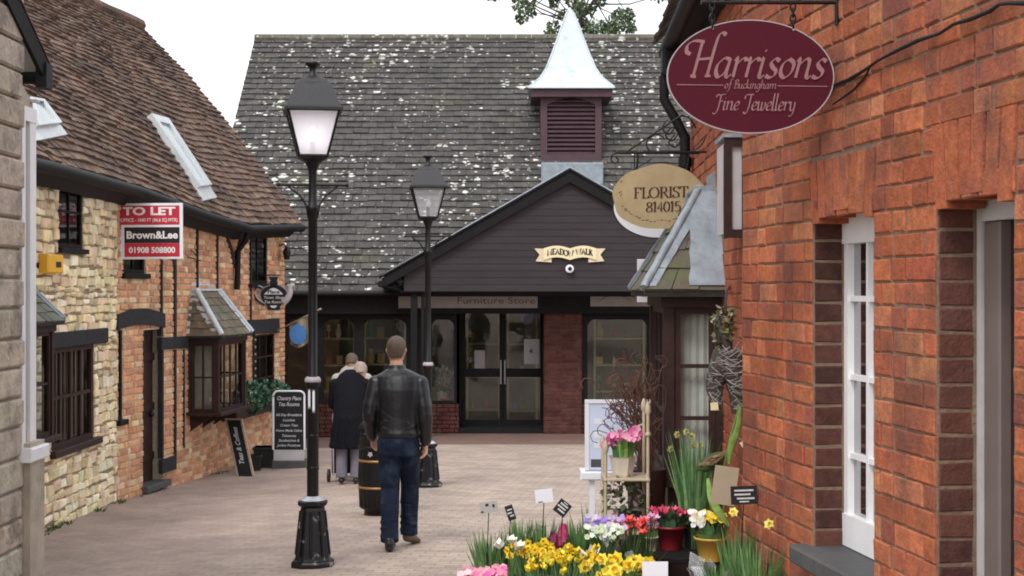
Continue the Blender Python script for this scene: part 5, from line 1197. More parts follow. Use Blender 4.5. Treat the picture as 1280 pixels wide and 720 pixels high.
# ================================================================ BY THE TEA ROOM
def leafball(mb, c, r, n, size, cols, sc=(1, 1, 1), droop=0):
    for _ in range(n):
        while True:
            d = Vector((random.gauss(0, 1), random.gauss(0, 1), random.gauss(0, 1)))
            if d.length > .1: break
        d.normalize(); q = r*random.uniform(.45, 1)**.5; p = Vector(c)+Vector((d.x*q*sc[0], d.y*q*sc[1], d.z*q*sc[2]))
        a = Vector((random.uniform(-1, 1), random.uniform(-1, 1), random.uniform(-1, 1))).normalized(); b = a.cross(d+Vector((.01, .02, .03))).normalized()
        a = (a+d*.8-Vector((0, 0, droop))).normalized(); l = size*random.uniform(.6, 1.3); w = l*.35
        mb.faces([p-b*w*.2, p+a*l*.5-b*w, p+a*l, p+a*l*.5+b*w], [(0, 1, 2, 3)], jc(random.choice(cols), .2))
GR = [(.05, .12, .03), (.07, .16, .04), (.035, .09, .03), (.09, .18, .05)]
def b_tea():
    # green bushes in a hanging planter below the far window
    for i, (px, py, lab) in enumerate(((313, 496, 'round dark green bush in window planter, against the tea room bay'), (341, 494, 'round dark green bush in window planter, nearer the cottage corner'))):
        u = WB.u(px, .22); c = WB.pt(u, WB.z(px, py, .22), .22)
        t = thing('potted_bush', (c.x, c.y, c.z-.2), lab, 'plant', 'green bushes below the tea room window')
        m = MB(); leafball(m, c, .25, 900, .065, [(.05, .14, .08), (.07, .18, .1), (.03, .09, .05)], (1.05, 1, .85)); m.build('foliage', K['leaf'], t)
        m = MB(); m.tube([c+Vector((0, 0, -.2)), c], .012, 6); m.build('stem', K['bark'], t)
    u0, u1 = WB.u(300, .3), WB.u(352, .1); z = WB.z(325, 505, .2)
    m = MB(); m.box(WB.fr, u0+.05, u1, z-.14, z-.02, .0, .24, bev=.01); solo(m, 'window_planter', K['brownwood'], 'long dark wooden window box holding the two round bushes', 'planter')
    # vertical narrow sign with letters between bay and far window
    m = MB(); u = WB.u(314); m.box(WB.fr, u, u+.07, WB.z(314, 480), WB.z(314, 415), .03, .045); t = solo(m, 'vertical_sign', K['signblk'], 'narrow vertical black sign between tea room bay and far window', 'sign')
    m = MB()
    for k in range(6): z = WB.z(314, 425+9*k); m.ball(WB.pt(u+.035, z, .047), .02, seg=8, sc=(1, .3, 1))
    o = m.build('lettering', K['edge'], None); o.parent = t; o.location = -t.location
    # notice in the bay glass
    # leaning chalk board
    A = PX(281, 522, 20.3); 
    bl, br_, tr, tl = PX(297, 592, 19.6), PX(317, 590, 19.5), PX(302, 517, 20.0), PX(282, 523, 20.2)
    bl.z = G(bl.x, bl.y); br_.z = G(br_.x, br_.y)
    U = (br_-bl).normalized(); V = ((tl-bl)-U*(tl-bl).dot(U)); h = V.length; V.normalize(); N = U.cross(V); N = -N if N.y > 0 else N
    f = Fr(bl, U, V, N); w = (br_-bl).length; sk = (tl-bl).dot(U)
    t = thing('leaning_chalkboard', tuple(bl), 'tall chalkboard in pale wooden frame leaning sideways under the tea room bay', 'chalkboard')
    g = Fr(bl, U, (tl-bl), N); h = (tl-bl).length
    m = MB(); m.box(g, 0, w, 0, h, -.02, 0); bd = m.build('board', K['chalk'], t)
    m = MB(); m.box(g, -.012, .018, 0, h, -.022, .008); m.box(g, w-.018, w+.012, 0, h, -.022, .008); m.box(g, .018, w-.018, h-.03, h, -.022, .008); m.build('frame', K['woodframe'], bd)
    txt('Teas & Coffees', g, w*.6, h*.52, .075, K['chalkw'], bd, width=.62, bold=.02, shear=.2, rot=math.pi/2, n=.004)
    # sandwich chalk board with menu
    Y = 20.6; s = Y/F; c = PX(361, 534, Y); zb = G(c.x, Y)
    t = thing('menu_board', (c.x, Y, zb), 'black tea room menu board in white frame standing on the paving by the cottage corner', 'menu board')
    f = Fr((c.x, Y, 0)); top = CAMZ+(360-490)*s; bot = CAMZ+(360-562)*s; hw = 19*s
    m = MB(); P = [(-hw, bot), (hw, bot), (hw, top-.07)]+[(hw-.07+.07*math.cos(a), top-.07+.07*math.sin(a)) for a in [math.pi/2*k/5 for k in range(6)]]+[(-hw+.07-.07*math.sin(a), top-.07+.07*math.cos(a)) for a in [math.pi/2*k/5 for k in range(6)]]+[(-hw, top-.07)]
    m.poly(f, P, -.02, 0); bd = m.build('board', K['chalk'], t)
    m = MB(); Q = [f.pt(x*1.02, v_, .0) for x, v_ in P[1:-1]]; m.tube([f.pt(hw*1.03, bot, 0)]+[f.pt(x*1.03, v_+.012, .0) for x, v_ in P[2:]], .013, 6); m.tube([f.pt(-hw*1.03, top-.07, 0), f.pt(-hw*1.03, bot, 0)], .016, 6); m.build('frame', K['whitep'], t)
    m = MB(); m.box(f, -hw, hw, zb+.04, bot-.003, -.03, -.005); m.build('base', K['offwhite'], t); m = MB(); m.box(f, -hw-.02, hw+.03, zb-.03, zb+.11, -.25, .03, bev=.01); m.build('foot', K['sill'], t)
    lines = [('Chantry Place', 500, 30, 5.5), ('Tea Rooms', 507.5, 26, 5.5), ('All Day Breakfasts', 520, 33, 3.6), ('Lunches', 526.5, 15, 3.6), ('Cream Teas', 533, 22, 3.6), ('Home Made Cakes', 539.5, 33, 3.6), ('Takeaway', 546, 18, 3.6), ('Sandwiches &', 552, 26, 3.6), ('Jacket Potatoes', 558, 30, 3.6)]
    for b_, y, w, h in lines: txt(b_, f, 0, CAMZ+(360-y)*s, h*s*.85, K['chalkw'], bd, width=w*s, bold=.012, shear=.25, n=.003)
    # planters on the ground
    for px, w, h, lab in ((332, 26, 26, 'larger square black plant pot on the paving beside the menu board'), (320, 12, 20, 'smaller square black plant pot beside the leaning chalkboard')):
        Y = 20.9 if w > 20 else 20.4; s = Y/F; x = (px-640)*s; z = G(x, Y); m = MB(); a = w*s/2
        m.hexa([Vector((x-a*.9, Y-a, z-.02)), Vector((x+a*.9, Y-a, z-.02)), Vector((x+a*.9, Y+a, z-.02)), Vector((x-a*.9, Y+a, z-.02)), Vector((x-a, Y-a, z+h*s)), Vector((x+a, Y-a, z+h*s)), Vector((x+a, Y+a, z+h*s)), Vector((x-a, Y+a, z+h*s))])
        fr_ = Fr((x, Y-a, z+h*s-.04)); m.box(fr_, -a-.012, a+.012, 0, .04, -2*a-.012, .012, bev=.005)
        solo(m, 'plant_pot', K['pot_blk'], lab, 'plant pot', 'black plant pots by the tea room')
b_tea()
# ================================================================ PEOPLE
def limb(mb, pts, rad, seg=14):
    mb.tube(pts, rad, seg)
    for p, r in zip(pts, rad): mb.ball(p, r*.99, seg=12)
def hand(mb, w, d, side, palmn, curl=.5, scale=1.0):
    """w wrist, d direction along the hand, side: direction to thumb, palmn palm normal"""
    w = Vector(w); d = Vector(d).normalized(); s_ = Vector(side); s_ = (s_-d*s_.dot(d)).normalized(); n = Vector(palmn); n = (n-d*n.dot(d)-s_*n.dot(s_)).normalized(); k = scale
    mb.loft([(w, s_*.027*k, n*.02*k), (w+d*.03*k, s_*.036*k, n*.018*k), (w+d*.085*k, s_*.041*k, n*.014*k), (w+d*.098*k, s_*.037*k, n*.011*k)], 12)
    for i, (o, L) in enumerate(((.03, .072), (.01, .08), (-.011, .074), (-.031, .058))):
        p = w+s_*o*k+d*.088*k; pts = [p-d*.02*k]; a = .15+curl*.4; 
        for L_ in (L*.42, L*.32, L*.26): 
            pts.append(pts[-1]+(d*math.cos(a)+n*math.sin(a))*L_*k*(1.25 if len(pts) == 1 else 1)); a += curl*.7
        limb(mb, pts, [.0095*k, .009*k, .008*k, .007*k], 8)
    p = w+s_*.03*k+d*.03*k; limb(mb, [p, p+(s_*.5+d*.8+n*.25)*.035*k, p+(s_*.45+d*1.5+n*.6)*.042*k], [.012*k, .0105*k, .008*k], 8)
def head(mb, c, r=1.0, fwd=(0, 1, 0), up=(0, 0, 1)):
    c = Vector(c); f = Vector(fwd).normalized(); u = Vector(up); u = (u-f*u.dot(f)).normalized(); s_ = f.cross(u)
    rings = [(-.115, .02, .025, .05), (-.1, .045, .05, .035), (-.07, .06, .075, .018), (-.03, .07, .09, .0), (.02, .075, .097, -.003), (.06, .07, .09, -.006), (.095, .05, .065, -.008), (.115, .02, .03, -.008)]
    mb.loft([(c+u*z*r+f*o*r, s_*a*r, f*b*r) for z, a, b, o in rings], 18)
    mb.loft([(c+f*.085*r+u*.02*r, s_*.009*r, u*.006*r), (c+f*.105*r-u*.02*r, s_*.014*r, u*.01*r), (c+f*.09*r-u*.035*r, s_*.014*r, u*.006*r)], 8)   # nose
    mb.ball(c+f*.082*r-u*.058*r, .016*r, seg=8)   # mouth
    for q in (1, -1): mb.loft([(c+s_*q*.068*r-u*.03*r-f*.005, f*.008*r, s_*.006*r), (c+s_*q*.08*r-f*.012*r, f*.019*r, s_*.008*r), (c+s_*q*.076*r+u*.028*r-f*.012*r, f*.012*r, s_*.006*r)], 8)   # ears
    return c, f, u, s_
def hair(mb, c, f, u, s_, r=1.0, long=0):
    rings = []
    for z, a, b, o in ((-.055-long, .05, .03, -.055), (-.035, .064, .045, -.048), (-.005, .0735, .07, -.032), (.03, .081, .093, -.016), (.065, .077, .095, -.01), (.095, .061, .078, -.008), (.115, .036, .046, -.008), (.125, .008, .01, -.008)):
        rings.append((c+u*z*r+f*o*r, s_*a*r, f*b*r))
    mb.loft(rings, 18)
def man():
    x0, y0 = (498-640)/F*12.4, 12.4; z0 = G(x0, y0); O = Vector((x0, y0, z0)); T = lambda x, y, z: O+Vector((x, y, z))
    t = thing('person', tuple(O), 'man walking away in black leather jacket and blue jeans beside the litter bin', 'person')
    m = MB(); hc = T(-.02, .03, 1.655); hd = head(m, hc, 1.02)
    limb(m, [T(-.012, -.005, 1.44), T(-.018, .012, 1.56)], [.062, .056])
    m.loft([(T(0, 0, .9), (.15, 0, 0), (0, .1, 0)), (T(0, 0, 1.1), (.135, 0, 0), (0, .09, 0)), (T(0, 0, 1.3), (.17, 0, 0), (0, .1, 0)), (T(0, 0, 1.42), (.15, 0, 0), (0, .08, 0)), (T(-.005, 0, 1.47), (.07, 0, 0), (0, .06, 0))])
    RA = [T(.187, -.005, 1.385), T(.226, -.035, 1.13), T(.228, .02, .885)]; LA = [T(-.19, -.005, 1.385), T(-.238, -.045, 1.14), T(-.225, .09, .925)]
    for A in (RA, LA): limb(m, A, [.05, .038, .026])
    RL = [T(.08, 0, .9), T(.085, .17, .5), T(.075, .2, .12)]; LL = [T(-.08, 0, .9), T(-.072, .03, .49), T(-.06, -.16, .12)]
    for A in (RL, LL): limb(m, A, [.08, .055, .038])
    hand(m, RA[2]-Vector((0, 0, .0)), (.02, .08, -1), (-.25, 1, 0), (-1, -.2, 0), .55); hand(m, LA[2], (.1, .5, -.7), (.5, .8, 0), (1, -.2, 0), .6)
    for A, toe in ((RL, Vector((.1, .16, -.09))), (LL, Vector((-.02, .16, -.06)))): limb(m, [A[2], A[2]+toe*.5], [.03, .02])
    remesh(m, 'body', K['skin'], t, .0055, 3)
    h = MB(); hair(h, *hd, r=1.03); remesh(h, 'hair', K['hair'], t, .008, 3)
    e = MB()
    for q in (-1, 1): e.ball(hd[0]+hd[3]*q*.03+hd[1]*.086+hd[2]*.012, .012, seg=8)
    e.build('eyes', K['whitep'], t)
    j = MB()
    j.loft([(T(.0, 0, .93), (.172, 0, 0), (0, .125, 0)), (T(.0, 0, .97), (.183, 0, 0), (0, .13, 0)), (T(0, 0, 1.0), (.17, 0, 0), (0, .12, 0)), (T(0, 0, 1.1), (.176, 0, 0), (0, .118, 0)), (T(0, 0, 1.22), (.19, 0, 0), (0, .125, 0)), (T(0, 0, 1.33), (.208, 0, 0), (0, .13, 0)), (T(0, 0, 1.4), (.21, 0, 0), (0, .11, 0)), (T(0, 0, 1.445), (.195, 0, 0), (0, .095, 0)), (T(0, 0, 1.475), (.14, 0, 0), (0, .088, 0)), (T(-.008, .0, 1.5), (.095, 0, 0), (0, .08, 0)), (T(-.012, .005, 1.505), (.078, 0, 0), (0, .075, 0))], 22)
    j.loft([(T(-.012, .002, 1.46), (.085, 0, 0), (0, .08, 0)), (T(-.014, .006, 1.5), (.078, 0, 0), (0, .077, 0)), (T(-.015, .012, 1.54), (.073, 0, 0), (0, .073, 0))], 18)
    for A in (RA, LA):
        P = [A[0].lerp(A[1], k/4) for k in range(4)]+[A[1].lerp(A[2], k/5) for k in range(6)]
        Rr = [.064, .066, .066, .065, .064, .062, .058, .056, .053, .05]
        j.tube(P, [r*(1+.05*math.sin(i*2.7)) for i, r in enumerate(Rr)], 16); j.ball(P[0], .066, seg=14); j.ball(P[-1], .04, seg=12)
    # folds: ridges across the back and sleeves
    for (a, b, c) in (((-.15, 1.02), (0, .995), (.15, 1.03)), ((-.16, 1.06), (-.02, 1.08), (.1, 1.05)), ((-.13, 1.37), (0, 1.345), (.14, 1.375)), ((-.14, 1.16), (-.06, 1.1), (.02, 1.1))):
        pts = crom([a, b, c], 5); j.tube([T(x, -.113*math.sqrt(max(.1, 1-(x/.2)**2))+.004, z) for x, z in pts], [.004]+[.011]*(len(pts)-2)+[.004], 6)
    jk = remesh(j, 'jacket', K['leather'], t, .008, 3)
    g = MB(); 
    g.loft([(T(0, 0, .78), (.165, 0, 0), (0, .118, 0)), (T(0, 0, .86), (.172, 0, 0), (0, .128, 0)), (T(0, 0, .95), (.162, 0, 0), (0, .115, 0)), (T(0, 0, 1.0), (.155, 0, 0), (0, .108, 0))], 20)
    for A, R_, fw in ((RL, (.1, .097, .09, .082, .078, .079, .075, .072, .076), 0), (LL, (.1, .098, .092, .084, .079, .079, .076, .073, .078), 0)):
        P = [A[0].lerp(A[1], k/4) for k in range(4)]+[A[1].lerp(A[2]+Vector((0, 0, -.035)), k/4) for k in range(5)]
        g.tube(P, [r*(1+.035*math.sin(i*3.1)) for i, r in enumerate(R_)], 16); g.ball(P[0], .095, seg=14)
        for k, zz in enumerate((.3, .36, .6, .75, .92)): q = P[4].lerp(P[-1], zz); g.tube([q+Vector((.075*math.cos(a), .075*math.sin(a), .014*math.sin(a*2+k*2))) for a in [R(150+15*i) for i in range(14)]], [.003]+[.0085]*12+[.003], 6)
    remesh(g, 'jeans', K['denim'], t, .008, 2)
    for A, toe, lift, nm in ((LL, (-.03, 1, 0), 0, 'shoeb'), (RL, (.35, .9, -.25), .03, 'shoe')):
        s = MB(); a = A[2]; d = Vector(toe).normalized(); rr = Vector((d.y, -d.x, 0)).normalized(); b = Vector((a.x, a.y, z0+(.045 if not lift else .07)+(G(a.x, a.y)-z0)))
        up = rr.cross(d); up = up if up.z > 0 else -up
        s.loft([(b-d*.075, rr*.022, up*.03), (b-d*.055, rr*.038, up*.045), (b+d*.02, rr*.042, up*.045), (b+d*.1-up*.008, rr*.048, up*.034), (b+d*.165-up*.014, rr*.042, up*.026), (b+d*.2-up*.02, rr*.02, up*.014)], 14)
        s.loft([(b-d*.045+up*.02, rr*.042, d*.045), (b-d*.03+up*.075, rr*.042, d*.045)], 12)
        remesh(s, 'shoe', K[nm], t, .007, 2)
man()
def woman(x0, y0, lab, coatm, hairm, H=1.44, lean=.2, headoff=(.1, .26, -.06), armfwd=.3, legm=None, hr=1.0):
    z0 = G(x0, y0); O = Vector((x0, y0, z0)); T = lambda x, y, z: O+Vector((x, y, z*H/1.44)); t = thing('person', tuple(O), lab, 'person')
    hc = T(headoff[0], lean+headoff[1]-.1, 1.38+headoff[2])
    m = MB(); hd = head(m, hc, .95, (.15, .8, -.6), (0, .5, .8)); limb(m, [T(.03, lean*.9, 1.22), hc-Vector((0, .03, .03))], [.055, .05])
    m.loft([(T(0, 0, .8), (.14, 0, 0), (0, .1, 0)), (T(0, lean*.5, 1.05), (.14, 0, 0), (0, .1, 0)), (T(0, lean*.9, 1.24), (.13, 0, 0), (0, .08, 0))])
    A_ = [[T(q*.19, lean*.9, 1.2), T(q*.22, lean+.02, .95), T(q*.15, lean+armfwd, .86)] for q in (1, -1)]
    for A in A_: limb(m, A, [.045, .034, .024]); hand(m, A[2], (0, 1, -.4), (-1 if A[0].x > x0 else 1, .3, 0), (0, -.3, -1), .6, .92)
    L_ = [[T(q*.085, 0, .82), T(q*.09, .02, .45), T(q*.088, -.0, .08)] for q in (1, -1)]
    for A in L_: limb(m, A, [.07, .05, .034]); limb(m, [A[2], A[2]+Vector((0, .12, -.05))], [.03, .025])
    remesh(m, 'body', K['skin'], t, .0065, 3)
    h = MB(); hair(h, *hd, r=hr, long=.0); remesh(h, 'hair', hairm, t, .009, 2)
    c = MB()
    c.loft([(T(0, 0, .44), (.235, 0, 0), (0, .17, 0)), (T(0, 0, .6), (.215, 0, 0), (0, .16, 0)), (T(0, .0, .8), (.195, 0, 0), (0, .15, 0)), (T(0, lean*.3, .98), (.19, 0, 0), (0, .15, 0)), (T(0, lean*.6, 1.12), (.2, 0, 0), (0, .15, 0)), (T(0, lean*.85, 1.23), (.19, 0, 0), (0, .14, 0)), (T(.01, lean, 1.32), (.15, 0, 0), (0, .12, 0)), (T(.03, lean*1.1, 1.38), (.09, 0, 0), (0, .09, 0))], 22)
    for A in A_:
        P = [A[0].lerp(A[1], k/3) for k in range(3)]+[A[1].lerp(A[2], k/3) for k in range(4)]; c.tube(P, [.075, .07, .066, .062, .058, .054, .052], 14); c.ball(A[0], .074, seg=12)
    for k in range(7):
        a = R(200+k*23); c.tube([T(.232*math.cos(a), .17*math.sin(a), .45), T(.19*math.cos(a), .145*math.sin(a), .85)], [.02, .006], 6)
    remesh(c, 'coat', coatm, t, .01, 3)
    for A in L_:
        g = MB(); P = [A[0].lerp(A[1], k/3) for k in range(3)]+[A[1].lerp(A[2], k/3) for k in range(4)]; g.tube(P, [.08, .078, .075, .072, .07, .07, .072], 14); remesh(g, 'trouser_leg', legm or K['trous'], t, .009, 2)
        s = MB(); b = A[2]-Vector((0, 0, .035)); s.loft([(b+Vector((0, -.07, 0)), (.025, 0, 0), (0, 0, .025)), (b+Vector((0, -.04, .005)), (.036, 0, 0), (0, 0, .038)), (b+Vector((0, .06, 0)), (.042, 0, 0), (0, 0, .033)), (b+Vector((0, .15, -.01)), (.03, 0, 0), (0, 0, .02))], 12); remesh(s, 'shoe', K['shoeb'], t, .008, 2)
woman((436-640)/F*18, 18.0, 'stooping person in long charcoal coat and grey trousers beyond the litter bin', K['coat'], K['hairg'], hr=1.04, headoff=(.12, .12, -.03))
woman((439-640)/F*18.9, 18.9, 'person in pale jacket mostly hidden beyond the stooping charcoal coat', K['beige'], K['hair'], H=1.5, lean=.1, headoff=(.0, .08, .02), armfwd=.25)
def trolley():
    x, y = (417-640)/F*18.35, 18.35; z = G(x, y); t = thing('shopping_trolley', (x, y, z), 'small dark wheeled shopping trolley at the left of the stooping person', 'trolley')
    f = Fr((x, y, z)); m = MB(); m.box(f, -.03, .25, .1, .5, -.24, -.02, bev=.03); m.build('bag', K['coat'], t)
    for u in (-.06, .28): m = MB(); m.tube([f.pt(u-.015, .08, 0), f.pt(u+.015, .08, 0)], .08, 16); m.build('wheel', K['rubber'], t)
    m = MB(); m.tube([f.pt(0, .08, 0), f.pt(0, .85, .06), f.pt(.22, .85, .06), f.pt(.22, .08, 0)], .01, 6); m.build('handle', K['edge'], t)
trolley()

# ================================================================ TREE BEHIND THE ROOF
def tree():
    Y = 43; zb = G(3, Y); x = (730-640)/F*Y; O = Vector((x, Y, zb)); t = thing('tree', tuple(O), 'sparse leafy tree rising behind the ridge of the big roof', 'tree')
    m = MB(); top = PX(728, -130, Y); m.tube([O-Vector((0, 0, .3)), O+Vector((.1, 0, 4)), PX(722, 60, Y), PX(728, 0, Y), top], [.3, .2, .06, .045, .02], 10)
    cl = []
    spots = [(776, 22, 11), (787, 33, 8), (765, 30, 10), (745, 36, 12), (730, 38, 12), (760, 40, 9), (693, 35, 7), (724, 10, 9), (727, 26, 7), (703, 19, 5), (652, 22, 6), (647, 6, 6), (662, 4, 6), (664, 16, 5), (692, 3, 5), (738, 14, 4), (750, 2, 6), (784, 18, 7), (686, 42, 5), (768, 42, 6), (715, 2, 6)]
    for px, py, r in spots: cl.append((PX(px, py, Y+random.uniform(-.8, .8)), r/F*Y))
    for k in range(60): px, py = random.gauss(722, 75), random.uniform(-240, -10); cl.append((PX(px, py, Y+random.uniform(-2.5, 2.5)), random.uniform(8, 20)/F*Y))
    for c, r in cl:
        b = PX(725, 40, Y).lerp(top, random.uniform(0, .9)); mid = b.lerp(c, .5)+Vector((0, 0, -.2)); m.tube([b, mid, c], [.03, .02, .01], 5)
    m.build('trunk', K['bark'], t)
    m = MB()
    for c, r in cl: leafball(m, c, r*1.0, int(110*(r/.25)**1.6)+40, .13, [(.12, .18, .09), (.15, .22, .1), (.09, .14, .08), (.2, .24, .13)], (1, 1, .9))
    m.build('crown', K['treeleaf'], t)
tree()

# ================================================================ STORE GOODS
def goods():
    cols = [(.8, .8, .72), (.55, .42, .12), (.1, .24, .12), (.75, .68, .5), (.12, .09, .07), (.6, .38, .15), (.2, .28, .45), (.85, .85, .82), (.4, .08, .06)]
    cn = ['pale', 'ochre', 'dark green', 'beige', 'dark brown', 'orange brown', 'slate blue', 'whitish', 'brick red']
    def shelf(px0, px1, Y, lab, n, where):
        s = Y/F; x0, x1 = (px0-640)*s, (px1-640)*s; z0 = ZG; zt = 1.35; t = thing('shelf_unit', ((x0+x1)/2, Y, z0), lab, 'shelf', 'pine shelf units inside the store')
        f = Fr((0, Y, 0)); m = MB(); m.box(f, x0, x0+.04, z0, zt, -.35, 0); m.box(f, x1-.04, x1, z0, zt, -.35, 0); m.build('side_panel', K['gshelf'], t)
        zs = [z0+.15+(zt-z0-.2)*k/(n-1) for k in range(n)]
        for z in zs: m = MB(); m.box(f, x0+.042, x1-.042, z, z+.03, -.35, 0); m.build('shelf', K['gshelf'], t)
        for zi, z in enumerate(zs[:-1]):
            x = x0+.12; row = ['lowest', 'second', 'third', 'fourth'][zi]; pos_ = 0
            while x < x1-.12:
                w = random.uniform(.07, .18); h = random.uniform(.12, .3); k = random.random(); c = Vector((x, Y+.15, z+.031)); ci = random.randrange(len(cols)); col = jc(cols[ci], .2); m = MB(); pos_ += 1; L_ = lambda kind: f"{cn[ci]} {kind}, {['first', 'second', 'third', 'fourth', 'fifth', 'sixth'][pos_-1]} from left on {row} shelf {where}"
                if k < .4:
                    m.lathe(c, [(w*.3, 0), (w*.5, h*.3), (w*.45, h*.55), (w*.2, h*.8), (w*.28, h)], 12, col); solo(m, 'vase', K['goods'], L_('vase'), 'vase', 'vases in the store')
                elif k < .7:
                    m.box(Fr(c), -w/2, w/2, 0, h, -.1, .02, col, bev=.005); solo(m, 'gift_box', K['goods'], L_('box'), 'box', 'boxes in the store')
                else:
                    m.lathe(c, [(w*.35, 0), (w*.1, .02), (w*.1, h*.5), (w*.5, h*.55), (w*.3, h)], 12, col); solo(m, 'table_lamp', K['goods'], L_('lamp'), 'lamp', 'small lamps in the store')
                x += random.uniform(.17, .32)
    shelf(402, 444, 28.3, 'pine shelf unit behind the leftmost arched store window', 5, 'behind leftmost arched window'); shelf(455, 508, 28.6, 'pine shelf unit behind the wide arched window left of the man', 5, 'behind wide arched window')
    shelf(583, 625, 30.2, 'pine shelf unit seen through the left glazed door', 4, 'behind left glazed door'); shelf(634, 672, 30.0, 'pine shelf unit seen through the right glazed door', 4, 'behind right glazed door'); shelf(742, 806, 28.4, 'pine shelf unit behind the window right of the brick column', 5, 'right of brick column')
    # flower arrangement behind the narrow window
    c = PX(553, 470, 27.6); m = MB(); m.lathe(Vector((c.x, c.y, ZG)), [(.12, 0), (.14, .3), (.1, .6), (.14, .75)], 14); t = thing('flower_vase', (c.x, c.y, ZG), 'tall vase of pale dried flowers inside the narrow store window', 'vase'); m.build('vase', K['ceram'], t)
    m = MB(); leafball(m, Vector((c.x, c.y, ZG+.95)), .24, 260, .08, [(.4, .42, .35), (.3, .32, .22), (.5, .5, .45), (.1, .14, .07)]); m.build('flowers', K['leaf'], t)
    m = MB(); m.box(Fr((0, 27.3, 0)), fx(551, 27.3), fx(565, 27.3), fz(503, 27.3), fz(498, 27.3), -.02, 0); solo(m, 'notice', K['red'], 'small red notice low in the narrow store window', 'notice')
goods()

# ================================================================ FLORIST'S DISPLAY
GR = [(.1, .2, .06), (.13, .25, .08), (.075, .16, .06), (.17, .29, .1)]
ZT = .36; ZB = .5
def stand(x0, x1, y0, y1, z, lab, mat):
    zg = G((x0+x1)/2, (y0+y1)/2); t = thing('display_table', ((x0+x1)/2, (y0+y1)/2, zg), lab, 'table', "florist's display tables"); f = Fr((0, y0, 0))
    m = MB(); n = max(3, int((y1-y0)/.12))
    for i in range(n): m.box(f, x0, x1, z-.025, z, -(y1-y0)*i/n-.0, -(y1-y0)*(i+1)/n+.012, bev=.003)
    m.build('tabletop', mat, t)
    for a in (x0+.04, x1-.04):
        for b in (.05, y1-y0-.05): m = MB(); m.box(f, a-.02, a+.02, zg-.05, z-.027, -b-.02, -b+.02); m.build('leg', mat, t)
    return t
stand(-.3, .55, 5.75, 6.95, ZT, 'low slatted table in front carrying the daffodils and tulips', K['timber_g'])
stand(.6, .97, 5.6, 6.15, ZT, 'low slatted table against the red brick wall corner', K['timber_g'])
stand(.42, 1.08, 7.0, 7.55, ZB, 'dark display shelf below the florist bay carrying the red pot', K['timber'])
def blades(m, c, r, n, h, lean=.3, w=.008, cols=GR, top=None):
    for _ in range(n):
        a = random.uniform(0, 6.283); q = r*math.sqrt(random.random()); p = Vector(c)+Vector((q*math.cos(a), q*math.sin(a), 0)); d = Vector((math.cos(a), math.sin(a), 0))*lean*random.uniform(.1, 1)*h+Vector((random.uniform(-.2, .2)*h*lean, 0, 0))
        H = h*random.uniform(.7, 1.1); s = Vector((math.cos(a+1.3), math.sin(a+1.3), 0)); s = (s+Vector((.8, 0, 0))).normalized()*w*random.uniform(.7, 1.2); col = jc(random.choice(cols), .2)
        P = [p-s, p+s, p+d*.3+Vector((0, 0, H*.5))+s, p+d*.3+Vector((0, 0, H*.5))-s, p+d+Vector((0, 0, H))]; m.faces(P, [(0, 1, 2, 3), (3, 2, 4)], col)
def petals(m, c, n, L, w, face, col, cup=.2, k=6):
    f = Vector(face).normalized(); a = f.cross(Vector((0, 0, 1)));  a = a if a.length > .1 else Vector((1, 0, 0)); a.normalize(); b = f.cross(a); c = Vector(c); t0 = random.uniform(0, 6)
    for i in range(n):
        t = t0+2*math.pi*i/n; d = a*math.cos(t)+b*math.sin(t); s = a*-math.sin(t)+b*math.cos(t)
        m.faces([c, c+d*L*.55+s*w+f*L*cup*.5, c+d*L+f*L*cup, c+d*L*.55-s*w+f*L*cup*.5], [(0, 1, 2, 3)], jc(col, .1))
def daffodil(m, c, s=1.0, col=(.82, .66, .05), tc=(.85, .55, .03)):
    f = Vector((random.uniform(-.8, .8), -1, random.uniform(-.2, .5))).normalized(); petals(m, c, 6, .034*s, .014*s, f, col, .1)
    a = f.cross(Vector((0, 0, 1))).normalized(); b = f.cross(a); P = []
    for i, (r, z) in enumerate(((.007, 0), (.009, .012), (.015, .022))):
        for k in range(8): P.append(Vector(c)+f*z*s+(a*math.cos(k*.785)+b*math.sin(k*.785))*r*s)
    m.faces(P, [(i*8+k, i*8+(k+1) % 8, i*8+8+(k+1) % 8, i*8+8+k) for i in range(2) for k in range(8)], jc(tc, .1))
def tulip(m, c, s=1.0, col=(.85, .65, .02)):
    c = Vector(c); f = Vector((random.uniform(-.5, .5), random.uniform(-.5, .1), 1))
    petals(m, c, 3, .017*s, .014*s, f, col, random.uniform(1.6, 2.4)); petals(m, c, 3, .02*s, .014*s, f, jc(col, .12), random.uniform(1.2, 2.0))
def pot(c, r, h, mat, t, sq=False):
    m = MB(); c = Vector(c); m.lathe(c, [(r*.7, 0), (r*.95, h*.9), (r*1.05, h*.9), (r*1.06, h), (r*.95, h), (r*.93, h*.9)], 4 if sq else 18, rotz=R(45) if sq else 0, sm=not sq); m.build('pot', mat, t)
def plant(name, px, py, Y, zb, lab, fl, potm, potr=.055, poth=.09, n=12, spread=.08, bh=.2, nb=40, blw=.007, lean=.3, bcols=GR, group=None, cat='potted flowers', flh=None):
    head_ = PX(px, py, Y); c = Vector((head_.x, Y, zb)); t = thing(name, tuple(c), lab, cat, group); pot(c, potr, poth, potm, t)
    m = MB(); pc = c+Vector((0, 0, poth*.85)); blades(m, pc, potr*.8, nb, bh, lean, blw, bcols)
    fm = MB(); hh = (flh if flh is not None else head_.z-pc.z)
    for i in range(n):
        q = Vector((random.uniform(-1, 1)*spread, random.uniform(-.7, .7)*spread, hh*random.uniform(.82, 1.08))); p = pc+q
        m.tube([pc+Vector((q.x*.3, q.y*.3, 0)), pc+Vector((q.x*.6, q.y*.6, q.z*.6)), p], .0025, 4, jc((.08, .16, .04), .1), False); fl(fm, p)
    m.build('leaves', K['leaf'], t)
    if n: fm.build('blooms', K['petal'], t)
    return t
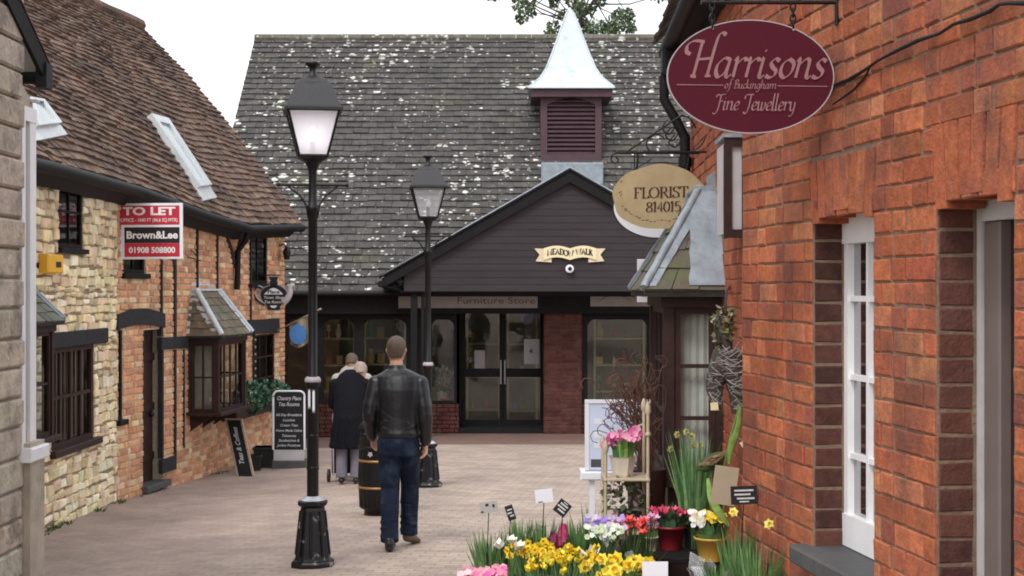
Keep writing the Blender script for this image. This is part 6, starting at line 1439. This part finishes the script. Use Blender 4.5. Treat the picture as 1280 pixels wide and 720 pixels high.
def prim(cols, s=1.0): return lambda m, p: petals(m, p, 5, .02*s, .012*s, (random.uniform(-.6, .6), -.8, random.uniform(.1, 1)), random.choice(cols), .12)
def hyac(m, p, col=(.45, .04, .15), h=.1, r=.022, n=60):
    for _ in range(n):
        a = random.uniform(0, 6.28); z = random.uniform(0, h); rr = r*(1-.5*(z/h)**2); d = Vector((math.cos(a), math.sin(a), .2)); petals(m, Vector(p)+Vector((math.cos(a)*rr, math.sin(a)*rr, z)), 5, .011, .004, d, col, .1)
def b_flowers():
    YD = (.82, .62, .03)
    plant('primula_pot', 603, 704, 5.95, ZT, 'pot of pink primulas at the left end of the low display', prim([(.75, .2, .35), (.8, .35, .45), (.6, .12, .35), (.85, .5, .5)], .85), K['pot_blk'], .055, .1, 80, .09, .1, 40, .016, .9, flh=.19)
    plant('primula_pot', 622, 714, 5.85, ZT, 'pot of lilac and purple primulas beside the pink primulas', prim([(.35, .2, .6), (.6, .3, .6), (.2, .12, .3)], .8), K['pot_blk'], .05, .09, 60, .075, .1, 30, .016, .9, flh=.17)
    plant('bulb_pot', 612, 668, 6.5, ZT, 'pot of tall green bulb shoots without blooms, leftmost in the display', tulip, K['pot_blk'], .06, .09, 0, bh=.27, nb=120, blw=.009)
    for px, lab in ((650, 'pot of dense green bulb shoots behind the yellow narcissi'), (678, 'pot of green bulb shoots below the white price card'), (722, 'pot of green bulb shoots right of the crimson hyacinth')):
        plant('bulb_pot', px, 658, 6.75, ZT, lab, tulip, K['pot_blk'], .065, .09, 0, bh=.28, nb=150, blw=.008, lean=.25)
    t = plant('hyacinth_pot', 704, 664, 6.6, ZT, 'crimson pink hyacinth standing among green bulb shoots', lambda m, p: None, K['pot_blk'], .05, .09, 0, bh=.2, nb=16, blw=.012)
    m = MB(); q = PX(704, 690, 6.6); hyac(m, q, (.5, .05, .16), .12, .024, 90); hyac(m, q+Vector((-.04, .02, -.02)), (.3, .03, .1), .1, .02, 60); m.build('blooms', K['petal'], t)
    for px, py, Y, lab in ((662, 688, 6.35, 'pot of small yellow narcissi left of centre in the display'), (688, 684, 6.4, 'pot of small yellow narcissi in front of the crimson hyacinth')):
        plant('narcissus_pot', px, py, Y, ZT, lab, lambda m, p: daffodil(m, p, .6, YD, (.82, .5, .02)), K['pot_blk'], .065, .09, 24, .1, .2, 140, .007, group='yellow spring flowers')
    for px, py, Y, lab in ((683, 709, 5.9, 'bunch of bright yellow tulips lowest in the display'), (706, 700, 5.95, 'bunch of bright yellow tulips under the diamond price card'), (724, 692, 6.1, 'bunch of bright yellow tulips beside a white tulip bud')):
        plant('tulip_pot', px, py, Y, ZT, lab, lambda m, p: tulip(m, p, random.uniform(.65, .9), random.choice([(.85, .66, .03), (.8, .58, .02), (.8, .7, .08)])), K['pot_blk'], .055, .1, 11, .08, .19, 120, .012, .6, bcols=[(.14, .24, .13), (.1, .2, .1), (.2, .3, .18)], group='yellow spring flowers')
    for px, py, Y, lab in ((752, 702, 5.95, 'pot of open yellow daffodils in front of the wicker basket'), (790, 703, 5.95, 'pot of open yellow daffodils beside the white blank card'), (775, 712, 5.85, 'pot of open yellow daffodils lowest below the basket')):
        plant('daffodil_pot', px, py, Y, ZT, lab, lambda m, p: daffodil(m, p, random.uniform(.75, 1.0)), K['pot_blk'], .06, .1, 9, .085, .24, 80, .008, .4, group='yellow spring flowers')
    for px, py, Y, lab in ((634, 680, 6.3, 'pair of white tulip buds left of the yellow narcissi'), (738, 694, 6.2, 'white tulip bud between yellow tulips and daffodils')):
        plant('white_tulip_pot', px, py, Y, ZT, lab, lambda m, p: tulip(m, p, 1.3, (.85, .82, .74)), K['pot_blk'], .045, .09, 3, .04, .15, 20, .01)
    # basket
    t = plant('flower_basket', 755, 662, 6.65, ZT, 'round wicker basket of white and violet flowers right of centre', prim([(.8, .82, .72), (.7, .74, .6), (.5, .6, .35)], .7), K['wicker'], .085, .12, 60, .08, .14, 20, .012, .7)
    m = MB(); c = PX(762, 652, 6.72)
    for k in range(55): petals(m, c+Vector((random.uniform(-.11, .07), random.uniform(-.03, .05), random.uniform(-.03, .03))), 5, .014, .009, (random.uniform(-.5, .5), -1, .5), random.choice([(.28, .15, .55), (.4, .28, .65), (.6, .5, .7)]), .1)
    m.build('violet_blooms', K['petal'], t)
    m = MB(); b = PX(757, 690, 6.6); leafball(m, b+Vector((0, 0, .02)), .1, 16, .12, [(.5, .5, .5)], (1, .6, .7)); m.build('wrapping', K['cello'], t)
    cyc = lambda cols: (lambda m, p: petals(m, p, 5, .02, .009, (random.uniform(-.5, .5), -.4, 1), random.choice(cols), 1.1))
    plant('cyclamen_pot', 786, 655, 6.75, ZT, 'pot of coral red cyclamen right of the wicker basket', cyc([(.75, .07, .06), (.8, .12, .1)]), K['ceram'], .06, .1, 30, .075, .13, 40, .018, .8)
    plant('cyclamen_pot', 808, 651, 6.85, ZT, 'pot of pale pink cyclamen below the ivory plant stand', cyc([(.8, .45, .6), (.75, .35, .55)]), K['ceram'], .05, .1, 16, .05, .13, 30, .018, .8)
    plant('cyclamen_pot', 838, 641, 7.25, ZB+.002, 'crimson cyclamen in a dark red pot on the shelf under the bay', cyc([(.6, .04, .12), (.7, .1, .2), (.5, .03, .1)]), K['pot_red'], .075, .115, 36, .09, .11, 60, .02, 1.0, bcols=[(.04, .1, .04), (.07, .14, .07)])
    plant('succulent_pot', 814, 662, 7.2, ZB+.002, 'tiny white and plum pot at the left end of the dark shelf', cyc([(.5, .2, .3)]), K['ceram'], .035, .07, 5, .03, .05, 14, .01)
    t = plant('primrose_pot', 888, 645, 6.95, ZB+.002, 'yellow primroses in a yellow pot at the right end of the dark shelf', prim([(.85, .6, .04), (.85, .7, .1)], .9), K['pot_yel'], .075, .11, 46, .07, .09, 30, .02, .9)
    m = MB(); c = PX(872, 645, 6.9)
    for k in range(30): petals(m, c+Vector((random.uniform(-.035, .03), 0, random.uniform(-.045, .03))), 5, .014, .009, (random.uniform(-.5, .5), -1, .4), (.85, .84, .8), .1)
    m.build('white_blooms', K['petal'], t)
    # tall stems
    c = PX(868, 660, 7.3); t = thing('tall_bunch', tuple(c), 'tall bunch of daffodil stems in front of the florist bay window', 'bunch'); m = MB(); blades(m, Vector((c.x, c.y, ZB)), .05, 130, .56, .2, .009, [(.09, .2, .07), (.06, .15, .05), (.14, .26, .1)]); m.build('stems', K['leaf'], t)
    m = MB(); 
    for k in range(6): daffodil(m, Vector((c.x+random.uniform(-.14, .08), c.y, ZB+random.uniform(.48, .58))), .6, (.5, .5, .2), (.45, .4, .12))
    m.build('blooms', K['petal'], t)
    m = MB(); m.lathe(Vector((c.x, c.y, ZB)), [(.05, 0), (.06, .12)], 14); m.build('bucket', K['pot_blk'], t)
    # clumps by the wall corner
    plant('bulb_pot', 926, 668, 6.1, ZT, 'tall green daffodil leaves under the small hanging blackboard', tulip, K['pot_blk'], .07, .1, 0, bh=.34, nb=170, blw=.007, lean=.2)
    t = plant('daffodil_pot', 948, 672, 5.75, ZT, 'clump of daffodil leaves with one yellow bloom against the brick corner', tulip, K['pot_blk'], .075, .1, 0, bh=.34, nb=200, blw=.007, lean=.3)
    m = MB(); daffodil(m, PX(961, 655, 5.68), .65, (.8, .75, .2), (.8, .7, .05)); daffodil(m, PX(917, 640, 5.7), .6, (.8, .75, .2)); m.build('blooms', K['petal'], t)
    plant('bulb_pot', 902, 694, 5.9, ZT, 'low fresh green shoots right of the cellophane wrapped posy', tulip, K['pot_blk'], .06, .1, 0, bh=.24, nb=170, blw=.006, lean=.35, bcols=[(.1, .22, .05), (.13, .26, .07)])
    c = PX(888, 712, 5.95); t = thing('wrapped_posy', (c.x, c.y, ZT), 'posy wrapped in bluish clear cellophane at the display front', 'posy'); m = MB(); leafball(m, Vector((c.x, c.y, ZT+.2)), .07, 40, .09, [(.5, .52, .56)], (.8, .7, 1.2)); m.build('wrapping', K['cello'], t)
    m = MB(); blades(m, Vector((c.x, c.y, ZT)), .03, 20, .22); m.build('stems', K['leaf'], t)
    # leaves beside the stand
    c = PX(742, 640, 7.5); t = plant('bulb_pot', 742, 600, 7.5, G(.4, 7.5), 'tall green shoots left of the ivory plant stand', tulip, K['pot_blk'], .09, .55, 0, bh=.42, nb=60, blw=.012, lean=.25)
    # ---- price cards on sticks
    def card(px, py, w, h, Y, rot, col, lab, marks, d=.25, name='price_card'):
        s = Y/F; c = PX(px, py, Y); t = thing(name, (c.x, Y, c.z-d), lab, 'price card', 'price cards on sticks'); f = Fr(c).rot(R(rot)); m = MB(); m.box(f, -w/2*s, w/2*s, -h/2*s, h/2*s, -.002, 0); bd = m.build('card', col, t)
        m = MB(); m.tube([c+Vector((0, .006, -h*.3*s)), c+Vector((-.01, .01, -d))], .0022, 5); m.build('stick', K['black'], t)
        m = MB()
        for (x, y, w_, h_) in marks: m.box(f, (x-w_/2)*s, (x+w_/2)*s, (y-h_/2)*s, (y+h_/2)*s, 0, .0012)
        m.build('writing', K['signblk'] if col is not K['chalk'] else K['chalkw'], bd)
    gc = M('grey_card', (.38, .37, .36), .7, .1, 9, 0)
    card(611, 634, 23, 14, 6.4, 8, gc, 'pale grey price card, leftmost on the sticks', ((-2, 3, 4, 3), (6, 1, 3, 4), (-9, -5, 3, 2)))
    card(638, 641, 10, 19, 6.4, 18, K['chalk'], 'narrow dark price card beside the pale grey card', ((0, 4, 6, 1.5), (-1, 0, 6, 1.5), (1, -4, 5, 2)))
    card(680, 620, 22, 17, 6.5, 6, K['whitep'], 'plain white price card, tallest on its stick', ((-5, -7, 6, 1),))
    card(703, 635, 17, 18, 6.45, -38, K['chalk'], 'dark square price card turned like a diamond', ((0, 4, 11, 2), (-1, 0, 12, 2), (1, -4, 10, 2), (0, 7, 6, 1)))
    card(819, 712, 32, 20, 5.8, 0, K['whitep'], 'blank white card low in front at the display edge', (), .15)
    card(930, 619, 33, 23, 6.0, 2, K['chalk'], 'small blackboard price sign against the brick corner', ((0, 6, 24, 2), (-2, 1, 20, 2), (2, -4, 22, 2), (0, -8, 12, 1.5)), .25)
    # ---- ivory plant stand
    Y = 7.75; s = Y/F; x0, x1 = (757-640)*s, (810-640)*s; zg = G(.6, Y); t = thing('plant_stand', ((x0+x1)/2, Y, zg), 'ivory metal shelved plant stand holding the cream bowl of pink flowers', 'plant stand'); f = Fr((0, Y, 0)); zt = CAMZ+(360-512)*s
    m = MB()
    for x, zz in ((x0, CAMZ+(360-560)*s), (x1, zt)):
        for y in (0, -.24): m.tube([f.pt(x, zg, y), f.pt(x, zz, y)], .009, 8); m.lathe(f.pt(x, zz-.03, y), [(.009, 0), (.017, .02), (.014, .045), (.006, .07)], 10)
    m.ball(f.pt(x1, zt-.13, 0), .016, seg=10)
    m.tube([f.pt(x0, CAMZ+(360-562)*s, -.24), f.pt((x0+x1)/2, CAMZ+(360-545)*s, -.24), f.pt(x1, CAMZ+(360-535)*s, -.24)], .005, 6)
    m.build('frame', K['ivory'], t)
    for py in (598, 665): z = CAMZ+(360-py)*s; m = MB(); m.box(f, x0-.01, x1+.01, z-.014, z, -.25, .015, bev=.003); m.build('shelf', K['ivory'], t)
    c = Vector(((780-640)*s, Y+.1, CAMZ+(360-598)*s+.001)); t = thing('flower_bowl', tuple(c), 'cream ceramic bowl of pink flowers on the ivory plant stand', 'flower bowl'); m = MB(); m.lathe(c, [(.05, 0), (.055, .012), (.075, .1), (.08, .105), (.07, .1)], 8, rotz=R(22), sm=False); m.build('bowl', K['ceram'], t)
    m = MB(); blades(m, c+Vector((0, 0, .09)), .05, 50, .14, .5, .011, [(.08, .2, .05), (.25, .4, .08), (.05, .12, .04)]); m.build('leaves', K['leaf'], t); m = MB()
    for k in range(60): x = random.uniform(-.1, .09); petals(m, c+Vector((x, -.03+random.uniform(-.04, .04), .2+.25*(x+.05)+random.uniform(-.025, .025))), 5, .02, .01, (random.uniform(-.6, .6), -1, .3), random.choice([(.65, .15, .35), (.75, .3, .45), (.5, .08, .25)]), .2)
    m.build('blooms', K['petal'], t)
    c = Vector(((783-640)*s, Y+.1, CAMZ+(360-665)*s+.001)); t = thing('foliage_pot', tuple(c), 'mixed green and plum foliage pot on the lower shelf of the stand', 'plant'); pot(c, .06, .1, K['pot_blk'], t); m = MB(); leafball(m, c+Vector((0, -.02, .17)), .11, 200, .04, [(.08, .14, .05), (.12, .06, .06), (.3, .3, .28), (.06, .1, .04)]); m.build('leaves', K['leaf'], t)
    c = Vector(((799-640)*s, Y+.02, zt-.1)); m = MB()
    # twiggy dried arrangement
    Y2 = 8.15; c = PX(808, 590, Y2); t = thing('dried_twigs', (c.x, Y2, G(c.x, Y2)), 'tangle of curly brown dried twigs above the white display board', 'dried twigs'); m = MB()
    for k in range(95):
        e = PX(random.gauss(786, 17), random.gauss(494, 22), Y2+random.uniform(-.1, .1)); p = [Vector((c.x+random.uniform(-.03, .03), Y2, .75))]; 
        for j in range(1, 6): p.append(Vector((p[0].x+(e.x-p[0].x)*(j/5)**2.2, p[0].y, p[0].z+(e.z-p[0].z)*(j/5)))+Vector((random.gauss(0, .022), random.gauss(0, .02), random.gauss(0, .022))))
        a = random.uniform(0, 6); e2 = p[-1]
        for j in range(1, 5): p.append(e2+Vector((.035*math.cos(a+j*.9)-.035*math.cos(a), 0, .035*math.sin(a+j*.9)-.035*math.sin(a))))
        m.tube(p, [.0032]*3+[.0024]*(len(p)-3), 4, cap=False)
    m.build('twigs', K['twig'], t); m = MB(); m.lathe(Vector((c.x, Y2, G(c.x, Y2))), [(.09, 0), (.12, .4), (.1, .8), (.11, 1.05)], 14); m.build('vase', K['brownwood'], t)
    # white board
    Y3 = 8.5; s3 = Y3/F; c = PX(772, 545, Y3); zg = G(c.x, Y3); t = thing('display_board', (c.x, Y3, zg), 'pale blue white display board standing behind the ivory plant stand', 'board'); f = Fr((c.x, Y3, 0)); a = 40*s3
    m = MB(); m.box(f, -a, a, CAMZ+(360-588)*s3, CAMZ+(360-502)*s3, -.03, 0, bev=.006); bd = m.build('board', M('pale_blue_board', (.6, .66, .85), .5, .12, 3, 0), t)
    m = MB(); m.box(f, -a-.004, a+.004, CAMZ+(360-504)*s3, CAMZ+(360-500)*s3, -.035, .006); m.box(f, -a-.004, -a+.02, CAMZ+(360-588)*s3, CAMZ+(360-504)*s3, -.032, .004); m.box(f, -a-.03, a*.3, CAMZ+(360-600)*s3, CAMZ+(360-589)*s3, -.16, .03, bev=.008)
    for x in (-a*.8, a*.8): m.box(f, x-.015, x+.015, zg, CAMZ+(360-600)*s3, -.03, 0)
    m.build('frame', K['whitep'], bd)
    m = MB()
    for y in (523, 540, 553): m.box(f, -a+.05, -a+.09, CAMZ+(360-y-7)*s3, CAMZ+(360-y)*s3, 0, .0015)
    m.build('print', K['whitep'], bd); m = MB(); m.box(f, -a+.03, -a+.1, CAMZ+(360-584)*s3, CAMZ+(360-574)*s3, 0, .0015); m.build('caption', K['sill'], bd)
    # small tin on the bay sill
    c = W2.pt(W2.u(823, .36), W2.z(818, 597)+.001, .345); m = MB(); m.lathe(c, [(.025, 0), (.028, .09), (.024, .095)], 12); solo(m, 'tin', K['edge'], 'small grey tin standing on the bay sill corner', 'tin')
    # cardboard sheet
    c = PX(906, 607, 6.75); f = Fr(c).rot(R(-8)); s = 6.75/F; m = MB(); m.box(f, -15*s, 15*s, -24*s, 24*s, -.004, 0); solo(m, 'cardboard_sheet', M('buff_card', (.42, .34, .24), .8, .1, 5, 0), 'buff cardboard sheet leaning at the corner behind the yellow pot', 'cardboard')
    # hanging dried bundle
    Y = 7.1; s = Y/F; c = PX(908, 385, Y); t = thing('dried_bundle', (c.x, Y, CAMZ+(360-525)*s), 'bundle of dried twigs in silvery netting hanging at the wall corner', 'dried bundle'); m = MB()
    def q(px, py, dy=0): return PX(px, py, Y)+Vector((0, dy, 0))
    m.tube([q(907, 395), q(908, 365), W2.pt(W2.u(912), 1.79, .0)], .006, 6); lobes = (([(903, 392), (901, 410), (908, 435), (906, 450)], [6, 10, 9, 14]), ([(905, 440), (899, 462), (893, 485), (898, 512)], [15, 16, 12, 6]), ([(910, 440), (917, 462), (924, 488), (921, 518)], [15, 19, 16, 7]))
    for pts, rr in lobes: cp = crom(pts, 5); R_ = [rr[min(len(rr)-1, i//5)]*(1-(i % 5)/5)+rr[min(len(rr)-1, i//5+1)]*(i % 5)/5 for i in range(len(cp))]; m.tube([q(a, b) for a, b in cp], [r*s*.9 for r in R_], 12)
    m.build('bundle', M('dark_dried_stems', (.06, .05, .045), .9, .4, 25, .9, 60, stretch=(3, 3, .5)), t)
    n = MB()
    for (pts, rr), cnt in zip(lobes, (16, 80, 110)):
        cp = crom(pts, 6)
        for k in range(cnt):
            i = random.randint(0, len(cp)-3); a, b = cp[i]; j = min(len(rr)-2, i//6); rad = (rr[j]+(rr[j+1]-rr[j])*((i % 6)/6))*s*.97; a0 = random.uniform(-2.9, -.3); sp = random.uniform(.5, 1.4); sl = random.uniform(-.05, .05); P = []
            for w in range(6): an = a0+sp*w/5; P.append(q(a, b)+Vector((math.cos(an)*rad, math.sin(an)*rad, sl*w/5)))
            n.tube(P, .0009 if k % 5 else .0018, 4, cap=False)
    n.build('netting', M('silver_thread', (.42, .39, .38), .5, .1, 20, 0), t)
    m = MB(); leafball(m, q(904, 408), .05, 130, .04, [(.1, .11, .04), (.16, .14, .06), (.3, .28, .2)], (.8, .8, 2)); m.build('moss_head', K['leaf'], t)
    for px, py, ro, lab in ((931, 555, 35, 'small cream tag lying on the brick corner below the netted bundle'), (893, 508, 4, 'small white tag hanging left of the netted bundle')):
        f = Fr(PX(px, py, 6.95)).rot(R(ro)); m = MB(); m.box(f, -.018, .018, -.018, .018, -.0015, 0); m.tube([f.pt(0, .018, 0), f.pt(-.02, .07, 0)], .001, 4); solo(m, 'price_tag', K['cream'], lab, 'tag')
    # long leaves and woven ornament
    m = MB(); P = [PX(a, b, 6.95) for a, b in crom([(926, 508), (922, 535), (914, 560), (911, 580)], 5)]; m.tube(P, [.003+.013*math.sin(math.pi*(i+1)/(len(P)+1)) for i in range(len(P))], 8, (.16, .26, .05), flat=.2)
    P = [PX(a, b, 6.9) for a, b in crom([(885, 598), (890, 625), (902, 645), (912, 658)], 5)]; m.tube(P, [.004+.016*math.sin(math.pi*(i+1)/(len(P)+1)) for i in range(len(P))], 8, (.3, .45, .12), flat=.25)
    m.tube([PX(a, b, 6.98) for a, b in crom([(905, 640), (904, 600), (910, 560), (925, 505)], 5)], .005, 6, (.12, .2, .05)); solo(m, 'long_leaves', K['leaf'], 'long curving green leaf stems rising beside the brick corner', 'leaves')
    c = PX(890, 577, 7.0); t = thing('woven_ornament', tuple(c), 'woven green and brown leaf ornament held up above the yellow pot', 'ornament'); m = MB(); d = Vector((.065, 0, .035)); m.loft([(c-d*1.05, (0, .004, 0), (0, 0, .006)), (c-d*.6, (0, .03, 0), (-.012, 0, .03)), (c, (0, .04, 0), (-.014, 0, .036)), (c+d*.6, (0, .03, 0), (-.01, 0, .026)), (c+d*1.05, (0, .01, 0), (0, 0, .012))], 12); m.build('core', M('moss', (.05, .09, .025), .9, .4, 30, .8, 80), t)
    m = MB()
    for k in range(9): m.tube([c-d*1.0+Vector((0, -.02, .02)), c+Vector((random.uniform(-.02, .02), -.043, random.uniform(-.01, .03))), c+d*1.1+Vector((0, -.01, random.uniform(-.005, .02)))], .004, 5)
    m.build('weave', K['wicker'], t); m = MB(); m.tube([c, c+Vector((-.005, .01, -.33))], .004, 5); m.build('stake', K['wicker'], t)
b_flowers()
# grass and weeds growing at the foot of the stone wall
m = MB()
for k in range(500):
    w = random.choice((WS, WS, WB)); u = random.uniform(.5, w.L)**1.0; n_ = abs(random.gauss(0, .05)); p = w.pt(u, 0, n_+.02); p.z = G(p.x, p.y)-.002
    if noise.noise(Vector((u*1.3, 3 if w is WS else 7, 0))) < .05: continue
    blades(m, p, .015, 3, random.uniform(.02, .06), 1.2, .005, [(.07, .12, .03), (.1, .15, .04)])
o = m.build('weeds', K['leaf']); o['kind'] = 'stuff'; o['label'] = 'small weeds and moss growing along the foot of the cottage wall'; o['category'] = 'weeds'
